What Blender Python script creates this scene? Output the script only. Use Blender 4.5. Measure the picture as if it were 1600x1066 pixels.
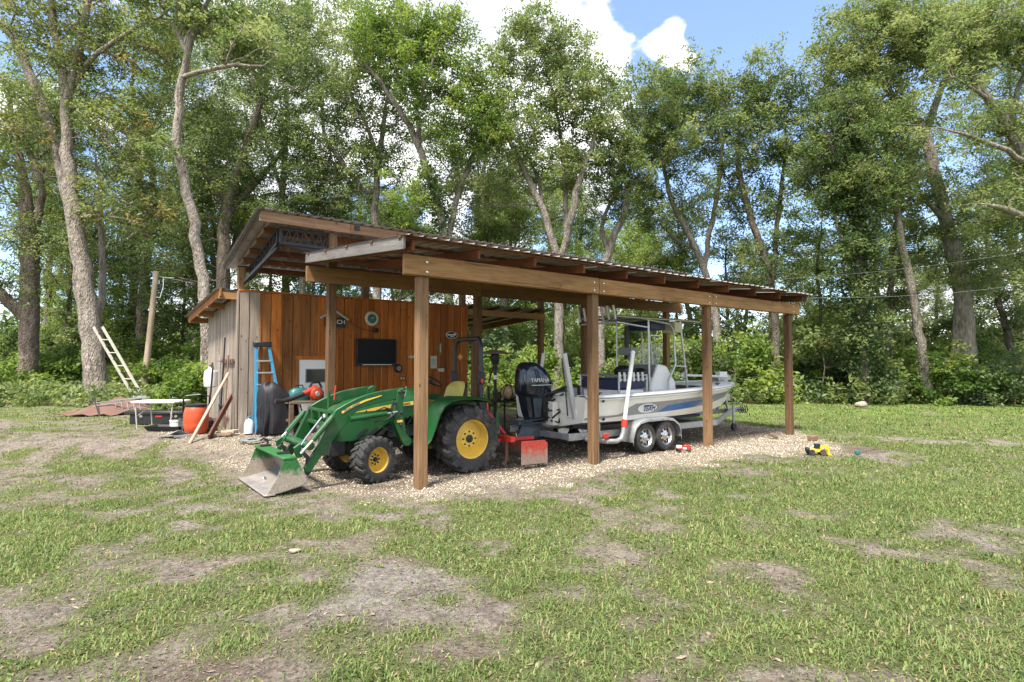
import bpy, bmesh, math, random
import numpy as np
from mathutils import Vector, Matrix

random.seed(7); np.random.seed(7)
scene = bpy.context.scene
for o in list(bpy.data.objects): bpy.data.objects.remove(o)
R = math.radians

# ------------------------------------------------------------------ camera
FPX, CX, CY, CAMH = 900.0, 800.0, 533.0, 1.6          # photo pixels
PITCH = math.atan(36 / FPX)
cam_d = bpy.data.cameras.new('camera'); cam = bpy.data.objects.new('camera', cam_d)
scene.collection.objects.link(cam); scene.camera = cam
cam_d.sensor_width = 36; cam_d.lens = 36 * FPX / 1600
cam_d.clip_start = 0.05; cam_d.clip_end = 3000
cam.location = (0, 0, CAMH); cam.rotation_euler = (R(90) + PITCH, 0, 0)

# ------------------------------------------------------------------ sky, sun, exposure
SUN_EL, SUN_AZ = 62.0, 205.0        # azimuth clockwise from +Y (straight ahead)
world = bpy.data.worlds.new('World'); scene.world = world; world.use_nodes = True
nt = world.node_tree; N = nt.nodes; Lk = nt.links; N.clear()
def wn(t, **k):
    n = N.new(t)
    for a, b in k.items(): setattr(n, a, b)
    return n
sky = wn('ShaderNodeTexSky', sky_type='NISHITA', sun_disc=False)
sky.sun_elevation = R(SUN_EL); sky.sun_rotation = R(SUN_AZ); sky.altitude = 20
sky.air_density = 1.0; sky.dust_density = .5; sky.ozone_density = 3.5
tc = wn('ShaderNodeTexCoord'); 
noise = wn('ShaderNodeTexNoise'); noise.inputs['Scale'].default_value = 2.6; noise.inputs['Detail'].default_value = 9; noise.inputs['Roughness'].default_value = .56
mp = wn('ShaderNodeMapping'); mp.inputs['Scale'].default_value = (1, 1, 1.7); mp.inputs['Location'].default_value = (3.1, 0.4, 1.2)
Lk.new(tc.outputs['Generated'], mp.inputs['Vector']); Lk.new(mp.outputs['Vector'], noise.inputs['Vector'])
wob = wn('ShaderNodeTexNoise'); wob.inputs['Scale'].default_value = 9; wob.inputs['Detail'].default_value = 5; Lk.new(tc.outputs['Generated'], wob.inputs['Vector'])
ws_ = wn('ShaderNodeVectorMath', operation='MULTIPLY_ADD'); ws_.inputs[1].default_value = (.14, .14, .14); ws_.inputs[2].default_value = (-.07, -.07, -.07); Lk.new(wob.outputs['Color'], ws_.inputs[0])
wv = wn('ShaderNodeVectorMath', operation='ADD'); Lk.new(tc.outputs['Generated'], wv.inputs[0]); Lk.new(ws_.outputs[0], wv.inputs[1])
# an opening of blue between the clouds, off to the right of the carport roof
def blob(d, rad, amp):
    d = Vector(d).normalized()
    dist = wn('ShaderNodeVectorMath', operation='DISTANCE'); Lk.new(wv.outputs[0], dist.inputs[0]); dist.inputs[1].default_value = d
    m = wn('ShaderNodeMapRange', interpolation_type='SMOOTHSTEP'); m.inputs['From Min'].default_value = 0; m.inputs['From Max'].default_value = rad
    m.inputs['To Min'].default_value = amp; m.inputs['To Max'].default_value = 0
    Lk.new(dist.outputs['Value'], m.inputs['Value']); return m.outputs['Result']
acc = noise.outputs['Fac']
for d, rad, amp in SKY_BLOBS if 'SKY_BLOBS' in globals() else (((0.43, 1, 0.64), .42, -.30), ((-0.12, 1, 0.60), .42, .20), ((0.31, 1, 0.575), .07, .20), ((-.28,1,.27),.16,-.22), ((.25,1,.2),.15,-.12), ((.95,1,.5),.3,-.12)):
    a = wn('ShaderNodeMath', operation='ADD'); Lk.new(acc, a.inputs[0]); Lk.new(blob(d, rad, amp), a.inputs[1]); acc = a.outputs[0]
cov = wn('ShaderNodeMapRange', interpolation_type='SMOOTHSTEP'); cov.inputs['From Min'].default_value = .455; cov.inputs['From Max'].default_value = .51
Lk.new(acc, cov.inputs['Value'])
cn = wn('ShaderNodeTexNoise'); cn.inputs['Scale'].default_value = 5; cn.inputs['Detail'].default_value = 7; Lk.new(mp.outputs['Vector'], cn.inputs['Vector'])
cr = wn('ShaderNodeValToRGB'); cr.color_ramp.elements[0].position = .35; cr.color_ramp.elements[0].color = (3.3, 3.45, 3.75, 1); cr.color_ramp.elements[1].position = .6; cr.color_ramp.elements[1].color = (6.4, 6.4, 6.4, 1)
Lk.new(cn.outputs['Fac'], cr.inputs['Fac'])
mix = wn('ShaderNodeMixRGB'); Lk.new(cov.outputs['Result'], mix.inputs['Fac'])
lift = wn('ShaderNodeMixRGB', blend_type='MIX'); lift.inputs['Fac'].default_value = .12; lift.inputs['Color2'].default_value = (3, 3.6, 5.4, 1)
Lk.new(sky.outputs['Color'], lift.inputs['Color1']); Lk.new(lift.outputs['Color'], mix.inputs['Color1']); Lk.new(cr.outputs['Color'], mix.inputs['Color2'])
bg = wn('ShaderNodeBackground'); bg.inputs['Strength'].default_value = .13
out = wn('ShaderNodeOutputWorld'); Lk.new(mix.outputs['Color'], bg.inputs['Color']); Lk.new(bg.outputs['Background'], out.inputs['Surface'])

sun_d = bpy.data.lights.new('sun', 'SUN'); sun = bpy.data.objects.new('sun', sun_d); scene.collection.objects.link(sun)
sun_d.energy = 4.1; sun_d.angle = R(10); sun_d.color = (1, .95, .86)
_a, _e = R(SUN_AZ), R(SUN_EL)
sdir = Vector((math.sin(_a) * math.cos(_e), math.cos(_a) * math.cos(_e), math.sin(_e)))
sun.rotation_euler = sdir.to_track_quat('Z', 'Y').to_euler(); sun.location = sdir * 60

vs = scene.view_settings; vs.view_transform = 'Standard'; vs.look = 'None'; vs.gamma = 1; vs.use_curve_mapping = False; vs.exposure = 1.35
scene.render.engine = 'CYCLES'

# ------------------------------------------------------------------ measuring helpers (photo pixel -> place)
def ray(x, y):
    a = (x - CX) / FPX; b = -(y - CY) / FPX
    return np.array([a, math.cos(PITCH) - b * math.sin(PITCH), b * math.cos(PITCH) + math.sin(PITCH)])
CC = np.array([0, 0, CAMH])
def ground0(x, y, z=0.0):
    d = ray(x, y); return CC + d * ((z - CAMH) / d[2])
TH = math.atan(1190 / FPX * math.cos(PITCH))
UU = np.array([math.sin(TH), math.cos(TH), 0]); VV = np.array([-UU[1], UU[0], 0])
OO = ground0(657, 762); ANG = R(90) - TH
def l2w(u, v, z=0): return Vector(OO + UU * u + VV * v + np.array([0, 0, z]))
def w2l(p): q = np.asarray(p) - OO; return (float(q @ UU), float(q @ VV), float(q[2]))
def onv(x, y, v):
    d = ray(x, y); t = ((OO - CC) @ VV + v) / (d @ VV); return w2l(CC + d * t)
def onu(x, y, u):
    d = ray(x, y); t = ((OO - CC) @ UU + u) / (d @ UU); return w2l(CC + d * t)
def atd(x, y, Y):
    d = ray(x, y); return Vector(CC + d * (Y / d[1]))
def sst(a, b, x):
    t = np.clip((np.asarray(x, float) - a) / (b - a), 0, 1); return t * t * (3 - 2 * t)
def gz(x, y):
    """height of the ground: the yard climbs a little towards the cabin and the left wood edge"""
    return .27 * sst(9.2, 11.2, y) * (1 - sst(-2.5, 1.0, x)) + .12 * sst(26, 60, y)
def gp(px, py):
    d = ray(px, py); t = 1.0
    for _ in range(60):
        p = CC + d * t; h = p[2] - float(gz(p[0], p[1])); t += h / -d[2] * .6
    return Vector(CC + d * t)

# ------------------------------------------------------------------ mesh builder
BASE = {}; FRAME = {}
def cn3(p): return Vector((p[0], p[1], p[2]))
class MB:
    def __init__(s): s.v = []; s.f = []
    def add(s, vs_, fs): b = len(s.v); s.v += [tuple(q) for q in vs_]; s.f += [tuple(b + i for i in f) for f in fs]; return s
    def box(s, c, d, rot=None):
        c = Vector(c); m = rot or Matrix.Identity(3)
        P = [c + m @ Vector((x * d[0] / 2, y * d[1] / 2, z * d[2] / 2)) for x in (-1, 1) for y in (-1, 1) for z in (-1, 1)]
        return s.add(P, [(0, 1, 3, 2), (4, 6, 7, 5), (0, 4, 5, 1), (2, 3, 7, 6), (0, 2, 6, 4), (1, 5, 7, 3)])
    def bar(s, p, q, w, h, up=(0, 0, 1)):
        p = Vector(p); q = Vector(q); x = (q - p).normalized(); up = Vector(up)
        if abs(x.dot(up)) > .98: up = Vector((1, 0, 0))
        y = up.cross(x).normalized(); z = x.cross(y)
        m = Matrix((x, y, z)).transposed(); return s.box((p + q) / 2, ((q - p).length, w, h), m)
    def tube(s, pts, r, n=8, cap=True):
        pts = [Vector(p) for p in pts]; k = len(pts); rr = r if isinstance(r, (list, tuple)) else [r] * k
        b = len(s.v); prev = None
        for i in range(k):
            t = (pts[min(i + 1, k - 1)] - pts[max(i - 1, 0)])
            t = t.normalized() if t.length > 1e-9 else Vector((0, 0, 1))
            if prev is None:
                a = Vector((0, 0, 1)) if abs(t.z) < .9 else Vector((1, 0, 0)); x = (a - t * a.dot(t)).normalized()
            else:
                x = (prev - t * prev.dot(t)); x = x.normalized() if x.length > 1e-6 else t.orthogonal().normalized()
            prev = x; y = t.cross(x)
            for j in range(n):
                g = 2 * math.pi * j / n; s.v.append(tuple(pts[i] + (x * math.cos(g) + y * math.sin(g)) * rr[i]))
        for i in range(k - 1):
            for j in range(n):
                s.f.append((b + i * n + j, b + i * n + (j + 1) % n, b + (i + 1) * n + (j + 1) % n, b + (i + 1) * n + j))
        if cap: s.f.append(tuple(b + j for j in range(n))[::-1]); s.f.append(tuple(b + (k - 1) * n + j for j in range(n)))
        return s
    def lathe(s, prof, c, axis=(0, 0, 1), n=24, closed=False):
        """prof: list of (radius, distance along axis)"""
        c = Vector(c); a = Vector(axis).normalized(); x = a.orthogonal().normalized(); y = a.cross(x); b = len(s.v); k = len(prof)
        for r_, h in prof:
            for j in range(n):
                g = 2 * math.pi * j / n; s.v.append(tuple(c + a * h + (x * math.cos(g) + y * math.sin(g)) * max(r_, 1e-4)))
        for i in range(k if closed else k - 1):
            i2 = (i + 1) % k
            for j in range(n): s.f.append((b + i * n + j, b + i * n + (j + 1) % n, b + i2 * n + (j + 1) % n, b + i2 * n + j))
        if not closed:
            s.f.append(tuple(b + j for j in range(n))[::-1]); s.f.append(tuple(b + (k - 1) * n + j for j in range(n)))
        return s
    def prism(s, poly, d):
        """poly: list of 3D points of a flat outline, d: extrusion vector"""
        P = [Vector(p) for p in poly]; d = Vector(d); n = len(P)
        return s.add(P + [p + d for p in P], [tuple(range(n))[::-1], tuple(range(n, 2 * n))] + [(i, (i + 1) % n, n + (i + 1) % n, n + i) for i in range(n)])
    def loft(s, rings, closed=True, caps=True):
        b = len(s.v); n = len(rings[0])
        for r_ in rings: s.v += [tuple(p) for p in r_]
        for i in range(len(rings) - 1):
            for j in range(n if closed else n - 1):
                s.f.append((b + i * n + j, b + i * n + (j + 1) % n, b + (i + 1) * n + (j + 1) % n, b + (i + 1) * n + j))
        if caps and closed:
            s.f.append(tuple(b + j for j in range(n))[::-1]); s.f.append(tuple(b + (len(rings) - 1) * n + j for j in range(n)))
        return s
    def sheet(s, rings, th):
        """open surface given as rows of points, thickened along its normals downwards by th"""
        n = len(rings[0]); m = len(rings)
        A = np.array([[tuple(p) for p in r_] for r_ in rings], float)
        du = np.gradient(A, axis=0); dv = np.gradient(A, axis=1); nn = np.cross(du, dv); nn /= (np.linalg.norm(nn, axis=2, keepdims=True) + 1e-12)
        Bm = A + nn * th; b = len(s.v); s.v += [tuple(p) for p in A.reshape(-1, 3)] + [tuple(p) for p in Bm.reshape(-1, 3)]; o = n * m
        for i in range(m - 1):
            for j in range(n - 1):
                q = (b + i * n + j, b + i * n + j + 1, b + (i + 1) * n + j + 1, b + (i + 1) * n + j); s.f.append(q); s.f.append(tuple(k + o for k in q)[::-1])
        edge = [(0, j) for j in range(n)] + [(i, n - 1) for i in range(1, m)] + [(m - 1, j) for j in range(n - 2, -1, -1)] + [(i, 0) for i in range(m - 2, 0, -1)]
        for k in range(len(edge)):
            a = b + edge[k][0] * n + edge[k][1]; c = b + edge[(k + 1) % len(edge)][0] * n + edge[(k + 1) % len(edge)][1]
            s.f.append((a, c, c + o, a + o))
        return s
    def ball(s, c, r, n=12, m=8):
        r = (r, r, r) if not isinstance(r, (list, tuple)) else r; c = Vector(c)
        rings = [[c + Vector((r[0] * math.sin(math.pi * i / m) * math.cos(2 * math.pi * j / n), r[1] * math.sin(math.pi * i / m) * math.sin(2 * math.pi * j / n), r[2] * math.cos(math.pi * i / m))) for j in range(n)] for i in range(1, m)]
        b = len(s.v); s.loft(rings, caps=False); t = len(s.v); s.v += [tuple(c + Vector((0, 0, r[2]))), tuple(c - Vector((0, 0, r[2])))]
        for j in range(n): s.f.append((t, b + j, b + (j + 1) % n)); s.f.append((t + 1, b + (m - 2) * n + (j + 1) % n, b + (m - 2) * n + j))
        return s
    def mesh(s, name, mat, off=(0, 0, 0), smooth=True, bevel=0, ang=38):
        me = bpy.data.meshes.new(name); o = Vector(off)
        me.from_pydata([tuple(Vector(p) - o) for p in s.v], [], s.f)
        bm = bmesh.new(); bm.from_mesh(me); bmesh.ops.recalc_face_normals(bm, faces=bm.faces)
        if bevel: bmesh.ops.bevel(bm, geom=bm.edges[:], offset=bevel, segments=1, affect='EDGES', clamp_overlap=True)
        bm.to_mesh(me); bm.free()
        if smooth: me.shade_smooth(); me.set_sharp_from_angle(angle=R(ang))
        if mat: me.materials.append(mat)
        return me
def link(o): scene.collection.objects.link(o); return o
def tag(o, label=None, cat=None, group=None, kind=None):
    if label: o['label'] = label
    if cat: o['category'] = cat
    if group: o['group'] = group
    if kind: o['kind'] = kind
    return o
def place(o, base, frame, rz=0):
    if frame == 'L': o.location = l2w(*base); o.rotation_euler = (0, 0, ANG + rz)
    else: o.location = Vector(base); o.rotation_euler = (0, 0, rz)
def thing(name, label, cat, base, frame='L', group=None, rz=0):
    o = link(bpy.data.objects.new(name, None)); o.empty_display_size = .1
    place(o, base, frame, rz); BASE[o.name] = Vector(base); return tag(o, label, cat, group)
def part(mb, name, mat, parent, smooth=True, bevel=0, label=None, ang=38, kind=None):
    me = mb.mesh(name, mat, BASE[parent.name], smooth, bevel, ang)
    o = link(bpy.data.objects.new(name, me)); o.parent = parent; BASE[o.name] = BASE[parent.name]
    if label: o['label'] = label
    if kind: o['kind'] = kind
    return o
def solo(mb, name, mat, label, cat, base, frame='L', group=None, smooth=True, bevel=0, rz=0, kind=None):
    o = link(bpy.data.objects.new(name, mb.mesh(name, mat, base, smooth, bevel))); place(o, base, frame, rz); BASE[o.name] = Vector(base)
    return tag(o, label, cat, group, kind)
_bm = {}
def piece(name, dims, loc, mat, parent, rot=None, bevel=.004):
    """a box-shaped piece (board, post, slat) sharing its mesh with others of the same size; loc in the thing's frame"""
    key = (tuple(round(d, 3) for d in dims), mat.name, bevel)
    if key not in _bm: _bm[key] = MB().box((0, 0, 0), dims).mesh(name, mat, smooth=False, bevel=bevel)
    o = link(bpy.data.objects.new(name, _bm[key])); o.parent = parent; o.location = Vector(loc) - BASE[parent.name]
    if rot: o.rotation_euler = rot
    BASE[o.name] = Vector(loc)
    return o
def dup(root, base, frame, rz=0, label=None, group=None, scale=1):
    r_ = link(root.copy()); place(r_, base, frame, rz); r_.scale = (scale,) * 3
    if label: r_['label'] = label
    if group: r_['group'] = group
    for ch in list(root.children):
        c = link(ch.copy()); c.parent = r_
        for g in list(ch.children): d = link(g.copy()); d.parent = c
    return r_
def text_mesh(txt, size, mat, depth=.003, shear=0):
    cu = bpy.data.curves.new('lettering', 'FONT'); cu.body = txt; cu.size = size; cu.extrude = depth / 2; cu.align_x = 'CENTER'; cu.align_y = 'CENTER'; cu.shear = shear; cu.resolution_u = 3
    ob = bpy.data.objects.new('lettering', cu); link(ob); me = bpy.data.meshes.new_from_object(ob); bpy.data.objects.remove(ob); me.materials.clear(); me.materials.append(mat); return me
def lettering(txt, size, mat, parent, at, xdir, ydir, name='lettering', depth=.003, shear=0):
    """at, xdir (reading direction), ydir (up) in the thing's frame"""
    o = link(bpy.data.objects.new(name, text_mesh(txt, size, mat, depth, shear))); o.parent = parent
    x = Vector(xdir).normalized(); y = Vector(ydir); y = (y - x * y.dot(x)).normalized(); z = x.cross(y)
    o.matrix_local = Matrix.Translation(Vector(at) - BASE[parent.name]) @ Matrix((x, y, z)).transposed().to_4x4(); return o

# ------------------------------------------------------------------ materials
def newmat(name):
    m = bpy.data.materials.new(name); m.use_nodes = True; t = m.node_tree
    return m, t, t.nodes['Principled BSDF']
def nd(t, typ, ins=None, **k):
    n = t.nodes.new(typ)
    for a, b in k.items(): setattr(n, a, b)
    for a, b in (ins or {}).items(): n.inputs[a].default_value = b
    return n
def c4(c): return (c[0], c[1], c[2], 1)
def ramp(t, fac, stops):
    r_ = nd(t, 'ShaderNodeValToRGB'); el = r_.color_ramp.elements
    while len(el) < len(stops): el.new(.5)
    for e, (p, c) in zip(el, stops): e.position = p; e.color = c4(c) if len(c) == 3 else c
    t.links.new(fac, r_.inputs['Fac']); return r_.outputs['Color']
def mixc(t, fac, a, b, mode='MIX'):
    m = nd(t, 'ShaderNodeMixRGB', blend_type=mode)
    for i, x in ((0, fac), (1, a), (2, b)):
        if hasattr(x, 'is_linked') or hasattr(x, 'links'): t.links.new(x, m.inputs[i])
        else: m.inputs[i].default_value = x if i == 0 else c4(x)
    return m.outputs[0]
def plain(name, col, rough=.5, metal=0, var=.12, scale=6, bump=0, dirt=None, dirt_amt=.5, coat=0, spec=.5):
    m, t, b = newmat(name); tcn = nd(t, 'ShaderNodeTexCoord')
    n = nd(t, 'ShaderNodeTexNoise', {'Scale': scale, 'Detail': 6, 'Roughness': .6}); t.links.new(tcn.outputs['Object'], n.inputs['Vector'])
    lo = tuple(c * (1 - var) for c in col); hi = tuple(min(1, c * (1 + var)) for c in col)
    c = ramp(t, n.outputs['Fac'], [(.3, lo), (.7, hi)])
    if dirt:
        n2 = nd(t, 'ShaderNodeTexNoise', {'Scale': scale * .6, 'Detail': 9, 'Roughness': .7}); t.links.new(tcn.outputs['Object'], n2.inputs['Vector'])
        f = ramp(t, n2.outputs['Fac'], [(.62 - .25 * dirt_amt, (0, 0, 0)), (.8 - .2 * dirt_amt, (.85, .85, .85))]); c = mixc(t, f, c, dirt)
    t.links.new(c, b.inputs['Base Color']); b.inputs['Roughness'].default_value = rough; b.inputs['Metallic'].default_value = metal
    b.inputs['Coat Weight'].default_value = coat; b.inputs['Specular IOR Level'].default_value = spec
    if bump:
        n3 = nd(t, 'ShaderNodeTexNoise', {'Scale': scale * 6, 'Detail': 5}); t.links.new(tcn.outputs['Object'], n3.inputs['Vector'])
        bp = nd(t, 'ShaderNodeBump', {'Strength': bump, 'Distance': .01}); t.links.new(n3.outputs['Fac'], bp.inputs['Height']); t.links.new(bp.outputs['Normal'], b.inputs['Normal'])
    return m
def wood(name, dark, light, axis='z', rough=.78, rnd=.3, knots=True, grey=None, grey_amt=.3, across=16, along=.9):
    m, t, b = newmat(name); tcn = nd(t, 'ShaderNodeTexCoord'); oi = nd(t, 'ShaderNodeObjectInfo')
    off = nd(t, 'ShaderNodeVectorMath', operation='SCALE'); comb = nd(t, 'ShaderNodeCombineXYZ', {'X': 31.0, 'Y': 17.0, 'Z': 23.0})
    t.links.new(comb.outputs[0], off.inputs[0]); t.links.new(oi.outputs['Random'], off.inputs['Scale'])
    addv = nd(t, 'ShaderNodeVectorMath', operation='ADD'); t.links.new(tcn.outputs['Object'], addv.inputs[0]); t.links.new(off.outputs[0], addv.inputs[1])
    def mapped(ac, al):
        mm = nd(t, 'ShaderNodeMapping'); s_ = [ac] * 3; s_['xyz'.index(axis)] = al; mm.inputs['Scale'].default_value = s_
        t.links.new(addv.outputs[0], mm.inputs['Vector']); return mm.outputs['Vector']
    n1 = nd(t, 'ShaderNodeTexNoise', {'Scale': 1, 'Detail': 5, 'Roughness': .62, 'Distortion': .8}); t.links.new(mapped(across, along), n1.inputs['Vector'])
    n2 = nd(t, 'ShaderNodeTexNoise', {'Scale': 1, 'Detail': 3}); t.links.new(mapped(across * 7, along * 4), n2.inputs['Vector'])
    n0 = nd(t, 'ShaderNodeTexNoise', {'Scale': 1, 'Detail': 3}); t.links.new(mapped(2.2, .8), n0.inputs['Vector'])
    c = ramp(t, n1.outputs['Fac'], [(.28, dark), (.68, light)])
    c = mixc(t, .35, c, ramp(t, n2.outputs['Fac'], [(.35, tuple(x * .55 for x in dark)), (.6, light)]))
    c = mixc(t, 1.0, c, ramp(t, n0.outputs['Fac'], [(.3, (.72, .70, .68)), (.7, (1.12, 1.12, 1.12))]), 'MULTIPLY')
    if grey:
        gf = ramp(t, n0.outputs['Fac'], [(.55 - .3 * grey_amt, (1, 1, 1)), (.75 - .2 * grey_amt, (0, 0, 0))]); c = mixc(t, gf, c, grey)
    if knots:
        vo = nd(t, 'ShaderNodeTexVoronoi', {'Scale': 1.0, 'Randomness': 1.0}); t.links.new(mapped(6.0, 3.6), vo.inputs['Vector'])
        kf = ramp(t, vo.outputs['Distance'], [(.05, (1, 1, 1)), (.13, (0, 0, 0))]); kf2 = mixc(t, 1.0, kf, (.8, .8, .8), 'MULTIPLY'); c = mixc(t, kf2, c, tuple(x * .22 for x in dark))
    n5 = nd(t, 'ShaderNodeTexNoise', {'Scale': 1, 'Detail': 2, 'Distortion': .4}); t.links.new(mapped(across * 2.6, .55), n5.inputs['Vector'])
    c = mixc(t, ramp(t, n5.outputs['Fac'], [(.27, (.85, .85, .85)), (.315, (0, 0, 0))]), c, tuple(x * .25 for x in dark))
    hs = nd(t, 'ShaderNodeHueSaturation'); mr = nd(t, 'ShaderNodeMapRange', {'To Min': 1 - rnd, 'To Max': 1 + rnd * .8}); t.links.new(oi.outputs['Random'], mr.inputs['Value'])
    t.links.new(mr.outputs['Result'], hs.inputs['Value']); t.links.new(c, hs.inputs['Color']); t.links.new(hs.outputs['Color'], b.inputs['Base Color'])
    b.inputs['Roughness'].default_value = rough; b.inputs['Specular IOR Level'].default_value = .25
    bp = nd(t, 'ShaderNodeBump', {'Strength': .35, 'Distance': .006}); t.links.new(n2.outputs['Fac'], bp.inputs['Height']); t.links.new(bp.outputs['Normal'], b.inputs['Normal'])
    return m
M = {}
M['post'] = wood('treated_pine_post', (.125, .066, .032), (.285, .17, .088), 'z', rnd=.28)
M['beam'] = wood('pine_beam', (.27, .13, .048), (.47, .27, .12), 'x', rnd=.15, across=11)
M['beam_dark'] = wood('shaded_beam', (.15, .075, .03), (.28, .155, .07), 'x', rnd=.2)  # darker pine: the middle beam's shade is put into the wood colour
M['rafter'] = wood('red_rafter', (.10, .034, .016), (.20, .075, .034), 'y', rnd=.25)
M['purlin'] = wood('roof_purlin', (.12, .045, .02), (.23, .095, .04), 'x', rnd=.25)
M['fascia_grey'] = wood('weathered_fascia', (.12, .11, .10), (.235, .22, .205), 'y', rnd=.1)
M['fascia'] = wood('brown_fascia', (.16, .085, .05), (.33, .20, .12), 'x', rnd=.2)
M['cedar'] = wood('stained_cedar_board', (.33, .085, .015), (.60, .20, .036), 'z', rnd=.34, rough=.55)
M['cedar_brown'] = wood('brown_cedar_board', (.22, .080, .024), (.44, .185, .058), 'z', rnd=.34)
M['grey_board'] = wood('weathered_grey_board', (.20, .155, .12), (.40, .335, .275), 'z', rnd=.2)
M['old_plank'] = wood('old_plank', (.20, .12, .075), (.40, .27, .18), 'x', rnd=.3)
M['bench_wood'] = wood('bench_wood', (.10, .065, .04), (.22, .155, .10), 'x', rnd=.2)
M['red_plank'] = wood('painted_brown_plank', (.13, .055, .04), (.22, .10, .075), 'z', rnd=.1, knots=False)
M['pale_wood'] = wood('pale_wood', (.40, .27, .19), (.58, .44, .34), 'z', rnd=.1, knots=False)
M['pole_wood'] = wood('utility_pole_wood', (.27, .19, .125), (.46, .36, .26), 'z', rnd=.1)
M['tin'] = plain('galvanised_roof', (.30, .29, .28), .5, .45, .2, 5, dirt=(.20, .115, .07), dirt_amt=.6)
M['steel_black'] = plain('black_truss_steel', (.022, .022, .024), .5, .3)
M['rust'] = plain('rusty_sheet', (.16, .082, .06), .8, .1, .25, 3, .3, dirt=(.10, .062, .05), dirt_amt=.6)
M['green'] = plain('tractor_green', (.004, .062, .011), .45, 0, .18, 5, dirt=(.075, .105, .05), dirt_amt=.3, coat=.0, bump=.06)
M['green_worn'] = plain('worn_green_paint', (.035, .15, .035), .5, 0, .25, 5, .1, dirt=(.34, .29, .23), dirt_amt=.95)
M['yellow'] = plain('tractor_yellow', (.70, .46, .07), .45, 0, .12, 6, dirt=(.40, .29, .13), dirt_amt=.4)
M['seat_yellow'] = plain('seat_vinyl', (.45, .39, .08), .5, 0, .1)
M['tyre'] = plain('tyre_rubber', (.028, .027, .027), .82, 0, .3, 8, .3, dirt=(.15, .125, .10), dirt_amt=.42)
M['black'] = plain('black_plastic', (.016, .016, .018), .45, 0, .15)
M['engine'] = plain('dark_engine', (.02, .022, .02), .6, .2, .4, 14, .4, dirt=(.09, .07, .05), dirt_amt=.3)
M['chrome'] = plain('bright_metal', (.62, .62, .62), .25, .95, .08)
M['alu'] = plain('brushed_aluminium', (.55, .55, .55), .38, .85, .1)
M['galv'] = plain('galvanised_steel', (.42, .42, .42), .5, .6, .2, 7, dirt=(.25, .2, .16), dirt_amt=.25)
M['scraped'] = plain('scraped_steel', (.27, .25, .24), .5, .35, .25, 6, .15, dirt=(.32, .27, .22), dirt_amt=.6)
M['gel'] = plain('cream_gelcoat', (.80, .77, .69), .28, 0, .05, 2, coat=.25, dirt=(.52, .44, .34), dirt_amt=.2)
M['gel_white'] = plain('white_gelcoat', (.84, .83, .80), .3, 0, .04, 3, coat=.2)
M['grey_band'] = plain('grey_hull_graphic', (.25, .25, .25), .35, 0, .06, coat=.2)
M['blue_band'] = plain('blue_hull_graphic', (.02, .13, .34), .3, 0, .1, coat=.2)
M['navy'] = plain('navy_vinyl', (.018, .022, .07), .5, 0, .2)
M['cowl'] = plain('dark_blue_cowling', (.018, .024, .042), .2, .35, .15, 3, coat=.6)
M['cowl_grey'] = plain('outboard_leg_grey', (.06, .075, .10), .35, .35, .15, 4, coat=.2)
M['white'] = plain('white_plastic', (.74, .73, .70), .45, 0, .06)
M['red'] = plain('red_paint', (.48, .032, .018), .5, 0, .2, 6)
M['box_red'] = plain('faded_red_blade_paint', (.46, .05, .03), .6, 0, .25, 5, .2, dirt=(.36, .24, .17), dirt_amt=.75)
M['orange'] = plain('orange_plastic', (.52, .07, .02), .42, 0, .1, 3)
M['ladder_blue'] = plain('fibreglass_blue', (.035, .21, .36), .45, 0, .1)
M['cover'] = plain('black_vinyl_cover', (.011, .010, .014), .62, 0, .25, 7, .3)
M['teal'] = plain('teal_green_plastic', (.02, .12, .12), .4, 0, .1)
M['screen'] = plain('dark_screen', (.004, .004, .005), .3, 0, .05, spec=.15)
M['heater'] = plain('heater_reflector', (.33, .27, .23), .45, .5, .2, 5)
M['tan'] = plain('tan_bundle', (.46, .30, .17), .8, 0, .35, 16, .4)
M['glass'] = plain('window_glass', (.035, .035, .04), .1, .0, .05)
M['grey_plastic'] = plain('grey_plastic', (.20, .21, .22), .5, 0, .15)
M['stone'] = plain('pale_stone', (.29, .245, .19), .85, 0, .2, 8, .4)
M['toy_yellow'] = plain('toy_yellow', (.78, .50, .02), .4, 0, .08)
M['cream'] = plain('cream_paint', (.58, .53, .36), .6, 0, .1)
M['deep_blue'] = plain('logo_blue', (.02, .03, .13), .4, 0, .1)
M['old_alu'] = plain('weathered_aluminium', (.52, .48, .40), .55, .35, .15)
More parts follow.
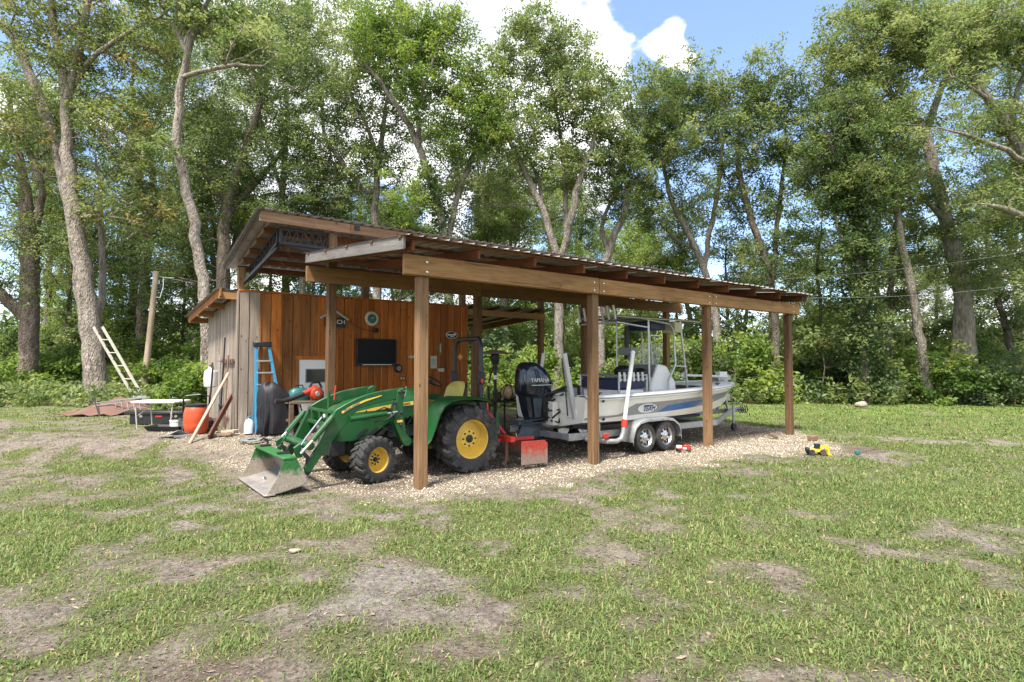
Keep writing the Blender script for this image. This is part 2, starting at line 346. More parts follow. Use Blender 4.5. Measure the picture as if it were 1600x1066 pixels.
def muddy(name, paint, mud, z0, z1, rough=.55):
    """paint worn to bare muddy metal from height z0 up to z1 above the ground"""
    m, t, b = newmat(name); tcn = nd(t, 'ShaderNodeTexCoord'); sep = nd(t, 'ShaderNodeSeparateXYZ'); t.links.new(tcn.outputs['Object'], sep.inputs[0])
    n = nd(t, 'ShaderNodeTexNoise', {'Scale': 7, 'Detail': 9, 'Roughness': .68}); t.links.new(tcn.outputs['Object'], n.inputs['Vector']); n2 = nd(t, 'ShaderNodeTexNoise', {'Scale': 40, 'Detail': 5}); t.links.new(tcn.outputs['Object'], n2.inputs['Vector'])
    mr = nd(t, 'ShaderNodeMapRange', {'From Min': z0, 'From Max': z1, 'To Min': 1.0, 'To Max': 0.0}); t.links.new(sep.outputs['Z'], mr.inputs['Value'])
    ad = nd(t, 'ShaderNodeMath', operation='ADD'); t.links.new(mr.outputs[0], ad.inputs[0]); t.links.new(n.outputs['Fac'], ad.inputs[1])
    f = ramp(t, ad.outputs[0], [(.75, (0, 0, 0)), (1.05, (1, 1, 1))]); pc = ramp(t, n2.outputs['Fac'], [(.35, tuple(x * .7 for x in paint)), (.65, tuple(x * 1.2 for x in paint))]); mc = ramp(t, n2.outputs['Fac'], [(.3, tuple(x * .65 for x in mud)), (.7, tuple(x * 1.1 for x in mud))])
    t.links.new(mixc(t, f, pc, mc), b.inputs['Base Color']); b.inputs['Roughness'].default_value = rough; return m
M['bucket_green'] = muddy('bucket_paint', (.02, .125, .028), (.33, .275, .215), .06, .40)
M['blade_red'] = muddy('blade_paint', (.44, .05, .03), (.31, .215, .165), -.06, .42)
def bark_mat(name, a, b_, c_):
    m, t, b = newmat(name); tcn = nd(t, 'ShaderNodeTexCoord'); mm = nd(t, 'ShaderNodeMapping'); mm.inputs['Scale'].default_value = (9, 9, 2.6); t.links.new(tcn.outputs['Object'], mm.inputs['Vector'])
    n1 = nd(t, 'ShaderNodeTexNoise', {'Scale': 1, 'Detail': 8, 'Roughness': .7, 'Distortion': .5}); t.links.new(mm.outputs['Vector'], n1.inputs['Vector'])
    n2 = nd(t, 'ShaderNodeTexNoise', {'Scale': .9, 'Detail': 4}); t.links.new(tcn.outputs['Object'], n2.inputs['Vector'])
    vo = nd(t, 'ShaderNodeTexVoronoi', {'Scale': 2.2}, feature='DISTANCE_TO_EDGE'); t.links.new(mm.outputs['Vector'], vo.inputs['Vector'])
    c = ramp(t, n1.outputs['Fac'], [(.34, a), (.5, b_), (.66, c_)]); c = mixc(t, ramp(t, n2.outputs['Fac'], [(.4, (0, 0, 0)), (.7, (.6, .6, .6))]), c, tuple(x * .8 + .04 for x in b_))
    t.links.new(c, b.inputs['Base Color']); b.inputs['Roughness'].default_value = .92; b.inputs['Specular IOR Level'].default_value = .15
    ad = nd(t, 'ShaderNodeMath', operation='ADD'); t.links.new(n1.outputs['Fac'], ad.inputs[0]); t.links.new(vo.outputs['Distance'], ad.inputs[1])
    bp = nd(t, 'ShaderNodeBump', {'Strength': 1.0, 'Distance': .07}); t.links.new(ad.outputs[0], bp.inputs['Height']); t.links.new(bp.outputs['Normal'], b.inputs['Normal']); return m
M['bark'] = bark_mat('grey_brown_bark', (.075, .062, .05), (.25, .215, .175), (.42, .37, .31))
M['bark_pale'] = bark_mat('pale_bark', (.09, .072, .056), (.29, .245, .20), (.47, .41, .345))
M['bark_dark'] = bark_mat('dark_bark', (.055, .042, .032), (.17, .135, .105), (.29, .24, .19))
def leaf_mat(name, stops, trans=.35):
    m, t, b = newmat(name); at = nd(t, 'ShaderNodeAttribute', attribute_name='tint'); c = ramp(t, at.outputs['Fac'], stops)
    t.links.new(c, b.inputs['Base Color']); b.inputs['Roughness'].default_value = .55; b.inputs['Specular IOR Level'].default_value = .35
    tr = nd(t, 'ShaderNodeBsdfTranslucent'); hs = nd(t, 'ShaderNodeHueSaturation', {'Hue': .49, 'Saturation': 1.1, 'Value': 1.5}); t.links.new(c, hs.inputs['Color']); t.links.new(hs.outputs['Color'], tr.inputs['Color'])
    mx = nd(t, 'ShaderNodeMixShader', {'Fac': trans}); t.links.new(b.outputs[0], mx.inputs[1]); t.links.new(tr.outputs[0], mx.inputs[2])
    t.links.new(mx.outputs[0], t.nodes['Material Output'].inputs['Surface']); return m
M['leaf'] = leaf_mat('oak_leaves', [(0, (.040, .072, .024)), (.4, (.105, .155, .048)), (.75, (.185, .235, .08)), (1, (.27, .30, .115))], .46)
M['leaf_fresh'] = leaf_mat('fresh_leaves', [(0, (.05, .10, .02)), (.5, (.13, .205, .042)), (1, (.26, .32, .075))], .46)
M['leaf_dark'] = leaf_mat('dark_leaves', [(0, (.03, .055, .022)), (.5, (.068, .108, .038)), (1, (.125, .17, .06))], .38)
M['leaf_warm'] = leaf_mat('yellowing_leaves', [(0, (.07, .10, .032)), (.5, (.145, .19, .06)), (.93, (.25, .27, .09)), (1, (.30, .21, .08))], .46)
M['grass'] = leaf_mat('grass_blades', [(0, (.055, .09, .025)), (.45, (.135, .195, .052)), (.82, (.245, .285, .09)), (.93, (.32, .28, .13)), (1, (.34, .25, .14))], .35)
# ------------------------------------------------------------------ the yard: masks shared by the ground, the grass and the gravel
_rng = np.random.RandomState(11); _lat = _rng.rand(256, 256)
def vnoise(x, y):
    xi = np.floor(x).astype(int); yi = np.floor(y).astype(int); fx = x - xi; fy = y - yi; fx = fx * fx * (3 - 2 * fx); fy = fy * fy * (3 - 2 * fy)
    g = lambda a, b: _lat[a % 256, b % 256]
    return (g(xi, yi) * (1 - fx) + g(xi + 1, yi) * fx) * (1 - fy) + (g(xi, yi + 1) * (1 - fx) + g(xi + 1, yi + 1) * fx) * fy
def fbm(x, y, o=5, s=1.0, seed=0):
    r_ = 0; a = .5; x = np.asarray(x, float) * s + seed * 17.3; y = np.asarray(y, float) * s + seed * 9.1
    for i in range(o): r_ = r_ + a * vnoise(x, y); x = x * 2.03 + 5.2; y = y * 2.03 + 1.7; a *= .5
    return r_ / (1 - .5 ** o)
GPOLY = [gp(*p)[:2] for p in ((298, 688), (318, 703), (350, 720), (398, 741), (470, 764), (560, 768), (612, 779), (740, 769), (850, 756), (950, 740), (1050, 727), (1150, 717), (1235, 707), (1290, 708), (1325, 702), (1300, 692), (1270, 682), (1235, 671), (1150, 661))] + [l2w(9.5, 4.5)[:2], l2w(9, 8)[:2], l2w(-.6, 8)[:2], l2w(-1.4, 5.6)[:2], l2w(-2.6, 7.5)[:2]]
def polydist(x, y, P):
    """signed distance, positive inside"""
    x = np.asarray(x, float); y = np.asarray(y, float); ins = np.zeros(x.shape, bool); d = np.full(x.shape, 1e9)
    for i in range(len(P)):
        (ax, ay), (bx, by) = P[i], P[(i + 1) % len(P)]
        c = ((ay > y) != (by > y)) & (x < (bx - ax) * (y - ay) / ((by - ay) or 1e-9) + ax); ins ^= c
        ex, ey = bx - ax, by - ay; t = np.clip(((x - ax) * ex + (y - ay) * ey) / (ex * ex + ey * ey), 0, 1)
        d = np.minimum(d, np.hypot(x - ax - t * ex, y - ay - t * ey))
    return np.where(ins, d, -d)
# bare patches of sand or soil: (photo px, half width px, half height px, strength, sandy?)
PATCH = [(620, 918, 100, 22, .7, .7), (270, 815, 110, 16, 1.1, .8), (340, 793, 60, 7, 1.0, 1.2), (560, 955, 190, 22, .55, .6), (430, 905, 160, 16, .6, .5), (1480, 830, 170, 18, .6, .35), (1380, 868, 90, 10, .9, .15), (1150, 772, 26, 8, 1.0, .7), (1060, 772, 70, 9, .6, .4), (110, 960, 120, 26, .75, .2),
         (330, 1048, 90, 22, .8, -.4), (1195, 1045, 70, 12, .9, .1), (1030, 962, 60, 14, .5, -.3), (1180, 905, 60, 16, .5, -.3), (900, 770, 160, 10, .5, .1), (120, 690, 190, 18, .9, .1), (560, 800, 200, 14, .5, .3), (1500, 690, 130, 6, .5, .8), (1560, 860, 70, 14, .7, .5), (1010, 872, 50, 8, .5, .4), (840, 1000, 60, 22, .4, -.3), (300, 690, 60, 14, .6, .4), (180, 742, 130, 10, .5, .0), (60, 1010, 80, 20, .6, .1), (740, 1020, 70, 20, .5, -.2), (1345, 702, 60, 5, 1.0, -.6), (1390, 703, 60, 7, .9, 1), (1300, 708, 60, 6, .8, .9)]
PW = []
for x_, y_, rx, ry, s_, sa in PATCH:
    c = gp(x_, y_); a = gp(x_ + rx, y_); b = gp(x_, y_ - ry); PW.append((c.x, c.y, abs(a.x - c.x), abs(b.y - c.y), s_, sa))
def masks(x, y):
    x = np.asarray(x, float); y = np.asarray(y, float)
    n1 = fbm(x, y, 5, .55, 1); n2 = fbm(x, y, 5, 1.7, 2); n3 = fbm(x, y, 4, 4.5, 3); n4 = fbm(x, y, 4, .23, 4)
    gd = polydist(x, y, GPOLY); gravel = sst(-.25, .25, gd + (n2 - .5) * 1.3 + (n3 - .5) * 1.0)
    bare = np.zeros_like(x); sandy = np.full_like(x, .28)
    for cx, cy, rx, ry, s_, sa in PW:
        q = np.hypot((x - cx) / rx, (y - cy) / ry) + (n2 - .5) * 2.4 + (n3 - .5) * 1.6
        w = sst(1.35, .1, q); bare = np.maximum(bare, w * s_); sandy = sandy + w * sa * .6
    cover = sst(.375, .645, .045 * sst(-1, 3.5, x) - .035 * sst(1, -3, x) +  n1 * .28 + n2 * .34 + n3 * .38 + .02 +  .05 * sst(11, 16, y) * sst(0, 5, x)) 
    cover = np.clip(cover - bare * .8, 0, 1) * (1 - sst(.15, .75, gravel))
    sandy = np.clip(sandy + (n4 - .5) * .5, 0, 1)
    # below the roof: browner gravel, fewer pebbles, more dry leaves
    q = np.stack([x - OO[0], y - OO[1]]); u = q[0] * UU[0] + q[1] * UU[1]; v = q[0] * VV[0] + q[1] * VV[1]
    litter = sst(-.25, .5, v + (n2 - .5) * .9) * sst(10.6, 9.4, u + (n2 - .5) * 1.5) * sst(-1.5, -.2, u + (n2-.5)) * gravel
    soil = np.zeros_like(x)
    for cx, cy, rx, ry, s_, sa in PW:
        if sa < 0: soil = np.maximum(soil, sst(1.2, .3, np.hypot((x - cx) / rx, (y - cy) / ry) + (n2 - .5) * 1.4) * -sa)
    edge = 22.6 + 1.2 * (n4 - .5) * 2; woods = sst(0, 1.6, y - edge - 0 * x) * sst(-2, 0, x - 1) + sst(0, 2, y - 19 - 2 * (n4 - .5)) * sst(1, -1, x - 1)
    return dict(gravel=gravel, cover=cover, sandy=sandy, litter=np.clip(litter, 0, 1), soil=soil, woods=np.clip(woods, 0, 1))

def axis_pts(lo, hi, st, far_lo, far_hi):
    a = list(np.arange(lo, hi + 1e-6, st)); s_ = st
    while a[-1] < far_hi: s_ *= 1.28; a.append(a[-1] + s_)
    s_ = st
    while a[0] > far_lo: s_ *= 1.28; a.insert(0, a[0] - s_)
    return np.array(a)
def grid_mesh(name, xs, ys, zfun, mat, keep=None):
    X, Y = np.meshgrid(xs, ys, indexing='xy'); Z = zfun(X, Y); nx, ny = len(xs), len(ys)
    co = np.stack([X.ravel(), Y.ravel(), Z.ravel()], 1)
    i = np.arange(nx * ny).reshape(ny, nx); q = np.stack([i[:-1, :-1], i[:-1, 1:], i[1:, 1:], i[1:, :-1]], -1).reshape(-1, 4)
    if keep is not None: q = q[keep(X, Y).reshape(ny, nx)[:-1, :-1].ravel()]
    me = bpy.data.meshes.new(name); me.from_pydata(co.tolist(), [], q.tolist()); me.materials.append(mat); me.shade_smooth()
    for k, a in masks(X.ravel(), Y.ravel()).items():
        at = me.attributes.new(k, 'FLOAT', 'POINT'); at.data.foreach_set('value', np.ascontiguousarray(a, np.float32))
    return me
def ground_z(X, Y):
    n = (fbm(X, Y, 4, .8, 6) - .5) * .07 + (fbm(X, Y, 3, 4.0, 7) - .5) * .022
    return gz(X, Y) + n * sst(90, 40, np.hypot(X, Y)) - .004
m, t, b = newmat('yard_ground')
tcn = nd(t, 'ShaderNodeTexCoord'); pos = tcn.outputs['Object']
def att(t, n): return nd(t, 'ShaderNodeAttribute', attribute_name=n).outputs['Fac']
def nz(t, vec, sc, det=6, rough=.6): 
    n = nd(t, 'ShaderNodeTexNoise', {'Scale': sc, 'Detail': det, 'Roughness': rough}); t.links.new(vec, n.inputs['Vector']); return n.outputs['Fac']
nf = nz(t, pos, 38, 8, .72); nm = nz(t, pos, 7, 6); nvf = nz(t, pos, 160, 4)
earth = ramp(t, nf, [(.3, (.145, .115, .093)), (.5, (.275, .23, .19)), (.72, (.42, .365, .31))])
thatch = ramp(t, nf, [(.28, (.06, .065, .025)), (.5, (.125, .135, .055)), (.74, (.24, .225, .11))])
sand = ramp(t, nf, [(.3, (.19, .165, .145)), (.7, (.40, .36, .32))])
mot = mixc(t, 1.0, ramp(t, nz(t, pos, 4.5, 10, .72), [(.36, (.58, .56, .55)), (.56, (1.05, 1.05, 1.05))]), ramp(t, nz(t, pos, 24, 8, .75), [(.38, (.55, .53, .52)), (.52, (1, 1, 1))]), 'MULTIPLY')
c = mixc(t, ramp(t, att(t, 'sandy'), [(.3, (0, 0, 0)), (.95, (1, 1, 1))]), earth, sand)
c = mixc(t, 1.0, c, mot, 'MULTIPLY')
c = mixc(t, ramp(t, att(t, 'cover'), [(.05, (0, 0, 0)), (.6, (1, 1, 1))]), c, thatch)
gr = ramp(t, nm, [(.3, (.10, .155, .035)), (.7, (.19, .24, .065))])
far = nd(t, 'ShaderNodeMapRange', {'From Min': 11.0, 'From Max': 19.0}); sep = nd(t, 'ShaderNodeSeparateXYZ'); t.links.new(pos, sep.inputs[0]); t.links.new(sep.outputs['Y'], far.inputs['Value'])
mm_ = nd(t, 'ShaderNodeMath', operation='MULTIPLY'); t.links.new(far.outputs[0], mm_.inputs[0]); t.links.new(att(t, 'cover'), mm_.inputs[1])
c = mixc(t, mm_.outputs[0], c, gr)
c = mixc(t, att(t, 'soil'), c, ramp(t, nf, [(.3, (.055, .036, .026)), (.7, (.14, .085, .06))]))
vo = nd(t, 'ShaderNodeTexVoronoi', {'Scale': 44.0}); t.links.new(pos, vo.inputs['Vector'])
peb = ramp(t, vo.outputs['Color'], [(.1, (.26, .21, .15)), (.5, (.46, .39, .29)), (.9, (.64, .57, .46))])
peb = mixc(t, ramp(t, vo.outputs['Distance'], [(.3, (0, 0, 0)), (.7, (.75, .75, .75))]), peb, (.20, .155, .105))
gravel_brown = ramp(t, nf, [(.3, (.09, .06, .045)), (.55, (.19, .135, .10)), (.75, (.33, .26, .2))])
peb2 = mixc(t, ramp(t, nm, [(.35, (.15, .15, .15)), (.6, (.85, .85, .85))]), peb, gravel_brown)
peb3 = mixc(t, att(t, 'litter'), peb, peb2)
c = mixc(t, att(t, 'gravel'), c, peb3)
c = mixc(t, att(t, 'woods'), c, ramp(t, nf, [(.3, (.045, .032, .02)), (.7, (.13, .095, .06))]))
t.links.new(c, b.inputs['Base Color']); b.inputs['Roughness'].default_value = .95; b.inputs['Specular IOR Level'].default_value = .1
ad = nd(t, 'ShaderNodeMath', operation='ADD'); t.links.new(nf, ad.inputs[0]); 
vm = nd(t, 'ShaderNodeMath', operation='MULTIPLY'); t.links.new(vo.outputs['Distance'], vm.inputs[0]); t.links.new(att(t, 'gravel'), vm.inputs[1])
sb = nd(t, 'ShaderNodeMath', operation='SUBTRACT'); t.links.new(nf, sb.inputs[0]); t.links.new(vm.outputs[0], sb.inputs[1])
bp = nd(t, 'ShaderNodeBump', {'Strength': 1.0, 'Distance': .05}); t.links.new(sb.outputs[0], bp.inputs['Height']); t.links.new(bp.outputs['Normal'], b.inputs['Normal'])
M['ground'] = m
GX = axis_pts(-15, 18, .13, -420, 420); GY = axis_pts(1.5, 25, .13, -120, 700)
gme = grid_mesh('ground', GX, GY, ground_z, M['ground'])
ground_o = link(bpy.data.objects.new('ground', gme)); tag(ground_o, 'patchy lawn and sandy ground of the yard', None, None, 'structure')

def scatter_mesh(name, co, faces_per, tint, mat, kind_label, cat):
    """co: (n, k, 3) points; faces_per: list of index tuples for one element"""
    n, k, _ = co.shape; me = bpy.data.meshes.new(name); fl = [len(f) for f in faces_per]; idx = np.concatenate([np.array(f) for f in faces_per])
    loops = (np.arange(n)[:, None] * k + idx[None, :]).ravel(); starts = np.cumsum([0] + fl[:-1]); tot = sum(fl)
    ls = (np.arange(n)[:, None] * tot + starts[None, :]).ravel()
    me.vertices.add(n * k); me.vertices.foreach_set('co', np.ascontiguousarray(co.reshape(-1), np.float32))
    me.loops.add(len(loops)); me.loops.foreach_set('vertex_index', loops.astype(np.int32))
    me.polygons.add(len(ls)); me.polygons.foreach_set('loop_start', ls.astype(np.int32))
    me.update(calc_edges=True); me.validate()
    if tint is not None:
        at = me.attributes.new('tint', 'FLOAT', 'POINT'); at.data.foreach_set('value', np.ascontiguousarray(np.repeat(tint, k), np.float32))
    me.materials.append(mat); return me
# loose pebbles on the gravel pad
rng = np.random.RandomState(3)
def pebbles():
    n = 170000; px_, py_ = rng.uniform(-7, 11, n), rng.uniform(5.5, 17.5, n); mk = masks(px_, py_)
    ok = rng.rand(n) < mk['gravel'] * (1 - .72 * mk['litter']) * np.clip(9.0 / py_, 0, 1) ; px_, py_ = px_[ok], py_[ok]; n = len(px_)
    s_ = rng.lognormal(math.log(.0095), .35, n) * (1 + .012 * (py_ - 7)); P = np.array([(1, 0, 0), (-1, 0, 0), (0, 1, 0), (0, -1, 0), (0, 0, .7), (0, 0, -.7)], float)
    P = P[None] * s_[:, None, None] * rng.uniform(.55, 1.3, (n, 6, 1)); a = rng.uniform(0, 6.28, n); ca, sa = np.cos(a)[:, None], np.sin(a)[:, None]
    X = P[..., 0] * ca - P[..., 1] * sa; Y = P[..., 0] * sa + P[..., 1] * ca
    co = np.stack([X + px_[:, None], Y + py_[:, None], P[..., 2] + (ground_z(px_, py_) + s_ * .3)[:, None]], -1)
    return scatter_mesh('gravel', co, [(0, 2, 4), (2, 1, 4), (1, 3, 4), (3, 0, 4), (2, 0, 5), (1, 2, 5), (3, 1, 5), (0, 3, 5)], rng.rand(n), M['pebble'], None, None)
m, t, b = newmat('gravel_stones'); c = ramp(t, att(t, 'tint'), [(0, (.22, .17, .12)), (.3, (.40, .33, .25)), (.7, (.52, .45, .35)), (1, (.64, .58, .48))]); t.links.new(c, b.inputs['Base Color']); b.inputs['Roughness'].default_value = .9; M['pebble'] = m
gro = link(bpy.data.objects.new('gravel', pebbles())); tag(gro, 'cream coloured gravel spread under and around the carport', 'gravel', None, 'stuff')
# ------------------------------------------------------------------ carport
SP = 3.15; VM = 3.45; VB = 5.6
cp = thing('carport', 'open timber carport with two tin roof levels over the tractor and boat', 'carport', (0, 0, 0))
def up_z(v): return 4.13 - .205 * (v - 3.3)          # underside line of the upper roof metal
def lo_z(v): return 3.17 + .095 * (v + .4)           # lower roof metal
ROTV = lambda slope: (math.atan(slope), 0, 0)
for i in range(4):
    zb = -.15; zt = 2.745
    piece('post', (.14, .14, zt - zb), (i * SP, .0, (zt + zb) / 2), M['post'], cp, bevel=.008)
for i in range(4):
    zt = 3.95; zb = -.1
    piece('post', (.145, .145, zt - zb), (i * SP + .03, VM, (zt + zb) / 2), M['post'], cp, bevel=.008)
for u in (-1.0, 1.6, 4.2, 6.8):
    zt = up_z(VB) - .12; zb = 0.0
    piece('post', (.14, .14, zt - zb), (u, VB + .08, (zt + zb) / 2), M['post'], cp, bevel=.008)
# front beam: three boards meeting over the posts, each with its bolts
cuts = [-.32, SP * 1 + .02, SP * 2 + .02, 3 * SP + .3]
hs = [.255, .245, .235]
for k in range(3):
    a, b_ = cuts[k], cuts[k + 1]; bm_ = piece('beam', (b_ - a - .006, .06, hs[k]), ((a + b_) / 2, -.105 - .004 * k, 2.745 + hs[k] / 2 - (.0 if k else 0)), M['beam'], cp, bevel=.006)
piece('beam', (cuts[3] - cuts[0] - .1, .05, .2), ((cuts[0] + cuts[3]) / 2, .0, 2.85), M['beam'], cp)
bb = MB()
for u in (-.0, SP - .1, SP + .12, 2 * SP - .1, 2 * SP + .12, 3 * SP):
    for z in (2.79, 2.92): bb.lathe([(.018, 0), (.018, .012), (.008, .016)], (u, -.135, z), (0, -1, 0), 8)
part(bb, 'bolt', M['chrome'], cp)
# middle beam carrying the back of the lower roof
for k in range(3):
    a = [-.46, SP + .03, 2 * SP + .03, 3 * SP + .55]; piece('beam', (a[k + 1] - a[k] - .006, .07, .27), ((a[k] + a[k + 1]) / 2, VM - .11 - .003 * k, 3.165), M['beam_dark'], cp, bevel=.006)
# lower roof rafters
sl = .095; L0, L1 = -.34, 3.33
n = 11
for i in range(n):
    u = -.30 + i * (9.78 / (n - 1)); v = (L0 + L1) / 2; ln = (L1 - L0) / math.cos(math.atan(sl))
    piece('rafter', (.045, ln, .13), (u, v, lo_z(v) - .105), M['rafter'], cp, rot=ROTV(sl))
for v in (-.31, .55, 1.45, 2.35, 3.2):
    piece('purlin', (10.2, .085, .026), (4.62, v, lo_z(v) - .02), M['purlin'], cp, rot=ROTV(sl))
piece('fascia_board', (.035, 3.78, .175), (-.445, 1.5, lo_z(1.5) - .085), M['fascia_grey'], cp, rot=ROTV(sl))
piece('fascia_board', (.035, 3.72, .14), (9.66, 1.5, lo_z(1.5) - .085), M['fascia_grey'], cp, rot=ROTV(sl))
# corrugated roof sheets: ribs run down the slope
def tin_sheet(u0, u1, v0, v1, zf, name='roof_sheet', lap=.004, rib=.2):
    """one sheet of ribbed tin"""
    prof = []; u = u0
    k = max(1, round((u1 - u0) / rib)); st = (u1 - u0) / k
    for i in range(k):
        a = u0 + i * st; prof += [(a, 0), (a + st * .30, 0), (a + st * .40, .022), (a + st * .58, .022), (a + st * .68, 0)]
    prof.append((u1, 0)); wob = random.uniform(-.008, .008)
    rows = [[Vector((u, v, zf(v) + h + lap + (wob if v == v0 else 0))) for u, h in prof] for v in (v0, (v0 + v1) / 2, v1)]
    return part(MB().sheet([r_ for r_ in rows], .0015), name, M['tin'], cp, smooth=False)
k = 11; w = 10.25 / k
for i in range(k): tin_sheet(-.48 + i * w, -.48 + (i + 1) * w - .004, -.46 - random.uniform(0, .025), 3.52, lo_z, lap=.004 + .002 * (i % 2))
# upper roof
U0, U1 = -1.28, 10.2
def upr(v): return up_z(v)
for i, v in enumerate((3.36, 3.86, 4.36, 4.86, 5.36, 5.84)):
    piece('purlin', (U1 - U0 - .34, .045, .115), ((U0 + U1) / 2 + .07, v, upr(v) - .075), M['purlin'], cp, rot=ROTV(-.205))
fcut = [U0 + .03, .3, 2.1, 4.6, 7.3, U1 - .02]
for a, b_ in zip(fcut[:-1], fcut[1:]): piece('fascia_board', (b_ - a - .005, .032, .17), ((a + b_) / 2, 3.285 - random.uniform(0, .004), upr(3.285) - .088), M['fascia'], cp)
for u in (.42, 3.35, 6.4, 9.4): part(MB().box((u, 3.258, upr(3.25) - .07), (.09, .02, .085)), 'bracket', M['steel_black'], cp)
for u in (U0 + .02, U1 - .03):
    piece('edge_strip', (.02, 2.84, .05), (u, 4.63, upr(4.63) - .026), M['steel_black'], cp, rot=ROTV(-.205))
k = 12; w = (U1 - U0 + .06) / k
for i in range(k): tin_sheet(U0 - .03 + i * w, U0 - .03 + (i + 1) * w - .004, 3.2 - random.uniform(0, .02), 6.12, upr, lap=.004 + .002 * (i % 2))
# black steel web trusses: one under the front edge of the overhang, one along the slope at the corner post, one at each further post
def truss(p, q, d, n, up=(0, 0, 1)):
    tr = MB(); p = Vector(p); q = Vector(q); dn = Vector((0, 0, -d))
    tr.bar(p, q, .05, .05); tr.bar(p + dn, q + dn, .05, .05)
    for i in range(n):
        a = p.lerp(q, i / n); b_ = p.lerp(q, (i + .5) / n) + dn; c = p.lerp(q, (i + 1) / n); tr.tube([a, b_], .014, 5); tr.tube([b_, c], .014, 5)
    tr.bar(p, p + dn, .04, .04); tr.bar(q, q + dn, .04, .04); return tr
part(truss((-.86, 3.47, upr(3.47) - .17), (-.06, 3.47, upr(3.47) - .17), .25, 6), 'truss', M['steel_black'], cp, smooth=False)
for u in (-.88, 3.18, 6.33, 9.48):
    part(truss((u, 3.56, upr(3.56) - .16), (u, 5.5, upr(5.5) - .16), .24, 9), 'truss', M['steel_black'], cp, smooth=False)
part(MB().bar((-.86, 3.62, upr(3.6) - .45), (-.98, 5.52, 3.22), .05, .06), 'knee_brace', M['steel_black'], cp, smooth=False)
part(MB().bar((-.86, 3.5, upr(3.5) - .42), (-.0, 3.5, upr(3.5) - .5), .05, .05), 'knee_brace', M['steel_black'], cp, smooth=False)
# low back porch to the right of the cabin
piece('beam', (2.62, .05, .16), (5.54, VB - .03, 2.92), M['beam'], cp)
piece('beam', (.05, 3.6, .16), (6.8, VB + 2.0, 2.84), M['beam_dark'], cp, rot=(-.06, 0, 0))
piece('post', (.14, .14, 2.9), (6.8, 9.1, 1.4), M['post'], cp, bevel=.008)
for u in (4.5, 5.2, 5.9, 6.6): piece('rafter', (.045, 3.9, .1), (u, 7.4, 2.98), M['rafter'], cp, rot=(-.06, 0, 0))
def po_z(v): return 3.16 - .06 * (v - 5.5)
for i in range(3): tin_sheet(4.27 + i * .95, 4.27 + (i + 1) * .95 - .004, 5.45, 9.5, lambda v: po_z(v) - .06)

# ------------------------------------------------------------------ cabin
CF = 5.5; CL, CR = -1.06, 4.24; CB = 8.7
cab = thing('cabin', 'small board-clad wooden cabin with orange cedar front and weathered grey side', 'cabin', (CL, CF, .2))
BM = [M['cedar'], M['cedar_brown'], M['grey_board']]
def top_front(u): return 3.05
random.seed(21)
u = CL; i = 0
DU0, DU1, DZ = .09, .66, 1.70       # white door opening
while u < CR - .02:
    w = random.choice((.155, .175, .19, .205, .225)) if u < .6 else random.choice((.15, .16, .185, .2))
    w = min(w, CR - u)
    if CR - u - w < .08: w = CR - u
    mat = M['grey_board'] if i < 2 else (random.choice((M['cedar_brown'], M['cedar_brown'], M['cedar'])) if u < .62 else M['cedar'])
    dep = .022 if i % 2 else .03
    z0, z1 = .12, 3.03
    mid = u + w / 2
    if DU0 - .02 < mid < DU1 + .02: z0 = DZ + .06
    piece('plank', (round(w - .012, 3), dep, round(z1 - z0, 3)), (mid, CF - dep / 2 + random.uniform(-.004, .004), (z0 + z1) / 2), mat, cab, bevel=.003)
    if i % 2 == 0 and u > CL + .1: 
        zb0 = z0 if abs(u - DU0) > .03 and not (DU0 < u < DU1) else DZ + .06
        piece('batten', (.03, .016, round(z1 - zb0, 3)), (u, CF - .037, (zb0 + z1) / 2), mat, cab, bevel=.002)
    u += w; i += 1
part(MB().box(((CL + CR) / 2, CF + .03, 1.6), (CR - CL - .02, .03, 2.8)), 'wall_backing', M['engine'], cab, smooth=False)
piece('top_board', (CR - CL + .04, .09, .035), ((CL + CR) / 2, CF + .005, 3.052), M['cedar'], cab)
# side wall (left end): grey boards down to the back
v = CF + .06
def side_top(v): return 2.98 - .075 * (v - CF)
while v < CB - .02:
    w = min(random.choice((.14, .16, .19)), CB - v); z1 = side_top(v + w / 2); piece('plank', (random.choice((.022, .03)), round(w - .006, 3), round(z1 - .1, 2)), (CL - .0, v + w / 2, (z1 + .1) / 2), M['grey_board'], cab, bevel=.003); v += w
piece('corner_board', (.032, .10, 2.95), (CL - .026, CF + .03, 1.56), M['grey_board'], cab)
part(MB().box((CR - .01, (CF + CB) / 2 + .03, 1.45), (.03, CB - CF - .1, 2.7)), 'side_wall', M['cedar'], cab, smooth=False)
part(MB().box(((CL + CR) / 2, CB, 1.4), (CR - CL, .03, 2.6)), 'back_wall', M['grey_board'], cab, smooth=False)
# lean-to roof of the cabin
def cz(v): return 3.02 - .075 * (v - CF)
piece('fascia_board', (.03, 3.95, .15), (CL - .33, CF + 2.02, cz(CF + 2.02) - .02), M['cedar_brown'], cab, rot=(math.atan(-.075), 0, 0))
for vv in (CF + .16, CF + 1.4, CF + 2.6, CF + 3.75): piece('lookout', (.42, .05, .13), (CL - .14, vv, cz(vv) - .065), M['beam'], cab)
for i in range(6):
    a = CL - .42 + i * ((CR - CL + .42) / 6); rows = []
    prof = []; st = (CR - CL + .42) / 6 / 4
    for k in range(4): prof += [(a + k * st, 0), (a + k * st + st * .4, 0), (a + k * st + st * .5, .02), (a + k * st + st * .7, .02), (a + k * st + st * .8, 0)]
    prof.append((a + 4 * st - .004, 0))
    part(MB().sheet([[Vector((q, vv, cz(vv) + .06 + h)) for q, h in prof] for vv in (CF + .12, CF + 2, CF + 4.05)], .0015), 'roof_sheet', M['tin'], cab, smooth=False)
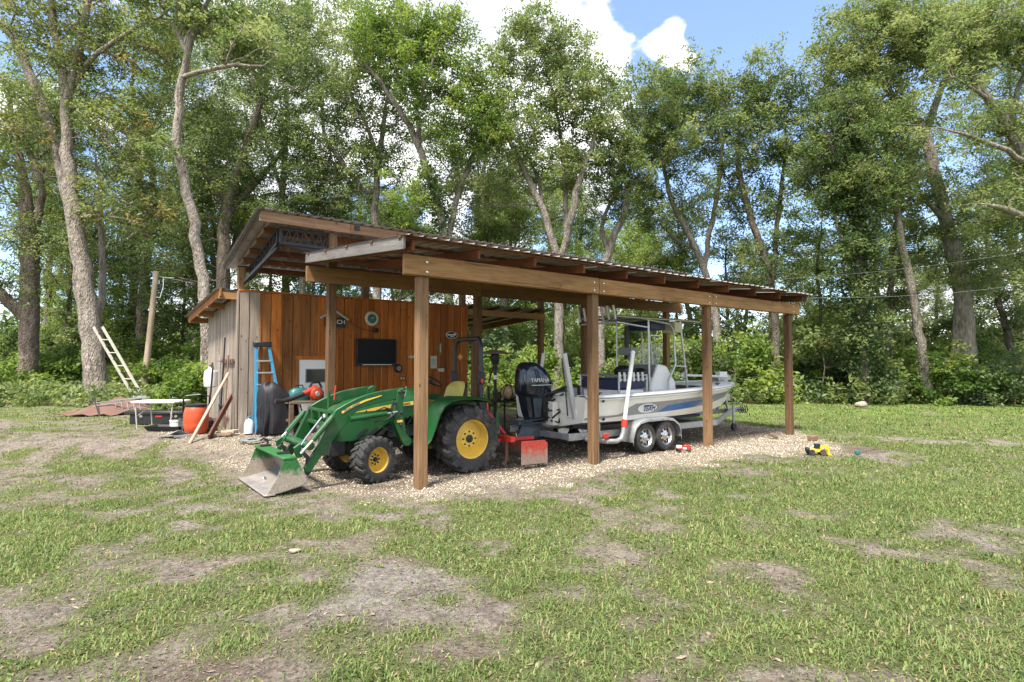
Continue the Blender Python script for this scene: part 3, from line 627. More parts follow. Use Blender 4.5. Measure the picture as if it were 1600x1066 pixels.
# white door with a dark window
dr = part(MB().box(((DU0 + DU1) / 2, CF - .012, (.25 + DZ) / 2), (DU1 - DU0 - .01, .035, DZ - .25)), 'door', M['gel_white'], cab, smooth=False, bevel=.004, label='white door with a small dark window')
part(MB().box(((DU0 + DU1) / 2 + .07, CF - .036, 1.355), (.40, .012, .25)), 'window', M['glass'], dr, smooth=False)
part(MB().box(((DU0 + DU1) / 2 + .07, CF - .033, 1.355), (.44, .010, .29)), 'window_frame', M['grey_plastic'], dr, smooth=False)
part(MB().ball((DU0 + .07, CF - .05, .98), .022), 'knob', M['chrome'], dr)
piece('door_header', (.74, .045, .075), (DU0 + .29, CF - .028, DZ + .03), M['cedar'], cab)
piece('door_jamb', (.055, .04, DZ - .2), (DU0 - .03, CF - .026, DZ / 2 + .1), M['cedar_brown'], cab)
piece('door_jamb', (.055, .04, DZ - .2), (DU1 + .03, CF - .026, DZ / 2 + .1), M['cedar_brown'], cab)

# ------------------------------------------------------------------ things on the cabin wall
F = CF - .048
def at5(px, py): p = onv(px, py, CF - .05); return p[0], p[2]
tv = thing('television', 'flat black television mounted on the orange cedar wall', 'television', (1.77, F, 1.6))
part(MB().box((1.77, F - .06, 1.865), (.95, .05, .60)), 'case', M['black'], tv, bevel=.008)
part(MB().box((1.77, F - .0865, 1.88), (.90, .004, .53)), 'screen', M['screen'], tv, smooth=False)
part(MB().box((1.77, F - .088, 1.585), (.70, .012, .016)), 'trim_strip', M['alu'], tv, smooth=False)
part(MB().box((1.77, F - .012, 1.87), (.3, .05, .3)), 'wall_mount', M['steel_black'], tv, smooth=False)
ck = thing('wall_clock', 'round cream clock with dark face above the television', 'clock', (1.665, F, 2.5))
part(MB().lathe([(.155, 0), (.165, .02), (.145, .045), (.11, .05), (.105, .03)], (1.665, F + .01, 2.615), (0, -1, 0), 28), 'rim', M['cream'], ck)
part(MB().lathe([(.106, 0), (.106, .008)], (1.665, F - .02, 2.615), (0, -1, 0), 28), 'face', M['teal'], ck)
hd = MB().bar((1.665, F - .033, 2.615), (1.71, F - .033, 2.655), .008, .004, (0, 1, 0)); hd.bar((1.665, F - .036, 2.615), (1.635, F - .036, 2.635), .008, .004, (0, 1, 0)); part(hd, 'clock_hand', M['white'], ck, smooth=False)
sg = thing('house_sign', 'dark house-shaped sign with a pale roof and the letters SCH', 'sign', (.86, F, 2.4))
part(MB().box((.83, F - .012, 2.50), (.46, .022, .21)), 'board', M['black'], sg, smooth=False, bevel=.003)
rf = MB().bar((.81, F - .03, 2.75), (1.12, F - .03, 2.555), .04, .03, (0, 1, 0)); rf.bar((.81, F - .03, 2.75), (.50, F - .03, 2.575), .04, .03, (0, 1, 0)); part(rf, 'roof_trim', M['galv'], sg, smooth=False)
lettering('SCH', .13, M['white'], sg, (.925, F - .026, 2.505), (1, 0, 0), (0, 0, 1))
ov = thing('oval_sign', 'small oval black and white sign near the right end of the cedar wall', 'sign', (3.75, F, 2.2))
o1 = part(MB().lathe([(.165, 0), (.165, .012)], (0, 0, 0), (0, -1, 0), 28), 'plate', M['gel_white'], ov)
o2 = part(MB().lathe([(.15, 0), (.15, .005)], (0, 0, 0), (0, -1, 0), 28), 'field', M['black'], ov)
for ch, dy in zip((o1, o2), (0, -.013)):
    ch.data.transform(Matrix.Translation(BASE[ov.name])); ch.scale = (1, 1, .55); ch.location = Vector((3.75, F + dy, 2.31)) - BASE[ov.name]
ob = MB().box((3.72, F - .02, 2.315), (.2, .004, .035)); ob.box((3.83, F - .02, 2.33), (.06, .004, .05)); ob.box((3.76, F - .02, 2.27), (.12, .004, .02)); part(ob, 'emblem', M['white'], ov, smooth=False)
def wallbox(name, label, cat, u, z, w, h, d, mat, extra=None):
    o = thing(name, label, cat, (u, F, z - h / 2)); part(MB().box((u, F - d / 2 + .006, z), (w, d, h)), 'body', mat, o, bevel=min(.006, d / 3))
    for nm, du, dz, ww, hh, mm in extra or []: part(MB().box((u + du, F - d - .0, z + dz), (ww, .008, hh)), nm, mm, o, smooth=False)
    return o
wallbox('wall_shelf', 'small cream ledge left of the front corner post on the cedar wall', 'shelf', 2.72, 1.765, .28, .055, .10, M['cream'], [('bracket', -.1, -.05, .02, .06, M['galv'])])
wallbox('notice', 'small cream notice card with printed square on the cedar wall', 'notice', 3.255, 1.645, .175, .30, .012, M['cream'], [('print', 0, .0, .11, .15, M['galv'])])
wallbox('thermometer', 'narrow greenish thermometer plate on the cedar wall', 'thermometer', 3.43, 1.97, .085, .27, .015, M['green_worn'], [('scale', 0, .02, .02, .2, M['cream'])])
wallbox('bottle_opener', 'small pale bottle catcher box below the thermometer', 'box', 3.44, 1.46, .16, .09, .06, M['cream'], [('lip', 0, .05, .17, .02, M['bench_wood'])])
sp_ = thing('wall_speaker', 'small round black speaker at the lower right of the television', 'speaker', (2.32, F, 1.42)); part(MB().lathe([(.09, 0), (.1, .03), (.08, .06), (.03, .065)], (2.32, F + .01, 1.5), (0, -1, 0), 18), 'case', M['black'], sp_); part(MB().lathe([(.06, 0), (.05, .012)], (2.32, F - .05, 1.5), (0, -1, 0), 18), 'cone', M['grey_plastic'], sp_)
hk = thing('wall_camera', 'small dark camera below the round clock', 'camera', (1.76, F, 2.32)); part(MB().lathe([(.05, 0), (.055, .05), (.03, .08)], (1.76, F + .005, 2.36), (0, -1, 0), 14), 'case', M['black'], hk); part(MB().lathe([(.02, 0), (.015, .01)], (1.76, F - .075, 2.36), (0, -1, 0), 10), 'lens', M['screen'], hk)
wallbox('socket_plate', 'brown double socket plate below the wall speaker', 'socket', 2.43, 1.27, .13, .11, .02, M['cedar_brown'], [('outlet', -.03, 0, .03, .05, M['cream']), ('outlet', .03, 0, .03, .05, M['cream'])])
wallbox('white_switch_box', 'white switch box half hidden behind the front corner post', 'switch', 2.92, 1.42, .09, .18, .05, M['white'], [('toggle', 0, 0, .02, .04, M['grey_plastic'])])
dm = thing('diamond_sign', 'small orange diamond sign behind the tractor roll bar', 'sign', (4.0, F, 1.65)); part(MB().prism([(4.0, F, 1.64), (4.12, F, 1.775), (4.0, F, 1.91), (3.88, F, 1.775)], (0, -.012, 0)), 'plate', M['orange'], dm, smooth=False); part(MB().prism([(4.0, F - .013, 1.70), (4.07, F - .013, 1.775), (4.0, F - .013, 1.85), (3.93, F - .013, 1.775)], (0, -.003, 0)), 'panel', M['toy_yellow'], dm, smooth=False)
# light string hanging from the sign to the camera
pts = [(1.12, F - .02, 2.56), (1.3, F - .02, 2.43), (1.5, F - .02, 2.36), (1.73, F - .02, 2.345)]
solo(MB().tube(pts, .006, 5), 'cable', M['black'], 'thin dark cable sagging from the house sign to the camera', 'cable', pts[0])
# ------------------------------------------------------------------ trees
trng = np.random.RandomState(5)
def resample(P, Rr, st):
    P = np.asarray(P, float); seg = np.linalg.norm(np.diff(P, axis=0), axis=1); s_ = np.concatenate([[0], np.cumsum(seg)]); n = max(3, int(s_[-1] / st) + 1); q = np.linspace(0, s_[-1], n)
    # smooth through the given points
    out = np.stack([np.interp(q, s_, P[:, k]) for k in range(3)], 1)
    for _ in range(3): out[1:-1] = .25 * out[:-2] + .5 * out[1:-1] + .25 * out[2:]
    return out, np.interp(q, s_, Rr)
def grow(trunks, cents, seed, pathw=.32, tip=.017):
    rg = np.random.RandomState(seed); pos = []; par = []; rad = []; dist = []; fixed = []
    for ti, (P, Rr) in enumerate(trunks):
        Q, q = resample(P, Rr, .45); Q[1:-1] += rg.normal(0, .025, Q[1:-1].shape)
        if ti == 0: prev = -1; d0 = 0; start = 0
        else:
            A = np.array(pos); j = int(np.argmin(np.linalg.norm(A - Q[0], axis=1))); prev = j; d0 = dist[j]; start = 0
        for k in range(start, len(Q)):
            d0 += np.linalg.norm(Q[k] - (pos[prev] if prev >= 0 else Q[k])); pos.append(Q[k]); par.append(prev); rad.append(q[k]); dist.append(d0 * .25); fixed.append(True); prev = len(pos) - 1
    A = np.array(pos); order = np.argsort([np.min(np.linalg.norm(A - c, axis=1)) for c in cents]); n0 = len(pos); cap_ = n0 + len(cents) * 40; AA = np.zeros((cap_, 3)); AA[:n0] = A; DD = np.zeros(cap_); DD[:n0] = dist
    base_z = A[:, 2].min(); minh = base_z + .3 * (A[:, 2].max() - base_z)
    for oi in order:
        c = cents[oi]; A = AA[:len(pos)]; dv = c - A; dd = np.linalg.norm(dv, axis=1)
        cost = dd + pathw * DD[:len(pos)] + np.where(dv[:, 2] < -.2, .8 * -dv[:, 2], 0) + np.where(A[:, 2] < minh, (minh - A[:, 2]) * 2.0, 0)
        j = int(np.argmin(cost)); L = dd[j]; n = min(38, max(2, int(L / .5))); a = A[j].copy()
        pd = A[j] - A[par[j]] if par[j] >= 0 else np.array([0, 0, 1.]); pd = pd / (np.linalg.norm(pd) + 1e-9)
        ctrl = a + (c - a) * .45 + pd * L * .16 + np.array([0, 0, .10 * L]) + rg.normal(0, .07 * L, 3); prev = j
        for k in range(1, n + 1):
            t_ = k / n; p = (1 - t_) ** 2 * a + 2 * t_ * (1 - t_) * ctrl + t_ * t_ * c
            dist.append(dist[prev] + np.linalg.norm(p - pos[prev])); pos.append(p); par.append(prev); rad.append(0); fixed.append(False); prev = len(pos) - 1; AA[prev] = p; DD[prev] = dist[prev]
    n = len(pos); pos = np.array(pos); acc = np.zeros(n); ch = [[] for _ in range(n)]
    for i in range(n - 1, -1, -1):
        r_ = max(acc[i] ** (1 / 2.3), tip) if not fixed[i] else rad[i]
        if not fixed[i]: rad[i] = min(r_, .16)
        if par[i] >= 0: acc[par[i]] += rad[i] ** 2.3; ch[par[i]].append(i)
    rad = np.array(rad)
    for i in range(n):
        if not fixed[i] and par[i] >= 0: rad[i] = min(rad[i], rad[par[i]] * (.62 if fixed[par[i]] else .99))
    chains = []; stack = [(0, -1)]
    while stack:
        i, p = stack.pop(); chn = [p] if p >= 0 else []
        while True:
            chn.append(i)
            if not ch[i]: break
            cs = sorted(ch[i], key=lambda k: (fixed[k], rad[k]), reverse=True); stack += [(k, i) for k in cs[1:]]; i = cs[0]
        chains.append(chn)
    return pos, rad, chains, fixed
def wood_mesh(pos, rad, chains, fixed, base, mat, name, flare=True):
    V = []; F = []
    for c in chains:
        if len(c) < 2: continue
        k = len(c); P = pos[c]; rr = rad[c].copy(); rr[0] = min(rr[0], rr[1] * 1.25) if c[0] != 0 else rr[0]; rr[-1] *= .6; n = 14 if rr[1] > .15 else (8 if rr[1] > .06 else 5 if rr[1] > .02 else 4)
        T = np.gradient(P, axis=0); T /= (np.linalg.norm(T, axis=1, keepdims=True) + 1e-9); x = np.cross(T[0], [.31, .77, .11]); b0 = len(V)
        for i in range(k):
            x = x - T[i] * (x @ T[i]); x = x / (np.linalg.norm(x) + 1e-9); y = np.cross(T[i], x); g = np.arange(n) * 2 * math.pi / n
            r_ = rr[i] * np.ones(n)
            if rr[i] > .08:
                h = P[i][2] - pos[0][2]; r_ = r_ * (1 + .05 * np.sin(g * 3 + h * 1.3) + .035 * np.sin(g * 5 - h * 2.2))
                if c[0] == 0 and flare: r_ = r_ * (1 + .55 * math.exp(-h / .35) * (1 + .35 * np.sin(g * 4 + 1)))
            V += [tuple(q) for q in (P[i] + (x[None] * np.cos(g)[:, None] + y[None] * np.sin(g)[:, None]) * r_[:, None] - base)]
        for i in range(k - 1):
            for j in range(n): F.append((b0 + i * n + j, b0 + i * n + (j + 1) % n, b0 + (i + 1) * n + (j + 1) % n, b0 + (i + 1) * n + j))
        F.append(tuple(b0 + (k - 1) * n + j for j in range(n)))
    me = bpy.data.meshes.new(name); me.from_pydata(V, [], F); me.shade_smooth(); me.materials.append(mat); return me
def leaf_cloud(cents, radii, nl, Lf, Wf, rg, flat=.62, tint0=.5, tvar=.24, up=.35):
    cents = np.asarray(cents); n = len(cents); cnt = np.maximum(6, (nl * (radii / radii.mean()) ** 2)).astype(int); idx = np.repeat(np.arange(n), cnt); m_ = len(idx)
    d = rg.normal(0, 1, (m_, 3)); d /= np.linalg.norm(d, axis=1, keepdims=True); rr = rg.rand(m_) ** .42
    # clumps have lumps: pull leaves towards a few sub-centres
    sub = rg.normal(0, .5, (n, 5, 3)); pick = sub[idx, rg.randint(0, 5, m_)]
    P = cents[idx] + (d * rr[:, None] * .62 + pick) * radii[idx][:, None] * np.array([1, 1, flat])
    nrm = rg.normal(0, 1, (m_, 3)); nrm[:, 2] = np.abs(nrm[:, 2]) + up; nrm /= np.linalg.norm(nrm, axis=1, keepdims=True)
    a = rg.normal(0, 1, (m_, 3)); a -= nrm * (a * nrm).sum(1, keepdims=True); a /= np.linalg.norm(a, axis=1, keepdims=True); b_ = np.cross(nrm, a)
    L = (Lf * rg.uniform(.75, 1.3, n)[idx] * rg.uniform(.6, 1.4, m_))[:, None]; W_ = Wf * rg.uniform(.7, 1.3, m_)[:, None]
    co = np.stack([P - a * L / 2, P + b_ * W_ / 2 + a * L * .06, P + a * L / 2 - nrm * L * .12, P - b_ * W_ / 2 + a * L * .06], 1)
    ct = np.clip(rg.normal(tint0, tvar, n), 0, 1); return co, np.clip(ct[idx] + rg.normal(0, .12, m_), 0, 1)
def leaf_obj(name, cents, radii, nl, Lf, Wf, rg, base, mat, **k):
    co, ti = leaf_cloud(cents, radii, nl, Lf, Wf, rg, **k); co = co - np.array(base); return scatter_mesh(name, co, [(0, 1, 2, 3)], ti, mat, None, None)
TREES = []
def tree(label, Y, trunks, crowns, bark='bark', leaf='leaf', nl=95, cr=.62, seed=1, Lf=.135, Wf=.062, group=None, name='oak_tree', ivy=0, tint0=.5, dens=2.3, flat=.7):
    """trunks: lists of (px, py, width px[, depth offset]) at distance Y; crowns: (px, py, rx, ry, clumps)"""
    rg = np.random.RandomState(seed); k_ = Y / 900; T = []
    for ti, tr_ in enumerate(trunks):
        P = []; rr = []
        for e in tr_:
            dy = e[3] if len(e) > 3 else 0; P.append(np.array(atd(e[0], e[1], Y + dy))); rr.append(e[2] / 2 * k_ * .86)
        if ti == 0: P[0][2] = float(gz(P[0][0], P[0][1])) - .15
        rr[-1] = min(rr[-1], .022)
        T.append((P, rr))
    C = []
    for P, rr in T:
        if P[-1][2] < 4.5: continue
        e = P[-1]; b2 = P[-2]; L2 = np.linalg.norm(e - b2)
        for q in range(7): C.append((b2 + (e - b2) * rg.uniform(.25, 1.1) + rg.normal(0, .16 * L2 + .25, 3))[None])
    for x, y, rx, ry, n in crowns:
        c = np.array(atd(x, y, Y)); n = int(n * dens); d = rg.normal(0, 1, (n, 3)); d /= np.linalg.norm(d, axis=1, keepdims=True); d *= (rg.rand(n) ** .40)[:, None]
        C.append(c + d * np.array([rx * k_, (rx + ry) * .45 * k_, ry * k_]))
    C = np.concatenate(C); pos, rad, chains, fx = grow(T, C, seed); base = Vector((pos[0][0], pos[0][1], pos[0][2] + .15))
    o = thing(name, label, 'tree', base, 'W', group)
    bw = np.array(base); tm_ = wood_mesh(pos, rad, chains, fx, bw, M[bark], 'trunk'); t_ = link(bpy.data.objects.new('trunk', tm_)); t_.parent = o
    radii = cr * .74 * rg.uniform(.5, 1.45, len(C)); me = leaf_obj('crown', C, radii, nl * .98, Lf, Wf, rg, bw, M[leaf], tint0=tint0 + .06, flat=flat); c_ = link(bpy.data.objects.new('crown', me)); c_.parent = o
    if ivy:
        P, q = T[0]; Q, qq = resample(P, q, .16); hi = int(len(Q) * ivy); Q, qq = Q[:hi], qq[:hi]; ang = rg.uniform(0, 6.28, len(Q) * 3); iv = np.repeat(Q, 3, 0) + np.stack([np.cos(ang), np.sin(ang), 0 * ang], 1) * (np.repeat(qq, 3) + .10)[:, None]
        me = leaf_obj('ivy', iv, np.full(len(iv), .30 if ivy < .9 else .48) * rg.uniform(.6, 1.5, len(iv)), 26 if ivy < .9 else 48, .13, .09, rg, bw, M['leaf_dark' if ivy > .5 else 'leaf_fresh'], tint0=.55, flat=1.0); i_ = link(bpy.data.objects.new('ivy', me)); i_.parent = o; i_['label'] = 'climbing ivy covering the trunk'
    TREES.append(o); return o
# left: the two pale oaks in front
tree('huge forked oak with pale bark and a ladder leaning on it', 20.0, [[(155, 632, 36), (150, 590, 36), (140, 500, 33), (126, 400, 29), (112, 310, 25), (104, 230, 20), (103, 150, 17), (86, 50, 14), (74, -60, 10), (80, -150, 6)],
     [(118, 345, 24), (90, 240, 20, .5), (62, 150, 18, .8), (20, 55, 14, 1), (-40, -20, 9, 1.2)], [(104, 170, 15), (128, 60, 14, -.4), (140, -20, 10, -.6), (165, -120, 6, -1)], [(110, 140, 9), (150, 80, 8, -.6), (225, 35, 6, -1.2), (265, 15, 4, -1.5)], [(152, 530, 13, .7), (160, 420, 12, 1), (157, 320, 10, 1.2), (150, 240, 7, 1.5)]],
     [(70, 20, 130, 90, 60), (215, 70, 80, 60, 22), (165, -70, 120, 70, 30), (20, 200, 60, 90, 22), (195, 190, 70, 60, 26), (215, 300, 85, 80, 36), (120, 100, 60, 80, 14)], 'bark_pale', 'leaf_warm', 60, .60, 3, tint0=.45, ivy=0)
tree('slender pale oak with a broken stub rising behind the grey side wall', 17.6, [[(326, 600, 21), (322, 500, 20), (316, 430, 19), (303, 345, 18), (284, 270, 16), (273, 215, 15), (281, 140, 14), (289, 75, 12), (318, 25, 9), (338, -40, 6)], [(282, 122, 9), (310, 112, 8, -.4), (350, 102, 7, -.8), (412, 103, 4, -1.2)], [(287, 72, 9), (270, 38, 7, .4), (252, 10, 5, .8), (240, -50, 4, 1)], [(274, 215, 5), (262, 222, 4, -.3), (250, 228, 3, -.4)], [(352, 102, 4, -.8), (362, 75, 4, -.9), (378, 45, 3, -1)]],
     [(345, 20, 70, 50, 24), (250, -10, 60, 50, 18), (395, 80, 60, 40, 16), (290, -70, 90, 50, 24)], 'bark_pale', 'leaf', 62, .50, 4, tint0=.55)
tree('gnarled dark old oak with a bulging trunk at the far left', 23.5, [[(42, 596, 30), (45, 520, 29), (48, 440, 30), (46, 380, 31), (42, 330, 22), (36, 270, 14), (20, 200, 9), (15, 130, 5)], [(45, 500, 22), (20, 475, 20, -.3), (-10, 450, 16, -.6), (-50, 400, 10, -1)], [(46, 385, 16), (70, 300, 12, .3), (45, 230, 9, .6), (5, 170, 6, 1)]],
     [(15, 250, 70, 90, 34), (60, 380, 60, 50, 14), (-40, 330, 50, 80, 14), (85, 170, 60, 60, 20), (20, 440, 40, 40, 7)], 'bark_dark', 'leaf', 70, .62, 6)
# second row behind the roof
tree('leafy dark oak left of the carport roof', 27, [[(350, 560, 26), (348, 430, 23), (352, 330, 20), (375, 260, 16), (402, 180, 13), (420, 110, 9), (430, 40, 5)], [(352, 340, 14), (395, 290, 11, .5), (440, 240, 8, 1), (470, 190, 5, 1.4)], [(356, 320, 10), (320, 270, 8, -.5), (290, 230, 5, -1)]], [(385, 130, 110, 100, 60), (330, 250, 90, 70, 44), (460, 250, 80, 70, 36), (420, 40, 90, 70, 34), (300, 340, 70, 60, 20), (250, 420, 60, 60, 16), (440, 330, 60, 40, 14)], 'bark_dark', 'leaf', 82, .70, 8, tint0=.36)
tree('spreading oak with two crossing stems left of the carport centre', 27, [[(592, 560, 15), (588, 420, 14), (586, 330, 13), (590, 260, 11), (600, 190, 8), (610, 120, 5)], [(570, 300, 9), (530, 250, 9, .6), (505, 215, 7, 1), (500, 140, 5, 1.2), (490, 60, 4, 1.4)], [(590, 250, 8), (575, 200, 7, -.5), (545, 140, 5, -1)]], [(545, 90, 100, 85, 66), (560, 190, 90, 70, 44), (500, 280, 60, 60, 22), (600, 270, 60, 50, 20), (620, 60, 70, 60, 28)], 'bark', 'leaf', 86, .66, 9, tint0=.5)
tree('leaning ivy-clad oak rising behind the middle of the upper roof', 24, [[(703, 560, 17), (699, 420, 16), (692, 350, 15), (672, 280, 14), (650, 215, 12), (615, 160, 10), (590, 120, 7), (550, 80, 5)], [(700, 385, 11), (712, 310, 11, .6), (735, 250, 9, 1), (760, 195, 7, 1.3), (800, 140, 4, 1.6)], [(655, 222, 9), (650, 170, 7, -.5), (672, 110, 6, -.8), (690, 50, 4, -1)]], [(600, 60, 80, 60, 46), (665, 110, 70, 70, 44), (720, 200, 80, 60, 40), (700, 45, 45, 35, 18), (640, 300, 60, 50, 16), (750, 130, 45, 40, 14)], 'bark', 'leaf_fresh', 84, .60, 10, ivy=.62, tint0=.42)
tree('many-stemmed oak behind the right half of the upper roof', 25, [[(874, 600, 17), (873, 480, 16), (872, 405, 15), (850, 330, 12), (815, 255, 10), (785, 200, 7), (765, 140, 5)], [(873, 420, 14), (893, 340, 13, -.4), (905, 280, 11, -.6), (930, 220, 8, -.8), (940, 150, 5, -1)], [(885, 370, 11), (884, 300, 9, .5), (878, 230, 7, .8), (868, 160, 6, 1), (850, 90, 4, 1.2)], [(850, 335, 7), (842, 280, 7, .8), (810, 210, 5, 1.4)]], [(830, 90, 75, 60, 44), (835, 45, 40, 35, 14), (900, 150, 75, 65, 48), (800, 190, 70, 60, 34), (930, 230, 70, 60, 32), (860, 260, 60, 45, 18), (770, 300, 60, 50, 16), (900, 75, 40, 35, 10)], 'bark', 'leaf', 86, .58, 11, tint0=.6)
tree('oak with a bent upper stem just right of the roof end', 25.5, [[(935, 600, 16), (940, 470, 15), (946, 400, 14), (965, 360, 13), (982, 320, 12), (978, 260, 10), (955, 225, 7), (940, 190, 4)], [(950, 395, 9), (935, 350, 8, .5), (945, 330, 7, .6), (1000, 240, 5, 1.2)]], [(985, 240, 60, 60, 34), (1010, 150, 70, 55, 36), (960, 310, 50, 45, 18), (1040, 210, 50, 50, 22)], 'bark', 'leaf', 86, .60, 12, tint0=.55)
tree('tall airy oak with forking stems right of the carport roof', 27, [[(1122, 590, 14), (1118, 480, 13), (1100, 420, 12), (1080, 370, 11), (1050, 320, 9), (1035, 260, 7), (1045, 190, 5), (1060, 120, 3)], [(1100, 425, 9), (1112, 350, 9, -.4), (1125, 280, 7, -.7), (1130, 200, 5, -1), (1135, 130, 3, -1.2)], [(1090, 390, 7), (1060, 380, 6, .7), (1030, 350, 5, 1.2)]], [(1080, 140, 60, 60, 36), (1050, 220, 70, 55, 34), (1130, 190, 60, 70, 34), (1100, 300, 70, 50, 24), (1010, 320, 50, 50, 16)], 'bark', 'leaf', 84, .60, 13, tint0=.5)
tree('straight dark oak standing behind the right carport posts', 25.5, [[(1213, 600, 15), (1212, 520, 14), (1205, 430, 13), (1180, 360, 12), (1160, 300, 10), (1150, 230, 7), (1165, 150, 5)], [(1206, 440, 9), (1215, 350, 9, .4), (1225, 260, 7, .6), (1230, 170, 5, .8)]], [(1200, 130, 60, 55, 34), (1160, 210, 60, 60, 30), (1235, 220, 55, 60, 28), (1190, 300, 70, 50, 26), (1220, 400, 60, 50, 18)], 'bark_dark', 'leaf', 86, .60, 14, tint0=.42)
tree('ivy-smothered oak column at the right wood edge', 23.0, [[(1352, 610, 15), (1348, 500, 15), (1342, 400, 14), (1338, 300, 12), (1330, 220, 9), (1320, 150, 5)], [(1340, 320, 8), (1310, 260, 6, -.4), (1290, 200, 4, -.8)], [(1338, 290, 8), (1365, 230, 6, .4), (1380, 170, 4, .8)]], [(1320, 190, 60, 60, 34), (1345, 290, 60, 60, 30), (1290, 260, 50, 50, 22), (1340, 400, 45, 60, 22), (1345, 500, 38, 60, 16)], 'bark_dark', 'leaf', 84, .58, 15, ivy=.95, tint0=.4)
tree('slim leaning oak with a bare lower trunk at the right wood edge', 23.8, [[(1452, 606, 16), (1440, 545, 15), (1428, 470, 14), (1415, 410, 13), (1400, 330, 12), (1395, 250, 9), (1385, 180, 6)], [(1402, 335, 7), (1370, 280, 6, -.5), (1345, 240, 4, -.8)]], [(1390, 200, 60, 60, 30), (1370, 290, 55, 45, 20), (1420, 300, 45, 45, 14)], 'bark', 'leaf', 84, .58, 16, tint0=.5)
tree('broad twin-trunked oak reaching highest on the right', 24.5, [[(1522, 606, 30), (1512, 530, 28), (1500, 440, 26), (1480, 350, 23), (1460, 270, 20), (1443, 200, 17), (1420, 170, 13), (1390, 145, 10), (1365, 120, 7), (1355, 70, 4)], [(1445, 205, 14), (1462, 160, 12, .4), (1486, 110, 10, .7), (1492, 70, 7, 1)], [(1428, 186, 9), (1395, 182, 8, -.5), (1350, 180, 5, -1)], [(1500, 470, 16), (1492, 560, 18, .3), (1496, 606, 20, .3)], [(1478, 345, 9), (1440, 310, 8, -.6), (1430, 290, 5, -.8)], [(1400, 150, 7), (1410, 110, 6, .5), (1420, 60, 4, .8)]], [(1350, 75, 90, 60, 56), (1440, 70, 80, 60, 48), (1500, 40, 80, 50, 40), (1370, 30, 80, 40, 30), (1310, 130, 60, 55, 28), (1480, 320, 70, 60, 22), (1510, 400, 70, 60, 26), (1390, 150, 60, 40, 18)], 'bark', 'leaf', 90, .62, 17, tint0=.68)
tree('oak leaning in from beyond the right side of the yard', 21, [[(1760, 620, 34), (1745, 500, 32), (1720, 420, 29), (1660, 330, 24), (1610, 250, 20), (1570, 190, 17), (1540, 150, 13), (1515, 115, 9), (1500, 60, 5)], [(1690, 380, 15), (1620, 345, 13, -.6), (1570, 325, 11, -1), (1530, 318, 7, -1.3)], [(1575, 200, 11), (1590, 140, 9, .6), (1615, 80, 7, 1), (1640, 20, 4, 1.4)], [(1650, 320, 10), (1590, 240, 9, -.8), (1520, 215, 6, -1.4), (1470, 200, 4, -1.8)], [(1545, 155, 7), (1530, 140, 6, -.4), (1490, 120, 4, -.8)]], [(1560, 50, 90, 50, 44), (1640, 60, 80, 70, 30), (1570, 190, 60, 40, 16), (1600, 280, 60, 50, 18), (1500, 90, 50, 40, 16), (1620, 420, 60, 60, 16), (1560, 350, 50, 30, 10)], 'bark', 'leaf', 84, .60, 18, tint0=.62)
tree('dark leaning oak at the right edge of the photo', 27, [[(1592, 606, 12), (1580, 540, 11), (1562, 480, 10), (1548, 420, 8), (1540, 350, 6), (1550, 280, 4)]], [(1550, 420, 60, 60, 20), (1560, 300, 60, 60, 22), (1590, 500, 40, 40, 10)], 'bark_dark', 'leaf_dark', 80, .6, 19, tint0=.5)
tree('thin oak between the ivy column and the leaning oak', 26.5, [[(1390, 606, 11), (1388, 480, 10), (1396, 380, 9), (1412, 300, 7), (1420, 220, 4)]], [(1405, 380, 45, 50, 14), (1420, 250, 50, 50, 18), (1390, 470, 40, 40, 8)], 'bark_dark', 'leaf', 80, .6, 20)
tree('slim pale oak behind the left carport posts', 29, [[(470, 600, 14), (468, 480, 13), (480, 380, 11), (500, 300, 9), (520, 220, 6)]], [(490, 200, 90, 80, 40), (520, 330, 60, 50, 18)], 'bark_pale', 'leaf', 82, .66, 21)
tree('slim oak seen through the carport behind the outboard motor', 29, [[(790, 600, 12), (788, 480, 11), (770, 390, 10), (755, 320, 8), (745, 250, 5)]], [(750, 260, 60, 60, 26), (780, 360, 60, 45, 16), (730, 380, 50, 40, 12)], 'bark', 'leaf', 82, .64, 22)
tree('bushy oak filling the gap behind the forked left oak', 29, [[(225, 600, 20), (222, 480, 18), (230, 380, 16), (240, 300, 12), (235, 220, 8)]], [(235, 260, 90, 90, 54), (190, 380, 80, 70, 34), (280, 400, 70, 60, 28), (250, 480, 70, 50, 20), (300, 130, 80, 80, 34), (130, 300, 60, 70, 20)], 'bark_dark', 'leaf_dark', 88, .70, 23, tint0=.6)
tree('tall oak filling the sky above the left roof corner', 31, [[(448, 600, 14), (446, 440, 13), (440, 300, 11), (450, 180, 8), (445, 60, 5)], [(440, 300, 8), (410, 200, 6, .6), (390, 100, 4, 1)]], [(430, 40, 80, 70, 40), (480, 120, 70, 60, 30), (400, 190, 60, 60, 24), (350, 60, 60, 60, 22), (520, 20, 60, 50, 18)], 'bark', 'leaf', 86, .7, 71, tint0=.6)
tree('tall oak behind the gap between the two pale left oaks', 31, [[(205, 600, 15), (208, 440, 13), (214, 300, 11), (205, 180, 8), (210, 60, 5)], [(213, 310, 7), (240, 210, 6, .6), (255, 120, 4, 1)]], [(205, 60, 80, 70, 38), (160, 180, 60, 60, 24), (260, 170, 60, 70, 28), (270, 40, 50, 60, 18), (60, 130, 60, 60, 18)], 'bark_dark', 'leaf_fresh', 86, .7, 72, tint0=.55)
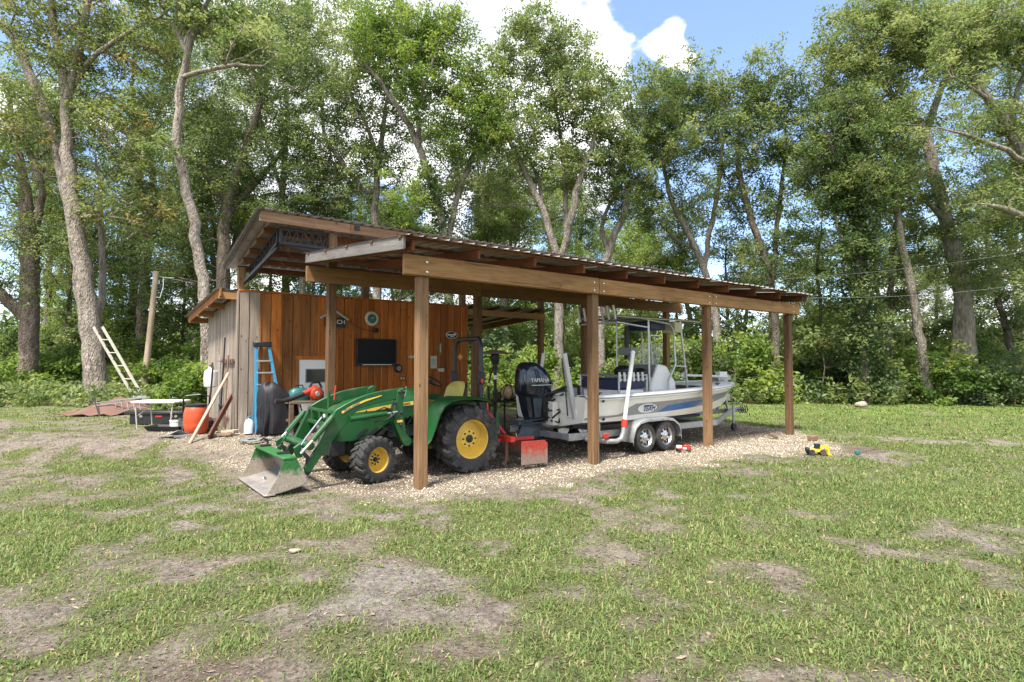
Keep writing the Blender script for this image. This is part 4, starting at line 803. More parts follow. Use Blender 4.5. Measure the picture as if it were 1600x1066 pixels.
tree('tall oak with an open crown behind the twin-trunked oak', 31, [[(1620, 610, 14), (1612, 480, 13), (1600, 340, 11), (1580, 220, 8), (1575, 100, 5)]], [(1580, 120, 80, 80, 40), (1540, 240, 70, 60, 28), (1620, 300, 60, 60, 20), (1500, 180, 60, 60, 20)], 'bark', 'leaf', 86, .7, 73, tint0=.6)
tree('airy oak behind the centre of the upper roof', 31, [[(760, 600, 12), (755, 450, 11), (745, 330, 9), (760, 230, 6), (765, 150, 4)]], [(745, 200, 60, 50, 24), (710, 290, 60, 50, 20), (790, 270, 50, 50, 18), (660, 220, 50, 50, 16), (850, 340, 60, 40, 16)], 'bark', 'leaf', 84, .7, 74, tint0=.6)
# understorey: small leafy oaks whose crowns fill the space below the tall ones
UND = []
for i, (px, Yd, w_, hh) in enumerate(((520, 31, 60, 150), (1280, 29, 60, 150), (110, 31, 60, 150))):
    UND.append(tree(('small leafy oak below the crossing stems left of the carport', 'small leafy oak between the dark oak and the ivy column', 'small leafy oak between the two far left trunks')[i], Yd, [[(px, 600, 7), (px + 3, 500, 6), (px - 4, 420, 5), (px + 5, 340, 3)]], [(px - 25, 330, w_, 55, 24), (px + 25, 400, w_, 50, 24), (px, 470, w_ + 10, 45, 22), (px - 10, 530, w_, 35, 12)], 'bark_dark', ('leaf', 'leaf_fresh', 'leaf_fresh')[i], 80, .64, 60 + i, tint0=(.62, .5, .6)[i], dens=1.6))
random.seed(91)
for k in range(28):
    Y = random.choice((28.5, 31, 34, 38)); x = (-24 + 50 * ((k * 9) % 28) / 27) * (Y / 30) + random.uniform(-.8, .8)
    dup(UND[k % 3], (x, Y + random.uniform(-.8, .8), float(gz(x, Y))), 'W', rz=random.uniform(0, 6.28), label='young leafy oak filling the gaps between the taller trunks', group='young oaks in the woods', scale=random.uniform(.7, 1.2))
# deeper trees: copies of the ones above, standing further back, each turned and scaled
random.seed(31); src = [TREES[i] for i in (4, 6, 8, 9, 11, 16, 17)]; n = 0
for Y, xs in ((34, range(-24, 27, 9)), (42, range(-32, 34, 10)), (53, range(-42, 44, 12))):
    for x in xs:
        x += random.uniform(-2, 2); y = Y + random.uniform(-2.5, 2.5); s_ = src[n % len(src)]; n += 1
        if -5 < x < 9 and Y < 40: y += 3
        dup(s_, (x, y, float(gz(x, y))), 'W', rz=random.uniform(0, 6.28), label='tall oak standing deep in the woods behind the first row of trees', group='oaks deep in the woods', scale=random.uniform(.72, .98))
# ------------------------------------------------------------------ shrubs along the wood edge
SH = []
def shrub_proto(seed, w_, h_, n, leaf, Lf=.13, Wf=.075, nl=150, t0=.5):
    rg = np.random.RandomState(seed); C = np.stack([rg.uniform(-w_, w_, n), rg.uniform(-w_ * .7, w_ * .7, n), np.zeros(n)], 1); hmax = h_ * np.clip(1 - (np.hypot(C[:, 0] / w_, C[:, 1] / w_ / .8)) ** 2 * .75, .15, 1); C[:, 2] = hmax * rg.rand(n) ** .6
    T = [([np.array([0, 0, -.1]), np.array([.03, 0, h_ * .3]), np.array([0, .05, h_ * .6])], [.03, .025, .015])]; pos, rad, chains, fx = grow(T, C, seed, tip=.006)
    return pos, rad, chains, fx, C, rg
def shrub(label, px, py, w_, h_, n, leaf, seed, group=None, nl=150, t0=.5, name='shrub', Y=None):
    b0 = gp(px, py) if Y is None else atd(px, py, Y); b0.z = float(gz(b0.x, b0.y)); pos, rad, chains, fx, C, rg = shrub_proto(seed, w_, h_, n, leaf)
    o = thing(name, label, 'shrub', b0, 'W', group); st_ = link(bpy.data.objects.new('stem', wood_mesh(pos, rad, chains, fx, np.zeros(3), M['bark_dark'], 'stem', False))); st_.parent = o
    fo = link(bpy.data.objects.new('foliage', leaf_obj('foliage', C, .42 * rg.uniform(.6, 1.4, len(C)), nl, .14, .085, rg, (0, 0, 0), M[leaf], tint0=t0, flat=.8))); fo.parent = o; SH.append(o); return o
shrub('round bright green bush at the wood edge below the twin-trunked oak', 1500, 632, 1.5, 2.3, 26, 'leaf_fresh', 41, t0=.35)
shrub('leafy dark bush hiding the foot of the ivy column', 1340, 626, 1.4, 2.1, 24, 'leaf_dark', 42)
shrub('dense green bush behind the last carport post', 1265, 622, 1.6, 2.4, 28, 'leaf', 43, t0=.4)
shrub('spreading green bush behind the trailer tongue', 1165, 618, 1.5, 1.7, 24, 'leaf', 44, t0=.5)
shrub('bright leafy bush behind the covered sprayer at the left cabin corner', 300, 640, .75, 1.5, 18, 'leaf_fresh', 45, t0=.55, Y=17)
shrub('tall tangled bush beneath the leaning service pole', 262, 632, 1.3, 2.2, 24, 'leaf_fresh', 46, t0=.5, Y=21.5)
shrub('sunny green bush seen through the carport beside the outboard motor', 830, 620, 1.6, 2.4, 28, 'leaf_fresh', 47, t0=.7, Y=21)
shrub('bushy growth seen between the tractor roll bar and the heater', 775, 620, 1.5, 2.2, 26, 'leaf_fresh', 48, t0=.55, Y=23)
shrub('green bush behind the boat console', 985, 612, 1.7, 2.6, 30, 'leaf', 49, t0=.55, Y=22)
shrub('tall green bush behind the bow of the boat', 1075, 612, 1.6, 2.9, 30, 'leaf', 50, t0=.5, Y=23.5)
shrub('low reddish-tipped bush right of the ivy column', 1405, 630, 1.2, 1.3, 20, 'leaf_warm', 51, t0=.3)
shrub('thick dark bush at the far right wood edge', 1585, 634, 1.6, 2.2, 28, 'leaf_dark', 52, t0=.6)
shrub('weedy bush at the foot of the gnarled old oak', 20, 625, 1.5, 1.2, 22, 'leaf_fresh', 53, t0=.5, Y=21.5)
shrub('green bush between the two left oaks', 100, 612, 1.5, 1.5, 22, 'leaf_fresh', 54, t0=.45, Y=25)
random.seed(77)
for Y, x0, x1, st, hs_ in ((26, -19, 24, 2.0, 1.2), (30, -24, 28, 2.2, 1.6), (36, -30, 34, 3.2, 1.6), (45, -40, 44, 4.0, 2.2), (58, -52, 56, 5.0, 2.9)):
    x = x0
    while x < x1:
        s_ = SH[random.randrange(len(SH))]; y = Y + random.uniform(-1.2, 1.2); xx = x + random.uniform(-.7, .7)
        dup(s_, (xx, y, float(gz(xx, y)) - .05), 'W', rz=random.uniform(0, 6.28), label='leafy shrub in the undergrowth deeper in the woods', group='undergrowth shrubs', scale=hs_ * random.uniform(.8, 1.25)); x += st
# low ground cover at the wood edge
def cover_leaves():
    rg = np.random.RandomState(8); n = 5200; x = rg.uniform(-24, 26, n); y = rg.uniform(17.5, 31, n); lim = np.where(x < 0.5, 17.2 + 1.2 * fbm(x, y, 3, .4, 3), 22.2 + 1.4 * fbm(x, y, 3, .5, 3)); lim = np.where((x > -5) & (x < .5), 17.5, lim)
    pr = w2 = (x - OO[0]) * VV[0] + (y - OO[1]) * VV[1]; ok = (y > lim) & ((pr > 9.6) | (x > 7) | (x < -9)); x, y = x[ok], y[ok]; h = rg.uniform(.05, .42, len(x)) * np.where(x < 0, 1.35, 1.0); C = np.stack([x, y, gz(x, y) + h], 1)
    co, ti = leaf_cloud(C, .34 * rg.uniform(.6, 1.3, len(C)), 26, .13, .09, rg, flat=.7, tint0=.6, tvar=.24); return scatter_mesh('ground_cover', co, [(0, 1, 2, 3)], ti, M['leaf'], None, None)
gc = link(bpy.data.objects.new('ground_cover', cover_leaves())); tag(gc, 'low leafy green ground cover along the edge of the woods', 'ground cover', None, 'stuff')
# ------------------------------------------------------------------ tractor
VC = 1.27
tr = thing('tractor', 'green compact tractor with yellow wheels and a front loader, parked under the carport', 'tractor', (.5, VC, 0))
def wheel(name, parent, c, r, w, rim_r, nl, ax, lug_h, skew, dish):
    """c centre, ax: outward axle direction"""
    ax = Vector(ax).normalized(); c = Vector(c); hw = w / 2
    wh = part(MB().lathe([(rim_r * .97, -hw * .78), (rim_r, -hw * .92), (r * .80, -hw * 1.0), (r * .90, -hw * .93), (r * .935, -hw * .6), (r * .94, 0), (r * .935, hw * .6), (r * .90, hw * .93), (r * .80, hw), (rim_r, hw * .92), (rim_r * .97, hw * .78)], c, ax, 40, closed=True), name, M['tyre'], parent)
    x = ax.orthogonal().normalized(); y = ax.cross(x); lg = MB()
    def P(th, rad, h): return c + ax * h + (x * math.cos(th) + y * math.sin(th)) * rad
    for s_ in (-1, 1):
        for i in range(nl):
            t0 = 2 * math.pi * (i + (.5 if s_ > 0 else 0)) / nl; d = 2 * math.pi / nl * .24; A = []
            for th, h, top in ((t0, -.06 * s_ * hw, 0), (t0 + skew * .6, s_ * hw * .6, 0), (t0 + skew, s_ * hw * 1.01, -.045 * r), (t0 + skew * 1.02, s_ * hw * 1.04, -.14 * r)):
                A.append([P(th - d, r * .925 + top - .012, h), P(th + d, r * .925 + top - .012, h), P(th + d * .75, r * .955 + lug_h + top, h), P(th - d * .75, r * .955 + lug_h + top, h)])
            lg.loft(A)
    part(lg, 'tread', M['tyre'], wh, ang=25)
    rm = part(MB().lathe([(rim_r, hw * .90), (rim_r * 1.02, hw * .80), (rim_r * .94, hw * .74), (rim_r * .88, hw * .2 + dish), (rim_r * .84, dish), (rim_r * .55, dish + .015), (rim_r * .45, dish + .045), (rim_r * .2, dish + .05), (.001, dish + .05), (.001, -hw * .7), (rim_r * .9, -hw * .8), (rim_r, -hw * .9)], c, ax, 36, closed=True), 'rim', M['yellow'], wh)
    b_ = MB()
    for k in range(8):
        g = 2 * math.pi * k / 8; q = c + ax * (dish + .04) + (x * math.cos(g) + y * math.sin(g)) * rim_r * .36; b_.lathe([(.014, 0), (.014, .022)], q, ax, 6)
    b_.lathe([(rim_r * .2, dish + .03), (rim_r * .2, dish + .065), (rim_r * .13, dish + .085), (.001, dish + .09)], c, ax, 14)
    part(b_, 'hub', M['engine'], wh); return wh
RW = .40
for s_ in (-1, 1):
    wheel('wheel', tr, (1.10, VC + s_ * .655, .49), .50, RW, .295, 15, (0, s_, 0), .03, .26, .02)
stv = R(13)
for s_ in (-1, 1):
    ax = Vector((-s_ * math.sin(stv), s_ * math.cos(stv), 0))
    wheel('wheel', tr, (-.33, VC + s_ * .545, .305), .315, .27, .175, 18, ax, .016, .20, -.02)
# fenders: curved panels over the rear wheels
for s_ in (-1, 1):
    vo_, vi_ = VC + s_ * .86, VC + s_ * .42
    prof = [(.36, .50), (.40, .66), (.47, .86), (.56, 1.0), (.68, 1.08), (.90, 1.115), (1.2, 1.105), (1.38, 1.06), (1.42, 1.02)]
    if s_ < 0: prof = [(.30, .47), (.38, .55), (.45, .72), (.52, .90), (.60, 1.02), (.72, 1.09), (.92, 1.12), (1.2, 1.105), (1.36, 1.07), (1.42, 1.03)]
    rows = [[Vector((u, v, z - (.02 if k in (0, 3) else 0))) for k, v in enumerate((vo_, vo_ - s_ * .03, vi_ + s_ * .03, vi_))] for u, z in prof]
    fd = part(MB().sheet(rows if s_ > 0 else [r_[::-1] for r_ in rows], .02), 'fender', M['green'], tr)
    sk = MB().prism([Vector((u, vi_, z)) for u, z in prof] + [Vector((1.42, vi_, .75)), Vector((.6, vi_, .5))], (0, s_ * .012, 0)); part(sk, 'fender_skirt', M['green'], fd, smooth=False)
# chassis, engine, transmission
ch = MB().box((.45, VC, .50), (2.1, .30, .26)).box((-.15, VC, .66), (.8, .40, .36)).box((1.15, VC, .62), (.62, .56, .5)).box((-.33, VC, .32), (.12, .9, .12)).box((.35, VC, .62), (.7, .52, .18))
ch.box((.9, VC - .35, .5), (.35, .2, .06)).box((.55, VC - .42, .42), (.42, .24, .035)).box((.55, VC + .42, .42), (.42, .24, .035)).box((-.72, VC, .45), (.22, .5, .22))
part(ch, 'chassis', M['engine'], tr, bevel=.012)
ex = MB(); random.seed(4)
for i in range(26):
    a = Vector((random.uniform(-.5, .5), VC - random.uniform(.20, .30), random.uniform(.45, .85))); ex.tube([a, a + Vector((random.uniform(-.25, .25), random.uniform(-.03, .03), random.uniform(-.15, .15)))], random.uniform(.008, .02), 6)
part(ex, 'hose', M['black'], tr)
# hood
def hood_ring(u, zt, zb, hw, crown=.10):
    y0 = VC; return [Vector((u, y0 - hw, zb)), Vector((u, y0 - hw * 1.02, (zt + zb) / 2)), Vector((u, y0 - hw * .98, zt - crown)), Vector((u, y0 - hw * .72, zt - crown * .28)), Vector((u, y0 - hw * .3, zt)), Vector((u, y0 + hw * .3, zt)), Vector((u, y0 + hw * .72, zt - crown * .28)), Vector((u, y0 + hw * .98, zt - crown)), Vector((u, y0 + hw * 1.02, (zt + zb) / 2)), Vector((u, y0 + hw, zb))]
hood = part(MB().loft([hood_ring(-.80, .84, .62, .20, .06), hood_ring(-.78, .92, .56, .24, .08), hood_ring(-.70, 1.0, .54, .27), hood_ring(-.52, 1.07, .54, .29), hood_ring(-.25, 1.13, .60, .30), hood_ring(.05, 1.18, .80, .305), hood_ring(.40, 1.22, .84, .31)]), 'hood', M['green'], tr, ang=50)
gl = MB()
for k in range(3): gl.prism([(-.50 + k * .16, VC - .302, .60), (-.40 + k * .16, VC - .302, .60), (-.32 + k * .16, VC - .302, .70), (-.37 + k * .16, VC - .302, .70)], (0, -.004, 0))
part(gl, 'vent', M['black'], hood, smooth=False)
st = MB().prism([(-.52, VC - .310, .93), (-.2, VC - .316, .99), (.12, VC - .320, 1.03), (.38, VC - .324, 1.055), (.38, VC - .324, 1.0), (.1, VC - .320, .975), (-.2, VC - .316, .945)], (0, -.004, 0)); part(st, 'stripe', M['yellow'], hood, smooth=False)
lettering('JOHN DEERE', .045, M['black'], hood, (.2, VC - .330, 1.012), (1, 0, .1), (0, 0, 1))
part(MB().box((-.80, VC, .76), (.02, .30, .12)), 'grille', M['black'], hood, bevel=.004)
for s_ in (-1, 1): part(MB().ball((-.795, VC + s_ * .12, .86), (.02, .055, .035)), 'headlight', M['gel_white'], hood)
# cowl, dash, wheel, seat, platform
part(MB().loft([hood_ring(.41, 1.22, .70, .31), hood_ring(.55, 1.24, .70, .29), hood_ring(.66, 1.20, .72, .22, .06)]), 'cowl', M['green'], tr, ang=50)
part(MB().box((.53, VC - .303, 1.09), (.16, .006, .05)), 'badge', M['yellow'], tr, smooth=False)
sw = part(MB().lathe([(.185, -.012), (.20, 0), (.185, .012), (.17, 0)], (.86, VC, 1.34), (.5, 0, .86), 24, closed=True), 'steering_wheel', M['black'], tr)
sp2 = MB().tube([(.62, VC, 1.15), (.86, VC, 1.34)], .022, 8)
for k in range(3):
    g = k * 2.094; sp2.tube([(.86, VC, 1.33), (.86 + .15 * math.cos(g) * .86, VC + .17 * math.sin(g), 1.33 - .09 * math.cos(g))], .011, 6)
part(sp2, 'steering_column', M['black'], sw)
part(MB().box((.75, VC, .56), (.72, 1.1, .03)).box((.9, VC, .80), (.5, .5, .02)), 'platform', M['black'], tr, bevel=.006)
seat = part(MB().loft([[Vector((u, VC + s_ * .24, z + dz)) for s_, dz in ((-1, 0), (1, 0), (1, .10), (.7, .13), (-.7, .13), (-1, .10))] for u, z in ((.82, .91), (1.0, .895), (1.22, .90))]), 'seat', M['seat_yellow'], tr, ang=60)
part(MB().loft([[Vector((u + du, VC + s_ * w_, z)) for s_, du in ((-1, 0), (1, 0), (1, .09), (-1, .09))] for u, z, w_ in ((1.18, .98, .20), (1.22, 1.10, .215), (1.26, 1.22, .205), (1.30, 1.29, .15), (1.32, 1.32, .07))]), 'seat_back', M['seat_yellow'], seat, ang=60)
part(MB().loft([[Vector((u + du, VC + s_ * w_, z)) for s_, du in ((-1, 0), (1, 0), (1, .03), (-1, .03))] for u, z, w_ in ((1.275, .96, .21), (1.32, 1.10, .225), (1.36, 1.22, .215), (1.40, 1.29, .16))]), 'seat_shell', M['black'], seat)
# roll bar
ru = 1.53; rp = [(ru, VC + .40, .75), (ru, VC + .40, 1.80), (ru + .01, VC + .37, 1.94), (ru + .02, VC + .29, 2.01), (ru + .02, VC - .29, 2.01), (ru + .01, VC - .37, 1.94), (ru, VC - .40, 1.80), (ru, VC - .40, .75)]
rb = part(MB().tube(rp, .036, 10), 'roll_bar', M['black'], tr)
hb = MB()
for s_ in (-1, 1):
    part(MB().box((ru, VC + s_ * .40, 1.38), (.1, .09, .2)), 'roll_bar_hinge', M['steel_black'], rb, bevel=.01); part(MB().box((ru, VC + s_ * .40, .9), (.12, .1, .25)), 'roll_bar_foot', M['steel_black'], rb, bevel=.01)
for s_ in (-1, 1): part(MB().ball((ru - .02, VC + s_ * .46, 1.33), (.02, .03, .045)), 'tail_light', M['red'], rb)
# loader
def PV(px, v): p = onv(px[0], px[1], v); return Vector((p[0], v, p[2]))
AV = .73; ath = .075
arm_px = [(634, 607), (614, 608), (592, 612), (574, 616.5), (557, 623), (540, 631.5), (525, 640.5), (520.5, 648), (497, 698), (476, 731), (478, 738), (486, 738), (500, 717), (524, 684), (541, 663), (552, 648), (562, 639), (585, 632), (610, 626), (634, 621)]
ARM = [PV(p, AV) for p in arm_px]; MIR = lambda P: [Vector((p.x, 2 * VC - p.y, p.z)) for p in P]
for k, poly in enumerate((ARM, MIR(ARM))):
    d = (0, ath, 0) if k == 0 else (0, -ath, 0)
    a = part(MB().prism(poly, d), 'loader_arm', M['green'], tr, smooth=False, bevel=.008)
    if k == 0:
        s_px = [(533.5, 643.5), (550, 633.6), (571, 624.6), (597, 617.5), (596, 619.0), (571, 627.4), (552, 636.3), (534.5, 646.6)]
        part(MB().prism([PV(p, AV - .002) for p in s_px], (0, -.004, 0)), 'stripe', M['yellow'], a, smooth=False)
        q = PV((550, 636.5), AV - .008); lettering('JOHN DEERE', .042, M['deep_blue'], a, q, Vector(PV((560, 631.5), AV) - PV((540, 641.5), AV)), (0, 0, 1))
MAST_px = [(621, 611), (630, 606), (635.5, 607), (630.5, 626), (630.5, 645), (635, 678), (642, 685), (643.5, 691), (640, 696.5), (633, 697), (628, 690), (615.5, 660), (613, 650), (617, 645), (620, 625)]
for k in range(2):
    P = [PV(p, AV - .03) for p in MAST_px]; P = P if k == 0 else MIR(P); d = (0, .12, 0) if k == 0 else (0, -.12, 0)
    ms = part(MB().prism(P, d), 'loader_mast', M['green'], tr, smooth=False, bevel=.006)
    if k == 0:
        part(MB().prism([PV(p, AV - .033) for p in ((620, 657), (628.5, 656), (629, 659.5), (620.5, 660.5))], (0, -.003, 0)), 'badge', M['yellow'], ms, smooth=False)
        pn = MB()
        for px in ((625, 613), (631, 612), (617, 645), (627, 645), (626, 664), (617, 630)): pn.lathe([(.022, 0), (.022, .02), (.012, .028)], PV(px, AV - .03), (0, -1, 0), 10)
        part(pn, 'pin', M['steel_black'], ms)
        hh = MB().tube([PV((633, 607), AV), PV((635, 604), AV + .02), PV((634, 612), AV - .04), PV((632, 620), AV - .05)], .007, 6); part(hh, 'handle', M['chrome'], ms)
        hs2 = MB()
        for a_, b_, c_ in (((612, 640), (600, 637), (588, 642)), ((622, 643), (606, 655), (585, 660)), ((615, 626), (610, 640), (618, 655))): hs2.tube([PV(a_, AV - .05), PV(b_, AV - .06), PV(c_, AV - .04)], .010, 6)
        part(hs2, 'hose', M['black'], ms)
for s_ in (0, 1):
    f = (lambda P: P) if s_ == 0 else MIR
    P = f([PV((548, 655), AV - .04), PV((604, 646), AV - .04), PV((620, 643.5), AV - .04)])
    cy = part(MB().tube(P[:2], .036, 12).tube([P[0] + (P[0] - P[1]) * .02, P[0]], .045, 10), 'lift_cylinder', M['green'], tr); part(MB().tube(P[1:], .018, 10), 'piston_rod', M['chrome'], cy)
    P = f([PV((520, 651), AV - .03), PV((489, 688), AV - .03), PV((470, 709), AV - .03)])
    cy = part(MB().tube(P[:2], .038, 12), 'bucket_cylinder', M['green'], tr); part(MB().tube(P[1:], .019, 10), 'piston_rod', M['chrome'], cy)
    P = f([PV((503, 652), AV + .16), PV((478, 684), AV + .16), PV((466, 703), AV + .16)]); part(MB().tube(P, .012, 8), 'guide_rod', M['green' if s_ else 'chrome'], tr)
    # linkage plates near the bucket
    P = f([PV(p, AV + .01) for p in ((468, 705), (474, 703), (484, 714), (487, 738), (481, 744), (476, 738), (479, 718))]); part(MB().prism(P, (0, .03 if s_ == 0 else -.03, 0)), 'link', M['steel_black'], tr, smooth=False, bevel=.004)
    P = f([PV(p, AV + .10) for p in ((459, 700), (470, 692), (473, 715), (464, 716))]); part(MB().prism(P, (0, .05 if s_ == 0 else -.05, 0)), 'bucket_bracket', M['green'], tr, smooth=False, bevel=.004)
q = PV((485, 700), AV); part(MB().tube([(q.x, AV, q.z + .02), (q.x, 2 * VC - AV, q.z + .02)], .055, 12), 'cross_tube', M['green'], tr)
q = PV((526, 652), AV); cg = MB()
for vv in (.95, 1.27, 1.6): cg.bar((q.x - .03, vv, q.z + .08), (q.x - .02, vv, q.z - .14), .05, .05)
cg.bar((q.x - .03, .80, q.z - .12), (q.x - .03, 1.74, q.z - .12), .05, .05).bar((q.x - .03, .80, q.z + .06), (q.x - .03, 1.74, q.z + .06), .04, .04); part(cg, 'brush_guard', M['green'], tr, smooth=False, bevel=.005)
gi = MB().tube([PV((513, 650), 1.5), PV((514, 611), 1.5)], .022, 8); part(gi, 'level_rod', M['green'], tr); part(MB().tube([PV((522, 625), 1.3), PV((524.5, 602), 1.3)], .009, 6), 'indicator_rod', M['red'], tr)
# bucket
BV0, BV1 = .60, 2.0
def BP(px): p = onv(px[0], px[1], BV0); return (p[0], p[2])
sec = [BP(p) for p in ((415, 777), (447, 767), (474, 757.5), (480, 752), (477, 745), (470, 730), (463.5, 718), (456, 717.5), (444, 720))]
sec[0] = (sec[0][0], .015); 
bk = part(MB().sheet([[Vector((u, v, z)) for u, z in sec] for v in (BV0 + .012, BV1 - .012)], .012), 'bucket', M['scraped'], tr)
side = sec + [( (sec[0][0] * .62 + sec[-1][0] * .38) + .05, sec[0][1] * .5 + sec[-1][1] * .5)]
for vv, d in ((BV0, .012), (BV1, -.012)): part(MB().prism([Vector((u, vv, z)) for u, z in side], (0, d, 0)), 'side_plate', M['bucket_green'], bk, smooth=False)
part(MB().box((sec[0][0] + .045, (BV0 + BV1) / 2, .024), (.13, BV1 - BV0 + .02, .02)), 'cutting_edge', M['scraped'], bk, bevel=.004)
part(MB().box(((sec[-1][0] + sec[-2][0]) / 2 + .02, (BV0 + BV1) / 2, sec[-1][1] + .02), (.17, BV1 - BV0 + .01, .03)), 'top_rim', M['bucket_green'], bk, bevel=.006)
for vv in (BV0 + .32, BV1 - .22):
    h_ = Vector(((sec[-1][0] + sec[-2][0]) / 2, vv, sec[-1][1] + .03)); part(MB().box(h_ + Vector((.03, 0, .015)), (.14, .08, .03)).tube([h_ + Vector((.06, 0, .02)), h_ + Vector((.06, 0, .09)), h_ + Vector((.0, 0, .12)), h_ + Vector((-.04, 0, .09))], .014, 6), 'hook', M['engine'], bk)
part(MB().ball(Vector((sec[0][0] + .2, BV1 - .5, .06)), .035), 'tow_ball', M['chrome'], bk)
# three-point hitch
for s_ in (-1, 1):
    part(MB().bar((1.45, VC + s_ * .3, .42), (1.95, VC + s_ * .38, .30), .03, .05), 'lower_link', M['steel_black'], tr, smooth=False, bevel=.004)
part(MB().bar((1.83, VC - .42, .28), (1.83, VC - .42, .82), .03, .07), 'stabiliser', M['green'], tr, smooth=False, bevel=.004)
# ------------------------------------------------------------------ box blade hitched behind the tractor
bx_ = thing('box_blade', 'faded red box scraper blade on the gravel behind the tractor', 'box blade', (2.1, .3, 0))
for vv in (.22, 1.95):
    part(MB().prism([(1.84, vv, .06), (2.36, vv, .05), (2.36, vv, .36), (2.30, vv, .41), (1.84, vv, .42)], (0, .018, 0)), 'end_plate', M['blade_red'], bx_, smooth=False, bevel=.003)
part(MB().sheet([[Vector((u, v, z)) for u, z in ((2.30, .06), (2.26, .12), (2.25, .24), (2.28, .36))] for v in (.24, 1.95)], .012), 'mouldboard', M['blade_red'], bx_)
fr = MB().bar((1.74, .3, .45), (1.74, 1.9, .45), .08, .08).bar((1.74, .95, .45), (1.80, 1.1, 1.0), .03, .06).bar((1.74, 1.6, .45), (1.80, 1.45, 1.0), .03, .06).bar((1.80, 1.1, .98), (1.80, 1.45, .98), .03, .06).bar((1.80, 1.27, .95), (2.3, 1.27, .40), .03, .05).bar((1.6, .6, .42), (2.3, .5, .42), .05, .05)
part(fr, 'hitch_frame', M['red'], bx_, smooth=False, bevel=.004)
for vv in (.5, .85, 1.2, 1.55): part(MB().bar((1.76, vv, .5), (1.76, vv, .10), .02, .05).bar((1.76, vv, .12), (1.70, vv, .04), .02, .045), 'shank', M['rust'], bx_, smooth=False)
# ------------------------------------------------------------------ boat on its trailer
BVC = 1.30
boat = thing('fishing_boat', 'cream centre-console fishing boat with a grey and blue side band on a trailer', 'boat', (5.8, BVC, .42))
ST = [3.30, 3.6, 4.2, 5.2, 6.2, 7.0, 7.7, 8.25, 8.65, 8.86, 8.96]
HB = [.97, 1.08, 1.16, 1.17, 1.15, 1.07, .92, .66, .36, .17, .04]      # gunwale half beam
HC = [.90, .99, 1.04, 1.03, .98, .86, .68, .45, .24, .11, .03]        # chine half beam
ZG = [1.03, 1.03, 1.04, 1.06, 1.09, 1.115, 1.14, 1.165, 1.18, 1.19, 1.195]
ZC = [.60, .60, .60, .60, .61, .64, .69, .77, .87, .97, 1.05]
ZK = [.45, .44, .43, .43, .44, .47, .52, .61, .76, .92, 1.03]
def itp(u, A): return float(np.interp(u, ST, A))
def hull_side(u, k, s_=-1, off=0):
    """k 0 chine .. 1 gunwale, slightly flared"""
    a, b_ = itp(u, HC), itp(u, HB); z0, z1 = itp(u, ZC), itp(u, ZG); w_ = a + (b_ - a) * (k ** .75 if u < 7 else k ** 1.25)
    return Vector((u, BVC + s_ * (w_ + off), z0 + (z1 - z0) * k))
SU = list(np.linspace(3.30, 7, 18)) + list(np.linspace(7.15, 8.96, 16))
rings = []
for u in SU:
    ks = (1, .8, .6, .4, .2, 0); L_ = [hull_side(u, k, -1) for k in ks]; Rr = [hull_side(u, k, 1) for k in ks[::-1]]
    zk = itp(u, ZK); c_ = itp(u, HC); strake = [Vector((u, BVC - c_ * .55, zk + (itp(u, ZC) - zk) * .5)), Vector((u, BVC, zk)), Vector((u, BVC + c_ * .55, zk + (itp(u, ZC) - zk) * .5))]
    rings.append(L_ + strake + Rr)
hm = MB().loft(rings, closed=False, caps=False)
n_ = len(rings[0]); hm.f.append(tuple(range(n_))); hull = part(hm, 'hull', M['gel'], boat, ang=32)
# gunwale cap and inner liner, floor, foredeck
cap = MB(); rows = []
for u in SU:
    b_ = itp(u, HB); z = itp(u, ZG); iw = max(.02, b_ - .20); rows.append((u, b_, iw, z))
for s_ in (-1, 1):
    cap.sheet([[Vector((u, BVC + s_ * (b_ + .03), z - .045)), Vector((u, BVC + s_ * (b_ + .028), z + .005)), Vector((u, BVC + s_ * (b_ - .02), z + .035)), Vector((u, BVC + s_ * (iw), z + .035)), Vector((u, BVC + s_ * (iw - .02 if iw > .1 else iw * .8), z - .02))] for u, b_, iw, z in rows], .006 * s_)
part(cap, 'gunwale', M['gel_white'], boat, ang=45)
lin = MB()
for s_ in (-1, 1): lin.sheet([[Vector((u, BVC + s_ * (iw - .01), z + .03)), Vector((u, BVC + s_ * (iw - .03), .72))] for u, b_, iw, z in rows if u < 7.6], .01)
part(lin, 'liner', M['gel_white'], boat)
part(MB().prism([Vector((u, BVC - (iw - .02), .72)) for u, b_, iw, z in rows if u < 7.7] + [Vector((u, BVC + (iw - .02), .72)) for u, b_, iw, z in rows[::-1] if u < 7.7], (0, 0, .02)), 'floor', M['gel_white'], boat, smooth=False)
part(MB().prism([Vector((u, BVC - iw * .99, itp(u, ZG) + .012)) for u, b_, iw, z in rows if u >= 7.1] + [Vector((u, BVC + iw * .99, itp(u, ZG) + .012)) for u, b_, iw, z in rows[::-1] if u >= 7.1], (0, 0, .012)), 'foredeck', M['gel_white'], boat, smooth=False)
part(MB().box((3.5, BVC, .90), (.34, 1.66, .22)), 'stern_deck', M['gel_white'], boat, bevel=.02)
part(MB().box((3.22, BVC, .72), (.14, .62, .42)), 'motor_bracket', M['gel'], boat, bevel=.015)
# rub rail
for s_ in (-1, 1): part(MB().tube([hull_side(u, .96, s_, .028) for u in SU], .016, 6), 'rub_rail', M['grey_band'], boat)
